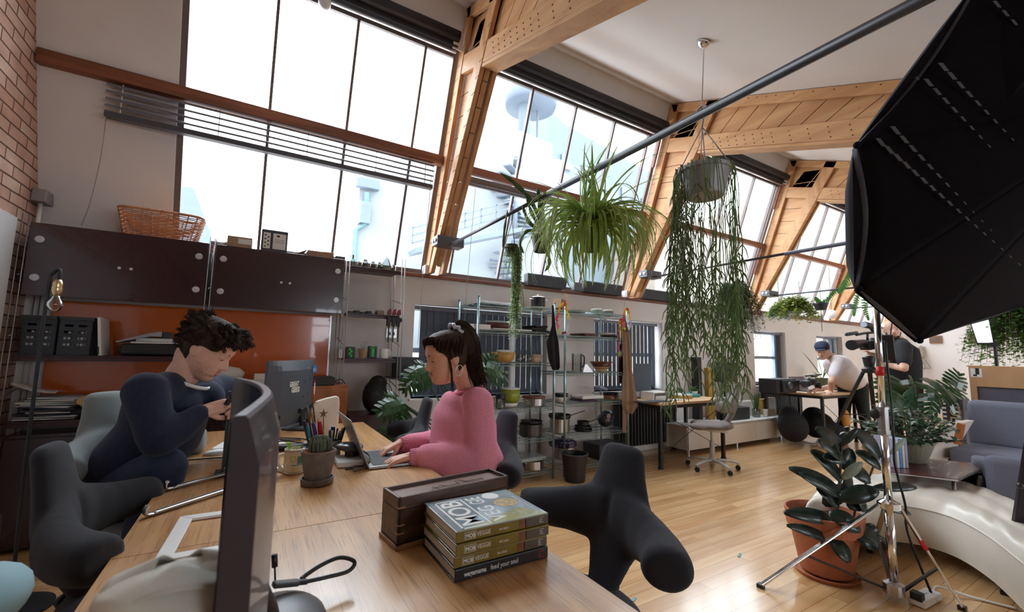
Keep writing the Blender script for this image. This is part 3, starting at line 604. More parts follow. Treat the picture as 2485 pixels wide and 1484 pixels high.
# crates with files
m_crate = mat('charcoal_plastic', (.028, .031, .038), .5)
def crate(x0, x1, lab):
    z0, z1 = 1.166, 1.41; y0, y1 = 3.79, 4.03; t = thing('storage_crate', lab, 'crate', ((x0+x1)/2, 3.91, z0), group='charcoal crates on the shelf'); mb = MB(); h = .006
    rows = [z0, z0+.06, z0+.075, z0+.10, z0+.115, z0+.14, z0+.155, z0+.18, z0+.195, z1]
    for i in range(0, len(rows), 2): mb.bx(x0, x1, y0, y0+h, rows[i], rows[i+1])
    for i in range(1, len(rows)-1, 2):
        for f in ((0, .16), (.42, .58), (.84, 1)): mb.bx(x0+(x1-x0)*f[0], x0+(x1-x0)*f[1], y0, y0+h, rows[i], rows[i+1])
    mb.bx(x0, x0+h, y0, y1, z0, z1).bx(x1-h, x1, y0, y1, z0, z1).bx(x0, x1, y1-h, y1, z0, z1).bx(x0, x1, y0, y1, z0, z0+h).bx(x0-.008, x1+.008, y0-.01, y0, z1-.02, z1)
    build(mb, 'crate_shell', m_crate, t); mb = MB()
    for k in range(6): mb.bx(x0+.02+k*.02, x0+.032+k*.02, y0+.02, y1-.03, z0+.01, z0+.13+.02*(k % 3))
    build(mb, 'files', m_paper, t)
crate(-1.235, -1.08, 'charcoal slotted crate at the left end of the shelf'); crate(-1.07, -.915, 'charcoal slotted crate full of cables and files, beside the white binder')
t = thing('binder', 'thin white binder leaning against the charcoal crate', 'binder', (-.87, 3.85, 1.166)); build(MB().box((-.875, 3.88, 1.29), (.016, .2, .25), MX.Rotation(R_(-6), 3, 'Y')), 'cover', m_paper, t, bevel=.003)
build(MB().box((-.872, 3.7795, 1.2), (.009, .001, .05), MX.Rotation(R_(-6), 3, 'Y')), 'spine_print', m_black, t)
t = thing('equipment_case', 'flat black ribbed case lying on the shelf behind the seated man', 'case', (-.62, 3.88, 1.166)); build(MB().bx(-.77, -.42, 3.78, 4.02, 1.168, 1.25), 'body', m_black, t, bevel=.02, bseg=4); build(MB().bx(-.775, -.415, 3.775, 4.025, 1.205, 1.215), 'rim', m_crate, t, bevel=.004)
t = thing('books_and_folder', 'pale folder', 'folder', (-.6, 3.88, 1.26)); 
t['label'] = 'grey bent folder lying on top of the black ribbed case'; t.name = 'document_folder'; _INV[t.name] = MX.Translation(V((-.6, 3.88, 1.26))).inverted()
build(MB().prism([(-.80, 3.80, 1.26), (-.62, 3.80, 1.325), (-.56, 3.80, 1.335), (-.56, 3.80, 1.30), (-.62, 3.8, 1.30), (-.79, 3.8, 1.255)], (0, .2, 0)), 'cover', mat('grey_card', (.33, .32, .34), .6), t); build(MB().bx(-.56, -.52, 3.81, 3.99, 1.29, 1.333), 'spine', m_crate, t, bevel=.003)
one(MB().bx(-.70, -.50, 3.83, 4.0, 1.264, 1.288), 'book', m_paper, 'white paperback under the grey folder on the black case', 'book', bevel=.002)
one(MB().bx(-.72, -.46, 3.80, 4.0, 1.252, 1.262), 'magazine', m_paper, 'thin white magazine directly on the black ribbed case', 'magazine')
# paper pile
def paper_pile():
    rnd = random.Random(3)
    for k in range(11):
        x = -1.07+rnd.uniform(-.03, .03); z = .767+k*.0125; a = rnd.uniform(-.25, .25); R = MX.Rotation(a, 3, 'Z') @ MX.Rotation(rnd.uniform(-.02, .05), 3, 'Y'); dark = k in (2, 4, 5)
        w = .27+rnd.uniform(-.05, .04)
        one(MB().box((x, 3.895, z+.006), (w, .21, .009), R), 'paper_bundle', mat('dark_folder', (.05, .06, .09), .6) if dark else mat('paper_%d' % (k % 3), [(.62, .62, .62), (.5, .55, .58), (.6, .58, .5)][k % 3], .8), ['white paper bundle', 'grey-blue paper bundle', 'cream paper bundle'][k % 3] + ' in the pile on the low shelf, number %s from the bottom' % ['one', 'two', 'three', 'four', 'five', 'six', 'seven', 'eight', 'nine', 'ten', 'eleven'][k] if not dark else 'dark folder in the paper pile, number %s from the bottom' % ['', '', 'three', '', 'five', 'six'][k], 'papers', 'papers piled on the low shelf', bevel=.002)
    one(MB().grid(lambda u, v: V((-1.25+.2*u, 3.80+.2*v, .93+.06*(1-u)**2+.01*sin(v*5))), 8, 6), 'loose_sheet', m_paper, 'curled white sheet sticking up at the left of the paper pile', 'paper', solid=.001)
    one(MB().box((-.885, 3.87, .85), (.05, .2, .13), MX.Rotation(R_(-48), 3, 'Y')), 'jiffy_envelope', mat('manila', srgb(206, 174, 120), .7), 'manila yellow padded envelope tilted at the right of the paper pile', 'envelope', bevel=.006)
    one(MB().box((-.87, 3.88, .80), (.20, .2, .045), MX.Rotation(R_(10), 3, 'Y')), 'black_sleeve', mat('black_blue_fabric', (.01, .012, .02), .8), 'black fabric sleeve under the manila envelope', 'sleeve', bevel=.015)
paper_pile()
# white boxes behind the monitor
for k, (px, py, w, h, lab) in enumerate([(630, 910, .07, .045, 'small white box on top of the stack behind the monitor'), (625, 928, .10, .05, 'white box at the bottom of the stack behind the monitor'), (562, 905, .10, .05, 'white box left of the stack, partly behind the seated man'), (655, 930, .06, .045, 'white box right of the stack, just left of the big monitor')]):
    c = ony(px, py, 3.82); z = .946 if k else .997; one(MB().bx(c.x-w/2, c.x+w/2, 3.79, 3.88, z, z+h), 'white_box', m_paper, lab, 'box', 'white boxes behind the monitor', bevel=.002)
t = thing('white_helmet', 'pale oval plastic shell lying behind the seated man', 'shell', (-.2, 3.85, .946)); build(MB().lathe([(.0, .1), (.07, .085), (.10, .05), (.09, .0)], (-.17, 3.86, .998), 20, sc=(1.2, .7)), 'shell', m_paper, t, smooth=True); build(MB().bx(-.24, -.1, 3.82, 3.9, .946, .996), 'base', m_paper, t)
# right section
o = (ony(932, 855, 3.83).x, 3.83, 1.166); t = thing('mug', 'white mug on the right shelf beside the green and black box', 'mug', o)
build(MB().lathe([(.034, 0), (.037, .004), (.037, .085), (.034, .085), (.033, .008), (0, .008)], o, 24), 'cup', m_white, t, smooth=False)
build(MB().tube([(o[0]+.034+.022*sin(a), o[1], o[2]+.045+.026*cos(a)) for a in [pi*i/10 for i in range(11)]], .006, 8), 'handle', m_white, t, smooth=True)
m_green = mat('bright_green_print', (.03, .55, .08), .5)
for px, lab, g in ((850, 'black box with green round print, left of the small plant pot', 0), (904, 'black box with green block print, right of the small plant pot', 1)):
    c = ony(px, 850, 3.85); t = thing('printed_box', lab, 'box', (c.x, 3.85, 1.166), group='black and green boxes'); w = .034; h = .095+.01*g
    build(MB().bx(c.x-w, c.x+w, 3.83, 3.89, 1.166, 1.166+h), 'carton', m_black, t, bevel=.002); mb = MB()
    if g == 0:
        for q in range(4): mb.lathe([(.011, 0), (.011, .001)], (c.x+.006*(-1)**q, 3.8295, 1.185+q*.019), 12, MX.Rotation(pi/2, 3, 'X'))
    else:
        mb.bx(c.x-.012, c.x+.012, 3.8285, 3.8295, 1.18, 1.27); mb.bx(c.x-.03, c.x+.03, 3.8285, 3.8295, 1.255, 1.262)
    build(mb, 'green_print', m_green, t)
c = ony(880, 850, 3.82); t = thing('paper_pot', 'brown paper plant bag with dry grass on the right shelf', 'plant pot', (c.x, 3.82, 1.166)); build(MB().lathe([(.027, 0), (.037, .08), (.034, .08), (.025, .01)], (c.x, 3.82, 1.166), 14), 'bag', m_card, t)
mb = MB(); rnd = random.Random(5)
for k in range(7): a = rnd.uniform(0, 6); mb.tube(bez([(c.x+.01*cos(a), 3.82+.01*sin(a), 1.24), (c.x+.02*cos(a), 3.82+.02*sin(a), 1.28), (c.x+.03*cos(a+.5), 3.82+.02*sin(a), 1.30+.02*rnd.random())], 4), .0012, 4)
build(mb, 'dry_grass', mat('dry_grass', (.3, .25, .15), .8), t)
c = ony(826, 855, 3.82); one(MB().bx(c.x-.012, c.x+.012, 3.8, 3.86, 1.166, 1.24), 'small_white_box', m_white, 'narrow white box at the left end of the mug shelf', 'box', bevel=.002)
mb = MB()
for k in range(4): mb.bx(.66+k*.05, .70+k*.05, 3.80, 3.9, 1.546, 1.562+.01*(k % 2))
one(mb, 'cable_tray', m_black, 'flat black tray of small parts on the clamp shelf', 'tray')
c = ony(925, 745, 3.85).x; one(MB().bx(c-.03, c+.03, 3.85, 3.95, 1.546, 1.59), 'beige_box', mat('beige_card', (.4, .36, .32), .7), 'small beige box on the clamp shelf', 'box', bevel=.002)
m_red = mat('clamp_red', (.22, .012, .02), .4)
for k, px in enumerate((943, 955, 966)):
    c = ony(px, 760, 3.74); x, y = c.x, 3.72-.03*k*0; lab = 'black and red bar clamp hanging from the shelf edge, ' + ('leftmost', 'middle', 'rightmost')[k]+' of three'
    t = thing('bar_clamp', lab, 'clamp', (x, y, 1.5), group='bar clamps hanging from the shelf edge')
    build(MB().bx(x-.004, x+.004, y-.004, y+.004, 1.31, 1.58), 'bar', m_black, t)
    build(MB().prism([(x-.018, y-.01, 1.545), (x+.02, y-.01, 1.55), (x+.014, y-.01, 1.60), (x-.004, y-.01, 1.59)], (0, .025, 0)), 'jaw', m_red, t, bevel=.003)
    build(MB().prism([(x-.018, y-.012, 1.45), (x+.01, y-.012, 1.44), (x+.022, y-.012, 1.52), (x-.016, y-.012, 1.53)], (0, .03, 0)).ell((x+.02, y, 1.505), (.016, .014, .02)), 'grip', m_black, t, bevel=.003)
# backpack
t = thing('backpack', 'black backpack standing against the wall behind the table', 'backpack', (.93, 3.82, .70))
one(MB().bx(.70, 1.08, 3.72, 4.04, .001, .70), 'dark_chest', m_maroon2, 'dark maroon chest carrying the black backpack', 'chest', bevel=.004)
build(MB().ell((.93, 3.86, .84), (.11, .09, .15)).ell((.93, 3.80, .80), (.09, .07, .09)).ell((.95, 3.86, .95), (.08, .07, .07)), 'bag', mat('black_nylon', (.010, .010, .013), .75, bump=.4, bscale=25), t, remesh=.012, sm=3)
build(MB().tube(bez([(1.0, 3.8, .97), (1.05, 3.78, .9), (1.04, 3.78, .8), (1.09, 3.79, .74)], 6), .008, 6, flat=.4), 'strap', m_black, t)
t = thing('loudspeaker', 'small black loudspeaker on a ledge left of the monstera leaves', 'speaker', (1.22, 3.9, 1.0)); build(MB().bx(1.10, 1.31, 3.82, 4.0, 1.002, 1.18), 'cabinet_box', m_black, t, bevel=.006); build(MB().lathe([(.05, 0), (.03, .01), (0, .004)], (1.2, 3.82, 1.08), 20, MX.Rotation(pi/2, 3, 'X')), 'driver', m_crate, t)
one(MB().bx(1.06, 1.31, 3.78, 4.06, .985, 1.0), 'ledge', m_maroon2, 'small maroon ledge carrying the black loudspeaker', 'shelf', bevel=.002)
# fairy lights along the upright
t = thing('string_lights', 'string of small wooden stars hanging down the upright by the cabinets', 'string lights', (.62, 3.72, .9))
build(MB().tube(bez([(.615, 3.72, 1.9), (.60, 3.72, 1.5), (.625, 3.72, 1.2), (.60, 3.72, .9), (.61, 3.72, .7)], 6), .0015, 4), 'wire', m_wire, t)
for px, py in ((848, 693), (830, 765), (831, 893), (835, 943)):
    c = ony(px, py, 3.70); mb = MB(); P = []
    for k in range(10): r = .015 if k % 2 == 0 else .006; P.append((c.x+r*sin(k*pi/5), 3.70, c.z+r*cos(k*pi/5)))
    mb.prism(P, (0, .006, 0)); build(mb, 'star', mat('pale_wood_star', (.55, .42, .3), .6), t)
# socket plate
c = ony(950, 808, 4.07); t = thing('wall_socket', 'brushed double socket plate on the wall behind the clamps', 'socket', (c.x, 4.075, c.z))
build(MB().bx(c.x-.05, c.x+.05, 4.068, 4.079, c.z-.045, c.z+.045), 'plate', m_alu, t, bevel=.002); build(MB().bx(c.x-.03, c.x-.01, 4.066, 4.068, c.z-.02, c.z+.01).bx(c.x+.01, c.x+.03, 4.066, 4.068, c.z-.02, c.z+.01), 'sockets', m_black, t)
# junction box with pipe on the bricks
c = onx(100, 480, XL+.03); t = thing('junction_box', 'grey electrical junction box on the brick wall', 'box', (XL+.03, c.y, c.z)); build(MB().bx(XL+.003, XL+.075, c.y-.07, c.y+.06, c.z-.04, c.z+.045), 'case', mat('grey_plastic', (.3, .27, .27), .5), t, bevel=.006); build(MB().cyl((XL+.03, c.y, c.z-.04), (XL+.03, c.y, c.z-.35), .012), 'conduit', m_white, t, smooth=True)
# bulb lamp on a thin black stand
L0 = ony(145, 655, 3.0)
t = thing('bulb_lamp', 'thin black floor lamp with brass socket and bare clear bulb', 'lamp', (-.9, 3.0, 0)); xb, zb = L0.x, L0.z
build(MB().tube(bez([(-.885, 3.0, .02), (-.90, 3.0, .8), (-.905, 3.0, 1.50), (-.895, 3.0, zb-.02), (xb, 3.0, zb), (xb+.004, 3.0, zb-.05)], 6), .008, 8), 'stem', m_black, t, smooth=True)
build(MB().lathe([(.15, .001), (.15, .012), (.02, .025)], (-.885, 3.0, 0.001), 28), 'base', m_black, t)
m_brass = mat('aged_brass', (.62, .47, .25), .25, 1.0)
build(MB().lathe([(.0, 0), (.014, -.005), (.02, -.02), (.022, -.03), (.02, -.035), (.022, -.045), (.022, -.06), (.018, -.075), (.016, -.085)], (xb, 3.0, zb-.045), 16), 'socket', m_brass, t, smooth=True)
build(MB().lathe([(.014, 0), (.016, -.015), (.030, -.04), (.031, -.055), (.02, -.078), (0, -.085)], (xb, 3.0, zb-.125), 18), 'bulb', glass('bulb_glass', (.9, .82, .7), .8), t, smooth=True)
# ---------------------------------------------------------------- the long oak work table and the things on it
TZ = 0.74
m_table = wood('oiled_oak_top', srgb(214, 166, 112), srgb(186, 136, 86), 1, 0.9, 0.32, coat=.35, pores=.45)
def table(y0, y1, lab, seam=None):
    t = thing('oak_table', lab, 'table', (.215, (y0+y1)/2, 0), group='oak tables pushed end to end')
    if seam is None: build(MB().bx(-.255, .685, y0, y1, .712, TZ), 'tabletop', m_table, t, bevel=.0015)
    else:
        build(MB().bx(-.255, .685, y0, seam-.0008, .712, TZ), 'tabletop', m_table, t, bevel=.0015); build(MB().bx(-.255, .685, seam+.0008, y1, .712, TZ), 'tabletop_leaf', m_table, t, bevel=.0015)
    build(MB().bx(-.19, .62, y0+.06, y0+.08, .64, .712).bx(-.19, .62, y1-.08, y1-.06, .64, .712).bx(-.2, -.18, y0+.06, y1-.06, .64, .712).bx(.61, .63, y0+.06, y1-.06, .64, .712), 'apron', m_table, t)
    for x in (-.17, .60):
        for y in (y0+.07, y1-.07): build(MB().bx(x-.025, x+.025, y-.025, y+.025, 0.001, .712), 'leg', m_table, t, bevel=.003)
table(.12, 1.384, 'oak table nearest the camera, carrying the book stack'); table(1.386, 2.319, 'middle oak table with the laptop and cactus pot on it', 1.85); table(2.321, 3.14, 'far oak table in front of the shelving, with the grey monitor')
# --- stack of books
def M4(o, x, y, z): x, y, z = V(x), V(y), V(z); return MX(((x.x, y.x, z.x, o[0]), (x.y, y.y, z.y, o[1]), (x.z, y.z, z.z, o[2]), (0, 0, 0, 1)))
m_page = mat('book_pages', srgb(222, 216, 206), .8, var=.08, scale=30, stretch=(1, 1, 60))
m_olive = mat('olive_gold_cover', srgb(122, 104, 28), .3, coat=.4, var=.15, scale=20); m_bkblack = mat('black_book_cover', (.012, .011, .014), .3, coat=.3)
m_foto = mat('glare_pale_cover', srgb(150, 168, 178), .25, coat=.8, var=.22, scale=9); m_printw = mat('white_print', (.82, .82, .8), .5, var=.02)  # top cover's base colour is lightened to paint in its glare
m_fbrown = mat('brown_food_print', srgb(110, 68, 42), .3, var=.5, scale=60); m_fgrey = mat('grey_brown_print', srgb(84, 74, 66), .3, var=.2, scale=30); m_redp = mat('red_print', (.5, .02, .03), .5)
BX0, BX1, BY0, BY1 = .409, .657, .905, 1.112; z = TZ+.0008
for k in range(4):
    black = (k == 0); th = .0265 if black else .0245; dx = [0, -.002, .001, .002][k]; dy = [0, .002, -.001, .003][k]; x0, x1, y0, y1 = BX0+dx, BX1+dx, BY0+dy, BY1+dy
    lab = ['black hardback cookbook at the bottom of the book stack', 'olive cookbook lying just above the black one in the stack', 'olive cookbook second from the top of the stack', 'olive cookbook with painted-in pale glare and white cover lettering, topmost of the stack'][k]
    t = thing('book', lab, 'book', ((x0+x1)/2, (y0+y1)/2, z), group='books stacked on the near table'); mc = m_bkblack if black else m_olive
    build(MB().bx(x0+.004, x1-.004, y0+.005, y1-.004, z+.0028, z+th-.0028), 'pages', m_page, t)
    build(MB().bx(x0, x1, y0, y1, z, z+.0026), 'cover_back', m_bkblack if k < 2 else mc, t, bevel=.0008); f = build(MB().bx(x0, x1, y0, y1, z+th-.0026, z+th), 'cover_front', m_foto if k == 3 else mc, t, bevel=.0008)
    sp = build(MB().bx(x0, x1, y0-.001, y0+.003, z+.001, z+th-.001), 'spine', mc, t, bevel=.0012); yy = y0-.0012
    F = lambda x, zz: M4((x, yy, zz), (1, 0, 0), (0, 0, 1), (0, -1, 0))
    if black:
        build(MB().text('wagamama', .0145, F(x0+.022, z+.008), .0002, sx=.86, bold=.0003).text('feed your soul', .0155, F(x0+.088, z+.008), .0002, sx=.82), 'lettering', m_printw, sp)
        build(MB().text('K', .012, F(x1-.028, z+.0075), .0002).bx(x1-.027, x1-.012, yy-.0003, yy, z+.019, z+.020).bx(x1-.027, x1-.012, yy-.0003, yy, z+.005, z+.006), 'emblem', m_redp, sp)
    else:
        build(MB().text('MOB', .0125, F(x0+.0215, z+.0075), .0002, sx=.92, bold=.0003).text('VEGGIE', .0135, F(x0+.0505, z+.0075), .0002, sx=.78).text('BEN LEBUS', .0058, F(x0+.108, z+.009), .0002, sx=.9)
              .bx(x0+.019, x0+.0475, yy-.0003, yy, z+.0045, z+.0052).bx(x0+.019, x0+.0475, yy-.0003, yy, z+.019, z+.0197).bx(x0+.019, x0+.0197, yy-.0003, yy, z+.0045, z+.0197).bx(x0+.0468, x0+.0475, yy-.0003, yy, z+.0045, z+.0197), 'lettering', m_printw, sp)
        build(MB().bx(x0+.162, x0+.182, yy-.0001, yy+.001, z+.0022, z+th-.003), 'food_photo', m_fbrown, sp); build(MB().bx(x0+.180, x1-.001, yy-.0001, yy+.001, z+.0022, z+th-.003), 'spine_end', m_fgrey, sp)
        build(MB().text('P', .008, F(x1-.023, z+.0085), .0002).bx(x1-.026, x1-.014, yy-.0004, yy, z+.0062, z+.0068).bx(x1-.026, x1-.014, yy-.0004, yy, z+.0178, z+.0184).bx(x1-.026, x1-.0254, yy-.0004, yy, z+.0062, z+.0184), 'emblem', m_printw, sp)
    if k == 3:
        zt = z+th+.0002; G = lambda x, y: M4((x, y, zt), (0, 1, 0), (-1, 0, 0), (0, 0, 1))     # lettering reads towards the far side
        mb = MB().text('MOB', .078, G(x0+.082, y0+.018), .0002, sx=.98, bold=.001).text('VEG', .060, G(x0+.1455, y0+.016), .0002, sx=.92, bold=.0006).text('GIE', .060, G(x0+.1455, y0+.135), .0002, sx=.60, bold=.0006)
        for (a, b, c, d) in ((.018, .023, .006, .190), (.018, .092, .006, .011), (.018, .092, .185, .190), (.090, .0945, .006, .190)): mb.bx(x0+a, x0+b, y0+c, y0+d, zt-.0001, zt+.0003)
        mb.text('FEED 4 OR MORE FOR UNDER 10', .0105, G(x1-.012, y0+.012), .0002, sx=1.0).lathe([(.024, 0), (.024, .0004)], (x1-.07, y1-.03, zt-.0001), 20)
        build(mb, 'cover_lettering', m_printw, f)
        build(MB().lathe([(.034, 0), (.034, .0003)], (x1-.055, y0+.115, zt-.0002), 22, sc=(1, .9)), 'food_photo', mat('pasta_print', srgb(196, 172, 128), .3, var=.4, scale=90), f)
        build(MB().lathe([(.028, 0), (.028, .0003)], (x1-.055, y0+.04, zt-.0002), 22), 'food_photo', mat('green_dish_print', srgb(160, 160, 110), .3, var=.35, scale=70), f)
        build(MB().prism([(x0+.002, y0+.002, zt-.0001), (x1-.002, y0+.002, zt-.0001), (x1-.04, y0+.07, zt-.0001), (x0+.1, y0+.03, zt-.0001)], (0, 0, .00015)), 'olive_band', mat('pale_olive_print', srgb(166, 160, 96), .25, coat=.5), f)
    z += th+.0012
# --- wooden wine box
m_walnut = wood('walnut', srgb(96, 66, 50), srgb(52, 32, 24), 0, 1.6, .4, coat=.2); m_walnut_l = wood('walnut_lid', srgb(150, 124, 112), srgb(118, 92, 80), 0, 1.2, .35, coat=.4); m_lightw = mat('pale_key_wood', srgb(168, 126, 88), .5)
def winebox():
    P = V((.343, 1.115, 0)); ang = math.atan2(1.185-1.115, .665-.343)*.62; t = thing('wooden_box', 'long dark walnut keepsake box with a picture burnt into its sliding lid', 'box', (.5, 1.18, TZ)); L, W, H = .355, .105, .115; z0 = TZ+.012
    S = MX.Translation((P.x, P.y, z0)) @ MX.Rotation(ang, 4, 'Z')
    def mk(): m = MB(); m.T = S; return m
    w = .008
    build(mk().bx(0, L, 0, w, 0, .082).bx(0, L, W-w, W, 0, .082).bx(0, w, 0, W, 0, .082).bx(L-w, L, 0, W, 0, .082).bx(0, L, 0, W, 0, .006), 'body', m_walnut, t, bevel=.001)
    l = build(mk().bx(0, L, 0, w, .0835, H).bx(0, L, W-w, W, .0835, H).bx(0, w, 0, W, .0835, H).bx(L-w, L, 0, W, .0835, H), 'lid_frame', m_walnut, t, bevel=.001)
    build(mk().bx(w, L-w, w, W-w, H-.014, H-.009), 'lid_panel', m_walnut_l, l)
    mb = mk(); zt = H-.0088; rnd = random.Random(2)
    pts = [(.10, .03), (.115, .035), (.125, .06), (.135, .04), (.15, .062), (.165, .045), (.20, .047), (.205, .07), (.22, .075), (.235, .05), (.26, .052), (.29, .05)]
    mb.tube([(x, y, zt) for x, y in pts], .0006, 4); mb.tube([(x, y-.012, zt) for x, y in pts[2:]], .0005, 4)
    for k in range(16): x = .20+k*.006; mb.tube([(x, .040, zt), (x+.002, .05+.01*rnd.random(), zt)], .0005, 4)
    for k in range(8): x = .12+k*.005; mb.tube([(x, .036, zt), (x, .05, zt)], .0005, 4)
    mb.text('Augustine', .014, MX.Translation((.13, .016, zt)), .0002)
    build(mb, 'burnt_drawing', mat('burnt_line', (.03, .015, .01), .7), l)
    mb = mk()
    for zz in (.025, .045, .088): mb.bx(-.0004, .018, -.0006, .001, zz, zz+.0035).bx(-.0006, .001, -.0004, .014, zz, zz+.0035)
    build(mb, 'corner_keys', m_lightw, t)
    build(mk().bx(-.004, .012, -.004, W+.004, -.0115, 0).bx(L-.012, L+.004, -.004, W+.004, -.0115, 0).bx(-.004, L+.004, -.004, .010, -.0115, 0), 'feet', m_lightw, t, bevel=.001)
winebox()
# --- cactus in concrete pot
def cactuspot():
    o = (.236, 1.79, TZ+.0008); m_conc = mat('dark_concrete', srgb(106, 101, 97), .75, var=.22, scale=30, bump=.2)
    t = thing('cactus', 'small ribbed cactus in a dark concrete pot on the middle table', 'plant', o)
    build(MB().lathe([(.048, 0), (.056, .003), (.058, .024), (.053, .024), (.050, .006), (0, .006)], o, 32), 'saucer', m_conc, t, smooth=False)
    build(MB().lathe([(.040, .007), (.043, .008), (.062, .118), (.060, .121), (.056, .119), (.051, .09), (0, .09)], o, 36), 'outer_pot', m_conc, t)
    build(MB().lathe([(.040, .08), (.0525, .119), (.050, .121), (.047, .108), (0, .106)], o, 32), 'inner_pot', mat('terracotta', srgb(158, 86, 56), .8), t)
    mb = MB(); rnd = random.Random(1)
    for k in range(110): a = rnd.uniform(0, 6.28); r = .043*math.sqrt(rnd.random()); mb.ell((o[0]+r*cos(a), o[1]+r*sin(a), o[2]+.108), (.0035, .0028, .0025), 6)
    build(mb, 'grit', mat('grit', srgb(150, 110, 92), .9, var=.3, scale=200), t)
    for (dx, dy, h, r) in ((-.013, 0, .070, .020), (.010, .004, .068, .020), (-.002, -.013, .058, .016), (.026, .0, .058, .015)):
        mb = MB(); c = V((o[0]+dx, o[1]+dy, o[2]+.105)); nr = 9
        def f(u, v, c=c, h=h, r=r): a = 2*pi*u; rib = 1+.22*cos(nr*a); rr = r*rib*(math.sqrt(max(0, 1-(2*v*.95-.85)**2)) if v > .45 else .8+.2*v/.45)*(1+.12*sin(v*2)); return c+V((rr*cos(a), rr*sin(a), h*v*1.05))
        mb.grid(f, 72, 14, cu=True); build(mb, 'stem', mat('cactus_green', srgb(82, 92, 74), .7, var=.25, scale=60), t, smooth=True)
    mb = MB()
    for k in range(240):
        a = rnd.uniform(0, 6.28); q = rnd.choice(((-.012, 0, .017), (.008, .004, .018), (-.002, -.012, .014), (.022, 0, .013))); z = rnd.uniform(.01, .055); p = V((o[0]+q[0]+q[2]*1.15*cos(a), o[1]+q[1]+q[2]*1.15*sin(a), o[2]+.105+z)); mb.tube([p, p+V((cos(a+rnd.uniform(-.5, .5))*.006, sin(a)*.006, rnd.uniform(-.002, .006)))], .0003, 3)
    tag(build(mb, 'spines', mat('cactus_spine', (.6, .58, .5), .6), t), kind='stuff')
cactuspot()
# --- patterned mug with pens
def mug():
    o = (.172, 1.985, TZ+.0008); m_cream = mat('cream_ceramic', srgb(226, 218, 200), .25, coat=.4, var=.03); t = thing('mug', 'cream patterned mug holding a green highlighter, beside the cactus', 'mug', o)
    build(MB().lathe([(.0, .0), (.036, 0), (.0395, .004), (.0395, .096), (.0375, .097), (.036, .094), (.036, .006), (0, .006)], o, 36), 'cup', m_cream, t)
    build(MB().tube(bez([(o[0]-.036, o[1]-.012, o[2]+.078), (o[0]-.058, o[1]-.02, o[2]+.076), (o[0]-.062, o[1]-.022, o[2]+.05), (o[0]-.045, o[1]-.016, o[2]+.022), (o[0]-.036, o[1]-.013, o[2]+.018)], 6), .0055, 8), 'handle', m_cream, t, smooth=True)
    def patch(a0, a1, z0, z1, m, nm, rnd=False):
        mb = MB(); n = 10
        if rnd:
            P = []
            for k in range(16): q = 2*pi*k/16; a = (a0+a1)/2+(a1-a0)/2*cos(q); zz = (z0+z1)/2+(z1-z0)/2*sin(q); P.append(V((o[0]+.0398*cos(a), o[1]+.0398*sin(a), o[2]+zz)))
            mb.add(P, [tuple(range(16))])
        else: mb.grid(lambda u, v: V((o[0]+.0398*cos(a0+(a1-a0)*u), o[1]+.0398*sin(a0+(a1-a0)*u), o[2]+z0+(z1-z0)*v)), n, 2)
        return build(mb, nm, m, t, solid=.0003)
    f = -1.75
    patch(f-.35, f+.25, .048, .074, mat('yellow_glaze', (.65, .55, .08), .4), 'yellow_dot', True); patch(f-.2, f+.9, .035, .038, mat('teal_glaze', (.08, .25, .25), .4), 'teal_line'); patch(f+.35, f+.85, .04, .07, mat('teal_glaze', (), .4), 'teal_patch')
    patch(f-.15, f+.7, .016, .026, mat('pale_yellow_glaze', (.7, .62, .25), .4), 'pale_patch'); patch(f-.4, f+.9, .0075, .009, mat('plum_glaze', (.15, .05, .07), .4), 'plum_line')
    mb = MB()
    for k in range(26): a = f-1.3+k*.1; mb.box((o[0]+.0398*cos(a), o[1]+.0398*sin(a), o[2]+.088), (.0008, .0022, .0022), MX.Rotation(a, 3, 'Z'))
    build(mb, 'dotted_rim', mat('red_glaze', (.3, .06, .04), .4), t)
    hl = thing('highlighter', 'lime green highlighter standing in the cream mug', 'pen', (o[0]-.005, o[1], o[2]+.05)); c = V((o[0]-.002, o[1]-.004, o[2]+.05)); d = V((-.35, -.1, .93)).normalized(); mg = mat('lime_plastic', (.32, .7, .03), .3, coat=.5)
    build(MB().bar(c, c+d*.078, .016, .010), 'barrel', mg, hl, bevel=.002); build(MB().bar(c+d*.030, c+d*.055, .0165, .0105), 'label_band', mat('pale_lime', (.6, .8, .4), .4), hl)
    for k, (dx, dy, m, lab) in enumerate([(.012, .004, mat('grey_metal', (.2, .2, .22), .4, .5), 'dark grey scissors handle leaning in the cream mug'), (.02, -.005, mat('blue_plastic', (.02, .2, .45), .4), 'blue pen cap in the cream mug')]): one(MB().bar((o[0]-.01, o[1]+dy, o[2]+.03), (o[0]+dx+.02, o[1]+dy, o[2]+.112-.012*k), .008, .006), 'scissors' if k == 0 else 'pen', m, lab, 'tool' if k == 0 else 'pen', bevel=.001)
mat('teal_glaze', (.08, .25, .25), .4); mug()
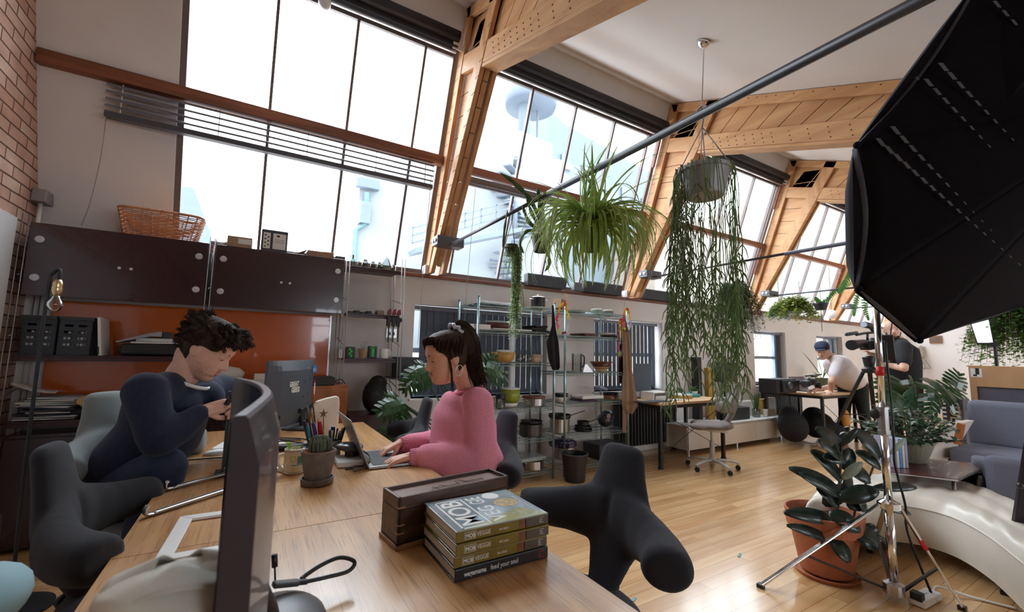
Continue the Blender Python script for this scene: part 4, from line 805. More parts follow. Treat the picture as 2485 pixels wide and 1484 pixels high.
# --- two pen pots, white lamp shell, brushes
def pens():
    o = (.285, 2.16, TZ+.0008); t = thing('pen_pot', 'black pen pot full of brushes and pens behind the cactus', 'pot', o); build(MB().lathe([(.036, 0), (.038, .1), (.035, .1), (.033, .004), (0, .004)], o, 24), 'cup', m_black, t)
    def pen(px, py, bx, by, L, r, m, lab, tip=None, cat='pen', tm=None):
        b = V((o[0]+bx, o[1]+by, o[2]+.02)); e = ony(px, py, o[1]+by*1.5); d = (e-b); u = thing({'pen': 'pen', 'brush': 'paint_brush', 'marker': 'marker_pen', 'star': 'star_pick'}[cat], lab, 'pen' if cat in ('pen', 'marker') else ('brush' if cat == 'brush' else 'decoration'), b)
        build(MB().cyl(b, b+d*.62, r, n=10), 'shaft', m, u, smooth=True); build(MB().cyl(b+d*.62, e, r*(1.12 if tip else 1), r*(1.0 if tip != 'point' else .3), n=10), 'end', tm or m, u, smooth=True); return b, e, u
    mw = mat('pencil_wood', srgb(160, 110, 62), .5); md = mat('dark_print_pen', (.12, .08, .05), .4, var=.6, scale=80); mp = mat('purple_plastic', (.08, .02, .18), .35); mc = mat('cyan_plastic', (.01, .22, .38), .35); mr = mat('red_plastic', (.45, .01, .03), .35)
    pen(745, 985, -.015, .005, .2, .004, md, 'patterned pencil, leftmost of the tall ones in the black pot'); pen(760, 982, -.002, .01, .2, .004, md, 'patterned dark pencil standing highest in the black pot'); pen(756, 1000, .0, -.004, .2, .0045, mw, 'plain wooden brush handle in the black pot', cat='brush')
    pen(760, 1026, .002, -.012, .1, .008, m_white, 'white marker with purple cap in the black pot', 1, 'marker', mp); pen(746, 1035, -.02, -.012, .1, .0065, m_white, 'marker with cyan cap in the black pot', 1, 'marker', mc); pen(777, 1022, .012, -.008, .1, .008, m_white, 'white marker with red cap in the black pot', 1, 'marker', mr); pen(771, 1015, .008, .004, .1, .004, mr, 'thin red pen in the black pot', 'point')
    pen(738, 1020, -.026, -.004, .1, .008, m_black, 'thick black marker at the left of the black pot', 1, 'marker', m_black)
    b, e, u = pen(785, 1003, .02, .0, .2, .0022, mw, 'wooden pick topped with a bark star', cat='star'); mb = MB(); P = []
    for k in range(10): r = .021 if k % 2 == 0 else .007; P.append(V((e.x+r*sin(k*pi/5), e.y, e.z+r*cos(k*pi/5))))
    mb.prism(P, (0, .006, 0)); build(mb, 'star', mat('bark', srgb(130, 96, 76), .9), u)
    o2 = (.345, 2.155, TZ+.0008); t = thing('pen_pot', 'grey pen pot full of black pens beside the laptop', 'pot', o2); build(MB().lathe([(.030, 0), (.033, .082), (.030, .082), (.028, .004), (0, .004)], o2, 24), 'cup', mat('grey_ceramic', (.3, .29, .28), .5), t)
    rnd = random.Random(9)
    for k in range(9):
        a = k*.7; b = V((o2[0]+.015*cos(a), o2[1]+.015*sin(a), o2[2]+.01)); e = V((o2[0]+.010+.032*cos(a), o2[1]+.028*sin(a), o2[2]+.115+.02*rnd.random())); u = thing('pen', ('black pen in the grey pot beside the laptop, '+('leaning right', 'leaning back right', 'leaning to the back', '', 'leaning to the left', 'leaning front left', 'leaning to the front', 'leaning front right, silver capped', 'upright near the right rim')[k]) if k != 3 else 'blue-capped pen in the grey pot beside the laptop', 'pen', b, group='black pens in the grey pot' if k != 3 else None)
        build(MB().cyl(b, e, .004, n=8), 'barrel', m_black if k != 3 else m_white, u, smooth=True); build(MB().cyl(e, e+(e-b).normalized()*.012, .0042, .003, n=8), 'cap', m_alu if k % 2 else m_black, u, smooth=True) if k != 3 else build(MB().ell(e, (.009, .009, .009)), 'cap', mat('cobalt_plastic', (.005, .02, .4), .3), u, smooth=True)
    # upright white lamp shell
    c = (.335, 2.42, TZ+.001); t = thing('white_table_lamp', 'tall rounded white plastic object standing behind the pen pots', 'lamp', c)
    P = [(-.062, 0), (-.066, .10), (-.062, .19), (-.045, .232), (.0, .246), (.05, .256), (.062, .248), (.066, .22), (.066, .1), (.060, 0)]
    build(MB().prism([(c[0]+x, c[1]-.02, c[2]+z) for x, z in P], (0, .04, 0)), 'shell', mat('cream_plastic', srgb(232, 226, 206), .35), t, bevel=.012, bseg=4)
pens()
# --- laptop on its folded sleeve
def laptop():
    m_sg = mat('space_grey_aluminium', (.36, .36, .38), .35, .9); x0, y0 = .445, 1.885; W, D = .304, .212; z0 = TZ+.004
    one(MB().prism([(x0-.005, y0+.03, TZ+.001), (x0-.06, y0-.0, TZ+.001), (x0-.045, y0+.25, TZ+.001), (x0+.01, y0+.28, TZ+.03), (x0+.012, y0+.02, TZ+.03)][::-1], (.0, .0, .0015)), 'laptop_sleeve', mat('brown_felt', srgb(112, 84, 62), .9), 'folded brown felt sleeve wedged behind the laptop', 'sleeve')
    t = thing('laptop', 'open silver-grey laptop in front of the woman in pink', 'laptop', (x0+.1, y0+.15, TZ))
    build(MB().bx(x0, x0+D, y0, y0+W, z0-.003, z0+.009), 'base', m_sg, t, bevel=.003)
    kb = build(MB().bx(x0+.022, x0+.125, y0+.016, y0+W-.016, z0+.0091, z0+.0096), 'keyboard', m_black, t); mb = MB()
    for r in range(6):
        n = 14
        for k in range(n): yk = y0+.018+k*(W-.036)/n; mb.bx(x0+.025+r*.0165, x0+.025+r*.0165+.0142, yk+.001, yk+(W-.036)/n-.0012, z0+.0096, z0+.0105) if not (r == 5 and 4 < k < 9) else None
    build(mb, 'keys', mat('key_plastic', (.02, .02, .022), .5), kb)
    build(MB().bx(x0+.132, x0+.205, y0+.09, y0+W-.09, z0+.0091, z0+.0095), 'trackpad', mat('trackpad_grey', (.3, .3, .32), .3), t)
    # lid: hinge on the left side, leaning away from her
    p1 = onx(808, 1018, x0-.085); hz = z0+.010; a = R_(113); d = V((cos(a), 0, sin(a))); n = V((sin(a), 0, -cos(a)))
    L = .212; H0 = V((x0+.002, y0, hz)); lid = MB(); pts = [H0, H0+V((0, W, 0)), H0+V((0, W, 0))+d*L, H0+d*L]; lid.prism(pts, n*.005*-1)
    l = build(lid, 'lid', m_sg, t, bevel=.0015); e = .007
    build(MB().prism([H0+d*e+V((0, e, 0))+n*.0003, H0+V((0, W-e, 0))+d*e+n*.0003, H0+V((0, W-e, 0))+d*(L-e)+n*.0003, H0+V((0, e, 0))+d*(L-e)+n*.0003], n*.0006), 'screen', mat('dark_screen', (.02, .02, .022), .12), l)
    c = H0+V((0, W/2, 0))+d*L*.5-n*.0056; mb = MB(); mb.ell(c, (.013, .011, .0006), 16, MX.Rotation(-(pi/2-a), 3, 'Y') @ MX.Rotation(pi/2, 3, 'Y')); build(mb, 'emblem', m_chrome, l)
laptop()
# --- clutter between mug and laptop
one(MB().prism([(.335, 1.97, TZ+.001), (.44, 1.95, TZ+.001), (.45, 2.10, TZ+.001), (.34, 2.12, TZ+.001)], (0, 0, .024)), 'white_charger', m_white, 'white square charger block between cactus pot and laptop', 'charger', bevel=.006)
t = thing('desk_scanner', 'dark curved handheld gadget lying beside the laptop screen', 'gadget', (.41, 2.1, TZ+.03)); build(MB().ell((.41, 2.07, TZ+.062), (.05, .055, .022)).ell((.385, 2.09, TZ+.065), (.05, .045, .018)), 'shell', mat('bronze_grey_plastic', (.06, .055, .06), .3, coat=.3), t, remesh=.005, sm=4); build(MB().lathe([(.03, .0), (.03, .02), (.02, .03)], (.41, 2.07, TZ+.026), 16), 'foot', m_black, t)
one(MB().tube(bez([(.45, 2.03, TZ+.05), (.47, 1.99, TZ+.035), (.455, 1.95, TZ+.01), (.40, 1.93, TZ+.005), (.36, 1.93, TZ+.004)], 8), .0035, 6), 'cable', m_black, 'black cable curling round the white charger block', 'cable', smooth=True)
one(MB().box((.135, 2.03, TZ+.008), (.04, .06, .014), MX.Rotation(.5, 3, 'Z')).box((.155, 2.05, TZ+.02), (.03, .045, .012), MX.Rotation(.3, 3, 'Z')), 'white_adapter', m_white, 'white plug adapter lying by the handle of the cream mug', 'adapter', bevel=.003)
# cables and hub under the grey monitor
t = thing('power_brick', 'black power brick on the table below the grey monitor', 'power brick', (.2, 2.45, TZ)); build(MB().box((.20, 2.42, TZ+.016), (.13, .05, .026), MX.Rotation(-.2, 3, 'Z')), 'block', m_black, t, bevel=.006)
build(MB().box((.255, 2.43, TZ+.016), (.02, .05, .028), MX.Rotation(-.2, 3, 'Z')), 'label_end', mat('grey_label', (.25, .25, .27), .5), t)
one(MB().tube(bez([(.08, 2.33, TZ+.006), (.14, 2.30, TZ+.006), (.25, 2.34, TZ+.006), (.27, 2.50, TZ+.008), (.16, 2.62, TZ+.01), (.10, 2.55, TZ+.012), (.12, 2.42, TZ+.02), (.2, 2.36, TZ+.03), (.29, 2.44, TZ+.02), (.27, 2.62, TZ+.01), (.18, 2.70, TZ+.01), (.11, 2.62, TZ+.03), (.15, 2.5, TZ+.04), (.24, 2.5, TZ+.03)], 8), .0038, 7), 'cable_coil', m_black, 'coil of black cable around the power brick', 'cable', smooth=True)
one(MB().tube(bez([(.40, 2.62, TZ+.02), (.42, 2.58, TZ+.004), (.395, 2.5, TZ+.004), (.38, 2.35, TZ+.004), (.37, 2.25, TZ+.004)], 8), .003, 6), 'cable', m_black, 'thin black cable running behind the white upright object', 'cable', smooth=True)
one(MB().box((.08, 2.63, TZ+.004), (.16, .17, .006), MX.Rotation(.25, 3, 'Z')), 'paper_pad', m_paper, 'white sheet lying under the grey monitor', 'paper')
# --- big grey monitor, seen from behind
def monitor2():
    t = thing('monitor', 'large curved grey monitor seen from behind, with stickers', 'monitor', (.28, 3.0, TZ)); m_mg = mat('slate_monitor_shell', srgb(78, 86, 98), .38, var=.06)
    A = V((.075, 2.80, 0)); B = V((.365, 3.26, 0)); zb, zt = TZ+.035, 1.165; d = (B-A); n = V((d.y, -d.x, 0)).normalized()      # n points to the camera side (right/back)
    def f(u, v, off, bow=.035): p = A+d*u+n*(off+bow*(1-(2*u-1)**2)-.018); return V((p.x+.006*(v-.5), p.y, zb+(zt-zb)*v-.0*u))
    mb = MB(); N = 20; P = []
    mb.grid(lambda u, v: f(u, v, .014+.020*min(1, 6*min(u, 1-u, v, 1-v))), N, 14); mb.grid(lambda u, v: f(1-u, v, 0), N, 14)
    mb.grid(lambda u, v: f(u, 1, .014*v), N, 2); mb.grid(lambda u, v: f(u, 0, .014*(1-v)), N, 2); mb.grid(lambda u, v: f(0, u, .014*(1-v)), 14, 2); mb.grid(lambda u, v: f(1, u, .014*v), 14, 2)
    build(mb, 'shell', m_mg, t, smooth=False)
    def at(u, v, off=.0355): return f(u, v, off)
    def fr(u, v, off=.036): o = at(u, v, off); e = (at(u+.02, v)-at(u-.02, v)).normalized(); return M4(o, e, (0, 0, 1), e.cross(V((0, 0, 1))))
    k = build(MB().text('GREAT', .042, fr(.28, .60), .0006, sx=.66, bold=.0016), 'sticker_lettering', m_printw, t); build(MB().text('GEEKS', .042, fr(.32, .51), .0006, sx=.66, bold=.0016), 'sticker_lettering', m_printw, t)
    F = fr(.80, .83); build(MB().add([F @ V(q) for q in ((0, -.02, 0), (.085, -.02, 0), (.085, .028, 0), (0, .028, 0))], [(0, 1, 2, 3)]), 'blue_sticker', mat('blue_sticker', (.06, .22, .5), .4), t); F2 = fr(.80, .83, .0365); build(MB().text('ZiTec', .026, F2 @ MX.Translation((.006, -.008, 0)), .0003), 'sticker_print', m_printw, t)
    F = fr(.90, .50); build(MB().add([F @ V(q) for q in ((0, -.05, 0), (.035, -.06, 0), (.035, .05, 0), (0, .06, 0))], [(0, 1, 2, 3)]), 'red_white_sticker', mat('red_sticker', (.5, .03, .04), .4), t); F = fr(.905, .5, .0366); build(MB().add([F @ V(q) for q in ((.004, -.035, 0), (.03, -.04, 0), (.03, .035, 0), (.004, .04, 0))], [(0, 1, 2, 3)]), 'sticker_patch', m_printw, t)
    F = fr(.62, .86, .0362); build(MB().text('BENQ', .014, F, .0003, bold=.0004), 'maker_lettering', m_alu, t)
    mb = MB()
    for u, v in ((.60, .66), (.73, .68), (.58, .42), (.71, .44)): mb.ell(at(u, v), (.004, .004, .004), 8)
    mb.ell(at(.16, .16), (.010, .010, .016), 12); build(mb, 'screw_holes', m_black, t)
    c = A+d*.62; base = V((c.x+n.x*.05, c.y+n.y*.05, TZ+.0)); build(MB().box(base+V((0, 0, .009)), (.22, .16, .016), MX.Rotation(math.atan2(d.y, d.x), 3, 'Z')), 'stand_base', m_mg, t, bevel=.006)
    build(MB().bar(base+V((0, 0, .01)), at(.62, .22, .02), .05, .02), 'stand_neck', m_black, t, bevel=.004); build(MB().bar(at(.5, .2, .04), at(.85, .24, .035), .03, .03), 'cable_cover', m_black, t, bevel=.006)
monitor2()
# the laptop of the seated man, half hidden by the foreground monitor
t = thing('dark_screen', 'dark upright screen right behind the foreground monitor, by the man\'s hands', 'screen', (-.1, 2.1, TZ)); p = ony(560, 955, 2.06); build(MB().bx(p.x, p.x+.10, 2.06, 2.075, TZ+.03, p.z+.0), 'panel', mat('dim_screen', (.045, .06, .075), .3), t, bevel=.002); build(MB().bx(p.x-.008, p.x, 2.05, 2.08, TZ+.001, p.z+.01), 'edge', m_black, t); build(MB().bx(p.x-.03, p.x+.12, 2.03, 2.12, TZ+.001, TZ+.012), 'foot', m_black, t)
# mouse, its cable, keyboard corner
t = thing('computer_mouse', 'flat white computer mouse at the left edge of the table', 'mouse', (-.12, 2.46, TZ)); build(MB().ell((-.115, 2.47, TZ+.004), (.055, .03, .02), 20, MX.Rotation(.15, 3, 'Z')), 'shell', m_white, t, smooth=True); build(MB().ell((-.115, 2.47, TZ+.0035), (.0555, .0305, .0045), 20, MX.Rotation(.15, 3, 'Z')), 'base', m_alu, t, smooth=True)
one(MB().tube(bez([(-.25, 2.38, TZ-.1), (-.262, 2.38, TZ), (-.24, 2.38, TZ+.004), (-.15, 2.38, TZ+.004), (-.02, 2.36, TZ+.004)], 8), .0028, 6), 'cable', m_black, 'thin black cable running over the left table edge under the mouse', 'cable', smooth=True)
one(MB().box((-.05, 2.70, TZ+.006), (.12, .30, .008), MX.Rotation(-.25, 3, 'Z')), 'keyboard', m_white, 'white slim keyboard partly hidden by the foreground monitor', 'keyboard', bevel=.003)
# laptop stand arms (aluminium rails with hooked ends) and the white stand plate
def rail(p, q, lab):
    p, q = V(p), V(q); t = thing('stand_rail', lab, 'rail', p, group='aluminium laptop stand rails'); d = (q-p).normalized(); up = V((0, 0, 1))
    path = [p+d*.002+up*.034, p-d*.006+up*.022, p-d*.001+up*.009, p+d*.018+up*.006, p+d*.05+up*.008, q+up*.012]
    build(MB().tube(bez(path, 5), [(.010, .0045)]*26, 10), 'rail', m_alu, t, smooth=True)
    build(MB().bar(p+d*.03+up*.0125, q+up*.0180, .006, .002), 'rubber_strip', mat('grey_rubber', (.2, .2, .22), .6), t)
rail((-.225, 1.925, TZ+.001), (.04, 2.11, TZ+.001), 'aluminium rail with a hooked end, the farther of two by the left table edge'); rail((-.235, 1.66, TZ+.001), (.03, 1.885, TZ+.001), 'aluminium rail with a hooked end, the nearer of two by the left table edge')
t = thing('laptop_tray', 'flat white open frame lying on the table under the foreground monitor', 'frame', (-.08, 1.47, TZ)); q = [onz(395, 1330, TZ), onz(437, 1258, TZ), onz(600, 1245, TZ), onz(600, 1338, TZ)]
a, b, c, d = [V((p.x, p.y, TZ+.001)) for p in q]; a = V((-.165, 1.30, TZ+.001)); b = V((-.150, 1.605, TZ+.001)); c = V((.02, 1.60, TZ+.001)); d = V((.01, 1.30, TZ+.001)); w = .062; mb = MB()
for p, r in ((a, b), (b, c), (c, d), (d, a)): u = (r-p).normalized(); nn = V((u.y, -u.x, 0)); mb.prism([p, r, r+nn*w*.55-u*w*.55, p+nn*w*.55+u*w*.55], (0, 0, .008))
build(mb, 'frame', m_white, t, bevel=.002)
# pale vessel very near the lens
def vessel():
    c = V((-.075, .60, TZ+.001)); c = V((ony(432, 1400, .60).x, .60, TZ+.001)); t = thing('pale_vessel', 'out-of-focus pale translucent vessel with a wavy folded rim, bottom left', 'vessel', c); zt = ony(430, 1345, .60).z-TZ
    zt *= .97
    def f(u, v): a = 2*pi*u; q = min(1, v/.78); w = max(0, (v-.78)/.22); r = (.046+.017*sin(q*pi*.55))*(1-w)**.5*(1+.03*sin(3*a+1)*q); top = zt*(.90*q+.10*w)*(1+(.05*sin(2*a+.6)+.012*sin(5*a))*(1-w)); return c+V((r*cos(a)*1.12, r*sin(a)*.8, top))
    build(MB().grid(f, 56, 30, cu=True), 'body', mat('frosted_cream', srgb(232, 230, 218), .5, var=.04), t, smooth=True)
    build(MB().grid(lambda u, v: c+V(((.02+.042*v)*cos(2*pi*u), (.016+.03*v)*sin(2*pi*u), zt*(1.0+.02*sin(6*pi*u)-.06*v))), 40, 6, cu=True), 'folded_rim', mat('frosted_cream2', srgb(226, 226, 216), .6), t, smooth=True, solid=.002)
vessel()
# --- curved monitor in the foreground, seen edge on
def monitor1():
    t = thing('curved_monitor', 'big curved black monitor in the foreground seen edge-on', 'monitor', (.06, .85, TZ)); zt, zb = 1.17, TZ+.06
    path = bez([(-.0145, .525, 0), (.004, .66, 0), (.015, .78, 0), (.010, .93, 0), (-.008, 1.05, 0), (-.035, 1.16, 0)], 6)
    def f(i, off, z): a = path[max(0, i-1)]; b = path[min(len(path)-1, i+1)]; d = (b-a).normalized(); n = V((d.y, -d.x, 0)); p = path[i]+n*off; return V((p.x, p.y, z))
    K = len(path); sec = [(0, zb), (0, zt-.002), (.002, zt), (.012, zt), (.015, zt-.003), (.028, zt-.05), (.030, zb+.05), (.015, zb)]
    mb = MB(); mb.grid(lambda u, v: (lambda i, j: f(i, sec[j][0]*(1 if 2 < j < 7 else 1), sec[j][1]))(round(u*(K-1)), round(v*(len(sec)-1))), K, len(sec))
    for i in (0, K-1): mb.add([f(i, o, z) for o, z in sec], [tuple(range(len(sec)))])
    sh = build(mb, 'shell', mat('dark_gloss_shell', (.075, .070, .085), .33, coat=.3), t, smooth=False)
    mb = MB(); mb.grid(lambda u, v: f(round(u*(K-1)), -.0012, zb+.01+(zt-.016-zb)*v), K, 2); build(mb, 'screen', mat('black_screen', (.01, .01, .012), .15), t)
    mb = MB(); mb.grid(lambda u, v: f(round(u*(K-1)), .0025+.0095*v, zt+.0006), K, 2); build(mb, 'top_bezel', mat('purplish_bezel', (.10, .075, .10), .25, coat=.4), t)
    build(MB().tube(bez([(.03, .84, TZ+.13), (.045, .85, TZ+.09), (.06, .86, TZ+.05), (.06, .87, TZ+.012)], 5), [(.03, .010)]*16, 12), 'stand_neck', m_black, t, smooth=True)
    build(MB().ell((.068, .92, TZ+.004), (.085, .10, .035), 30), 'stand_base', mat('dark_grey_base', (.12, .12, .125), .35), t, smooth=True)
    # usb plug and looped lead at the back
    p = V((.035, .90, .815)); q = ony(725, 1412, .98)
    c = thing('usb_cable', 'black usb plug with a looped lead behind the foreground monitor', 'cable', q); a = ony(662, 1418, .97)
    build(MB().bar(a, q, .018, .010), 'plug', mat('plug_plastic', (.05, .05, .055), .4), c, bevel=.003)
    build(MB().bar(q, q+(q-a)*.35, .010, .009), 'strain_relief', m_black, c, bevel=.002); s = q+(q-a)*.3
    build(MB().tube(bez([s, ony(790, 1400, .99), ony(845, 1385, 1.0), ony(860, 1362, 1.01), ony(825, 1352, 1.02), ony(780, 1370, 1.02), ony(735, 1400, 1.01), s+V((-.005, .01, .002))], 8), .0042, 8), 'lead', m_black, c, smooth=True)
    a = ony(666, 1345, 1.0); b = ony(668, 1410, 1.0); one(MB().cyl(a, a+(b-a)*.45, .0055, n=8).cyl(a+(b-a)*.4, b, .002, n=6), 'power_plug', m_black, 'small black right-angle plug at the back of the foreground monitor', 'plug', smooth=True)
monitor1()
# ---------------------------------------------------------------- saddle chairs with a cross-shaped back
m_chairblack = mat('charcoal_chair_fabric', srgb(40, 43, 52), .9, bump=.5, bscale=900, var=.15, scale=400, sheen=.15); m_chairgrey = mat('grey_green_chair_fabric', srgb(142, 150, 150), .9, bump=.4, bscale=700, var=.08, scale=300); m_chairtaupe = mat('taupe_chair_fabric', srgb(120, 110, 106), .9, var=.08, scale=100); m_wplast = mat('pale_grey_plastic', srgb(186, 182, 176), .4)
def capisco(lab, fabric, base_m, seat_z=.50, group=None, zoff=0.0, hi=1.0):
    """local frame: sitter looks along +Y, floor at z 0"""
    t = thing('saddle_chair', lab, 'chair', (0, 0, 0), group=group); s = seat_z-.50
    mb = MB(); Z = lambda z: z+s
    sp = [(0, -.11, Z(.47)), (0, -.165, Z(.54)), (0, -.205, Z(.62)), (0, -.225, Z(.70)), (0, -.235, Z(.75)), (0, -.245, Z(.80)), (0, -.258, Z(.865)), (0, -.275, Z(.94)), (0, -.279, Z(.958))]
    w = [.050, .058, .088, .145, .150, .122, .100, .085, .060]; th = [.030, .032, .036, .040, .042, .040, .038, .034, .022]
    mb.tube(sp, list(zip(w, th)), 20, up=(0, 1, 0))
    for e in (-1, 1):
        mb.tube([(e*.02, -.222, Z(.725)), (e*.10, -.212, Z(.722)), (e*.18, -.180, Z(.715)), (e*.235, -.142, Z(.712)), (e*.270, -.105, Z(.712)), (e*.288, -.080, Z(.712)), (e*.300, -.062, Z(.712))], [(.042, .100), (.046, .092), (.054, .074), (.062, .066), (.068, .062), (.070, .060), (.058, .050)], 18, up=(0, 0, 1))
    build(mb, 'backrest', fabric, t, remesh=.010, sm=7)
    mb = MB(); mb.ell((0, -.02, Z(.475)), (.19, .21, .045), 24); mb.ell((-.13, .13, Z(.47)), (.09, .10, .04), 16); mb.ell((.13, .13, Z(.47)), (.09, .10, .04), 16); mb.ell((0, -.14, Z(.49)), (.17, .08, .05), 18); mb.ell((0, .08, Z(.485)), (.06, .14, .045), 16)
    build(mb, 'seat', fabric, t, remesh=.012, sm=5)
    build(MB().ell((0, 0, Z(.44)), (.11, .13, .03), 18).bx(-.02, .02, -.16, .02, Z(.405), Z(.43)).tube([(0, -.10, Z(.42)), (0, -.17, Z(.44)), (0, -.215, Z(.52))], [(.028, .012)]*3, 10), 'mechanism', base_m, t, smooth=True)
    build(MB().cyl((0, 0, .06), (0, 0, .30), .026, n=16).cyl((0, 0, .30), (0, 0, Z(.43)), .014, n=12), 'column', base_m, t, smooth=True)
    b = MB()
    for k in range(5):
        a = k*2*pi/5+.3; d = V((sin(a), cos(a), 0)); b.tube([d*.02+V((0, 0, .095)), d*.12+V((0, 0, .10)), d*.22+V((0, 0, .088)), d*.285+V((0, 0, .072))], [(.032, .016), (.026, .013), (.022, .011), (.020, .010)], 10)
    b.lathe([(.03, .05), (.042, .07), (.040, .115), (.028, .13)], (0, 0, 0), 18); build(b, 'star_base', base_m, t, smooth=True)
    for k in range(5):
        a = k*2*pi/5+.3; d = V((sin(a), cos(a), 0))*.27; cst = build(MB().cyl(d+V((-.014, 0, .027)), d+V((-.004, 0, .027)), .026, n=16).cyl(d+V((.004, 0, .027)), d+V((.014, 0, .027)), .026, n=16), 'caster', m_black, t); build(MB().cyl(d+V((0, 0, .03)), d+V((0, 0, .07)), .007, n=8), 'pin', m_alu, cst)
    return t
def put(t, x, y, rz): t.location = (x, y, 0); t.rotation_euler = (0, 0, rz)
ch0 = capisco('black saddle chair at the right of the near table, its back to the room', m_chairblack, m_black, .47, 'charcoal saddle chairs'); put(ch0, .86, 1.085, R_(97))
chL = capisco('black saddle chair at the left of the near table, seen from the front', m_chairblack, m_black, .585, 'charcoal saddle chairs'); put(chL, -.20, 1.66, R_(-91)); chL.scale = (.93,)*3
dup(ch0, (.93, 2.02, 0), R_(93), 'black saddle chair the woman in pink sits on'); dup(ch0, (.76, 2.86, 0), R_(80), 'black saddle chair behind the woman, in front of the leafy plant')
ch1 = capisco('pale grey-green saddle chair the man in the navy sweater sits on', m_chairgrey, m_alu, .585); put(ch1, -.30, 2.27, R_(-127))
ch2 = capisco('taupe saddle chair with white base standing at the far desk', m_chairtaupe, m_wplast, .50); put(ch2, 4.47, 3.06, R_(35))
# ---------------------------------------------------------------- along the window wall: blinds, racks, far desks
m_vslat = mat('slate_vertical_slat', srgb(84, 90, 102), .7, var=.05)
def vblind(x0, x1, z0, z1, lab, step=.075, head=None):
    t = thing('vertical_blind', lab, 'blind', ((x0+x1)/2, 4.2, z1), group='grey vertical slat blinds')
    a, b = head or (x0, x1); build(MB().bx(a, b, 4.14, 4.19, z1, z1+.04), 'headrail', m_slat, t, bevel=.003)
    mb = MB(); x = x0+.03
    while x < x1: mb.box((x, 4.165, (z0+z1)/2), (.086, .002, z1-z0), MX.Rotation(R_(14), 3, 'Z')); x += step
    build(mb, 'slats', m_vslat, t)
vblind(1.42, 2.90, .80, 1.65, 'grey vertical blind behind the left wire rack', head=(1.33, 2.91)); vblind(3.66, 4.88, .80, 1.65, 'grey vertical blind behind the right wire rack')
vblind(7.99, 8.16, .80, 1.65, 'bunched grey blind at the right of the third small window', .03, (7.19, 8.16)); vblind(9.75, 10.36, 1.25, 1.65, 'short grey blind in the last small window', .05, (9.32, 10.36))
def radiator(x0, x1, lab, z0=.10, z1=.70):
    t = thing('radiator', lab, 'radiator', ((x0+x1)/2, 4.0, 0), group='black column radiators'); n = int((x1-x0)/.055); m_rad = mat('black_iron', (.015, .014, .014), .45)
    for k in range(n): x = x0+(k+.5)*.055; build(MB().bx(x-.02, x+.02, 3.93, 4.03, z0, z1), 'column', m_rad, t, bevel=.015)
    build(MB().cyl((x0, 3.98, z0+.05), (x1, 3.98, z0+.05), .018).cyl((x0, 3.98, z1-.05), (x1, 3.98, z1-.05), .018).bx(x0+.02, x0+.05, 3.94, 4.02, 0, z0).bx(x1-.05, x1-.02, 3.94, 4.02, 0, z0), 'pipes_and_feet', m_rad, t)
radiator(3.9, 5.0, 'black column radiator under the first far desk'); radiator(7.2, 8.4, 'black column radiator behind the white bench and second far desk')
one(MB().cyl((2.42, 4.045, .001), (2.42, 4.045, 1.60), .032, n=20), 'white_pipe', m_white, 'fat white vertical pipe on the wall behind the left wire rack', 'pipe', smooth=True)
# --- chrome wire racks
m_rack = mat('bluish_chrome_wire', srgb(150, 176, 182), .25, .75)
def rack(x0, x1, zs, lab, post_extra=.06):
    y0, y1 = 3.58, 4.02; t = thing('wire_rack', lab, 'shelving', ((x0+x1)/2, 3.8, 0), group='chrome wire racks')
    for x in (x0, x1):
        for y in (y0, y1): build(MB().cyl((x, y, .001), (x, y, 1.70+post_extra), .0125, n=12).cyl((x, y, 1.70+post_extra), (x, y, 1.70+post_extra+.01), .014, n=12), 'post', m_rack, t, smooth=True)
    for z in zs:
        mb = MB()
        for zz in (z, z-.028):
            mb.cyl((x0, y0, zz), (x1, y0, zz), .0038, n=6).cyl((x0, y1, zz), (x1, y1, zz), .0038, n=6).cyl((x0, y0, zz), (x0, y1, zz), .0038, n=6).cyl((x1, y0, zz), (x1, y1, zz), .0038, n=6)
        n = 26
        for k in range(n+1):
            x = x0+(x1-x0)*k/n; mb.cyl((x, y0, z), (x, y1, z), .0018, n=4)
        P = [(x0+(x1-x0)*k/40, y0, z-.003-(.022 if k % 2 else 0)) for k in range(41)]; mb.tube(P, .002, 4)
        for y in (y0+.15, y0+.3): mb.cyl((x0, y, z-.005), (x1, y, z-.005), .003, n=5)
        build(mb, 'wire_shelf', m_rack, t)
ZL = [1.70, 1.45, 1.14, .70, .40, .08]; ZR = [1.70, 1.43, 1.04, .72, .40, .08]
rack(1.77, 2.655, ZL, 'chrome wire rack of kitchenware on the left, beside the woman'); rack(2.795, 3.70, ZR, 'chrome wire rack of kitchenware on the right, with the wooden bowl')
m_steel = mat('brushed_steel', (.55, .53, .52), .28, 1.0, var=.1, scale=40, stretch=(1, 1, .1)); m_pan = mat('black_enamel', (.012, .012, .015), .35)
m_clear = glass('clear_plastic', (.9, .93, .94), .6)
def bowl(cx, y, z, r, h, m, lab, name='bowl', cat='bowl', foot=.5, inner=None, grp=None):
    t = thing(name, lab, cat, (cx, y, z), group=grp); z += .0045
    build(MB().lathe([(0, 0), (r*foot, 0), (r*(foot+.28), h*.35), (r, h), (r*.95, h), (r*(foot+.2), h*.4), (0, h*.12)], (cx, y, z), 28), 'shell', m, t, smooth=True)
    return t
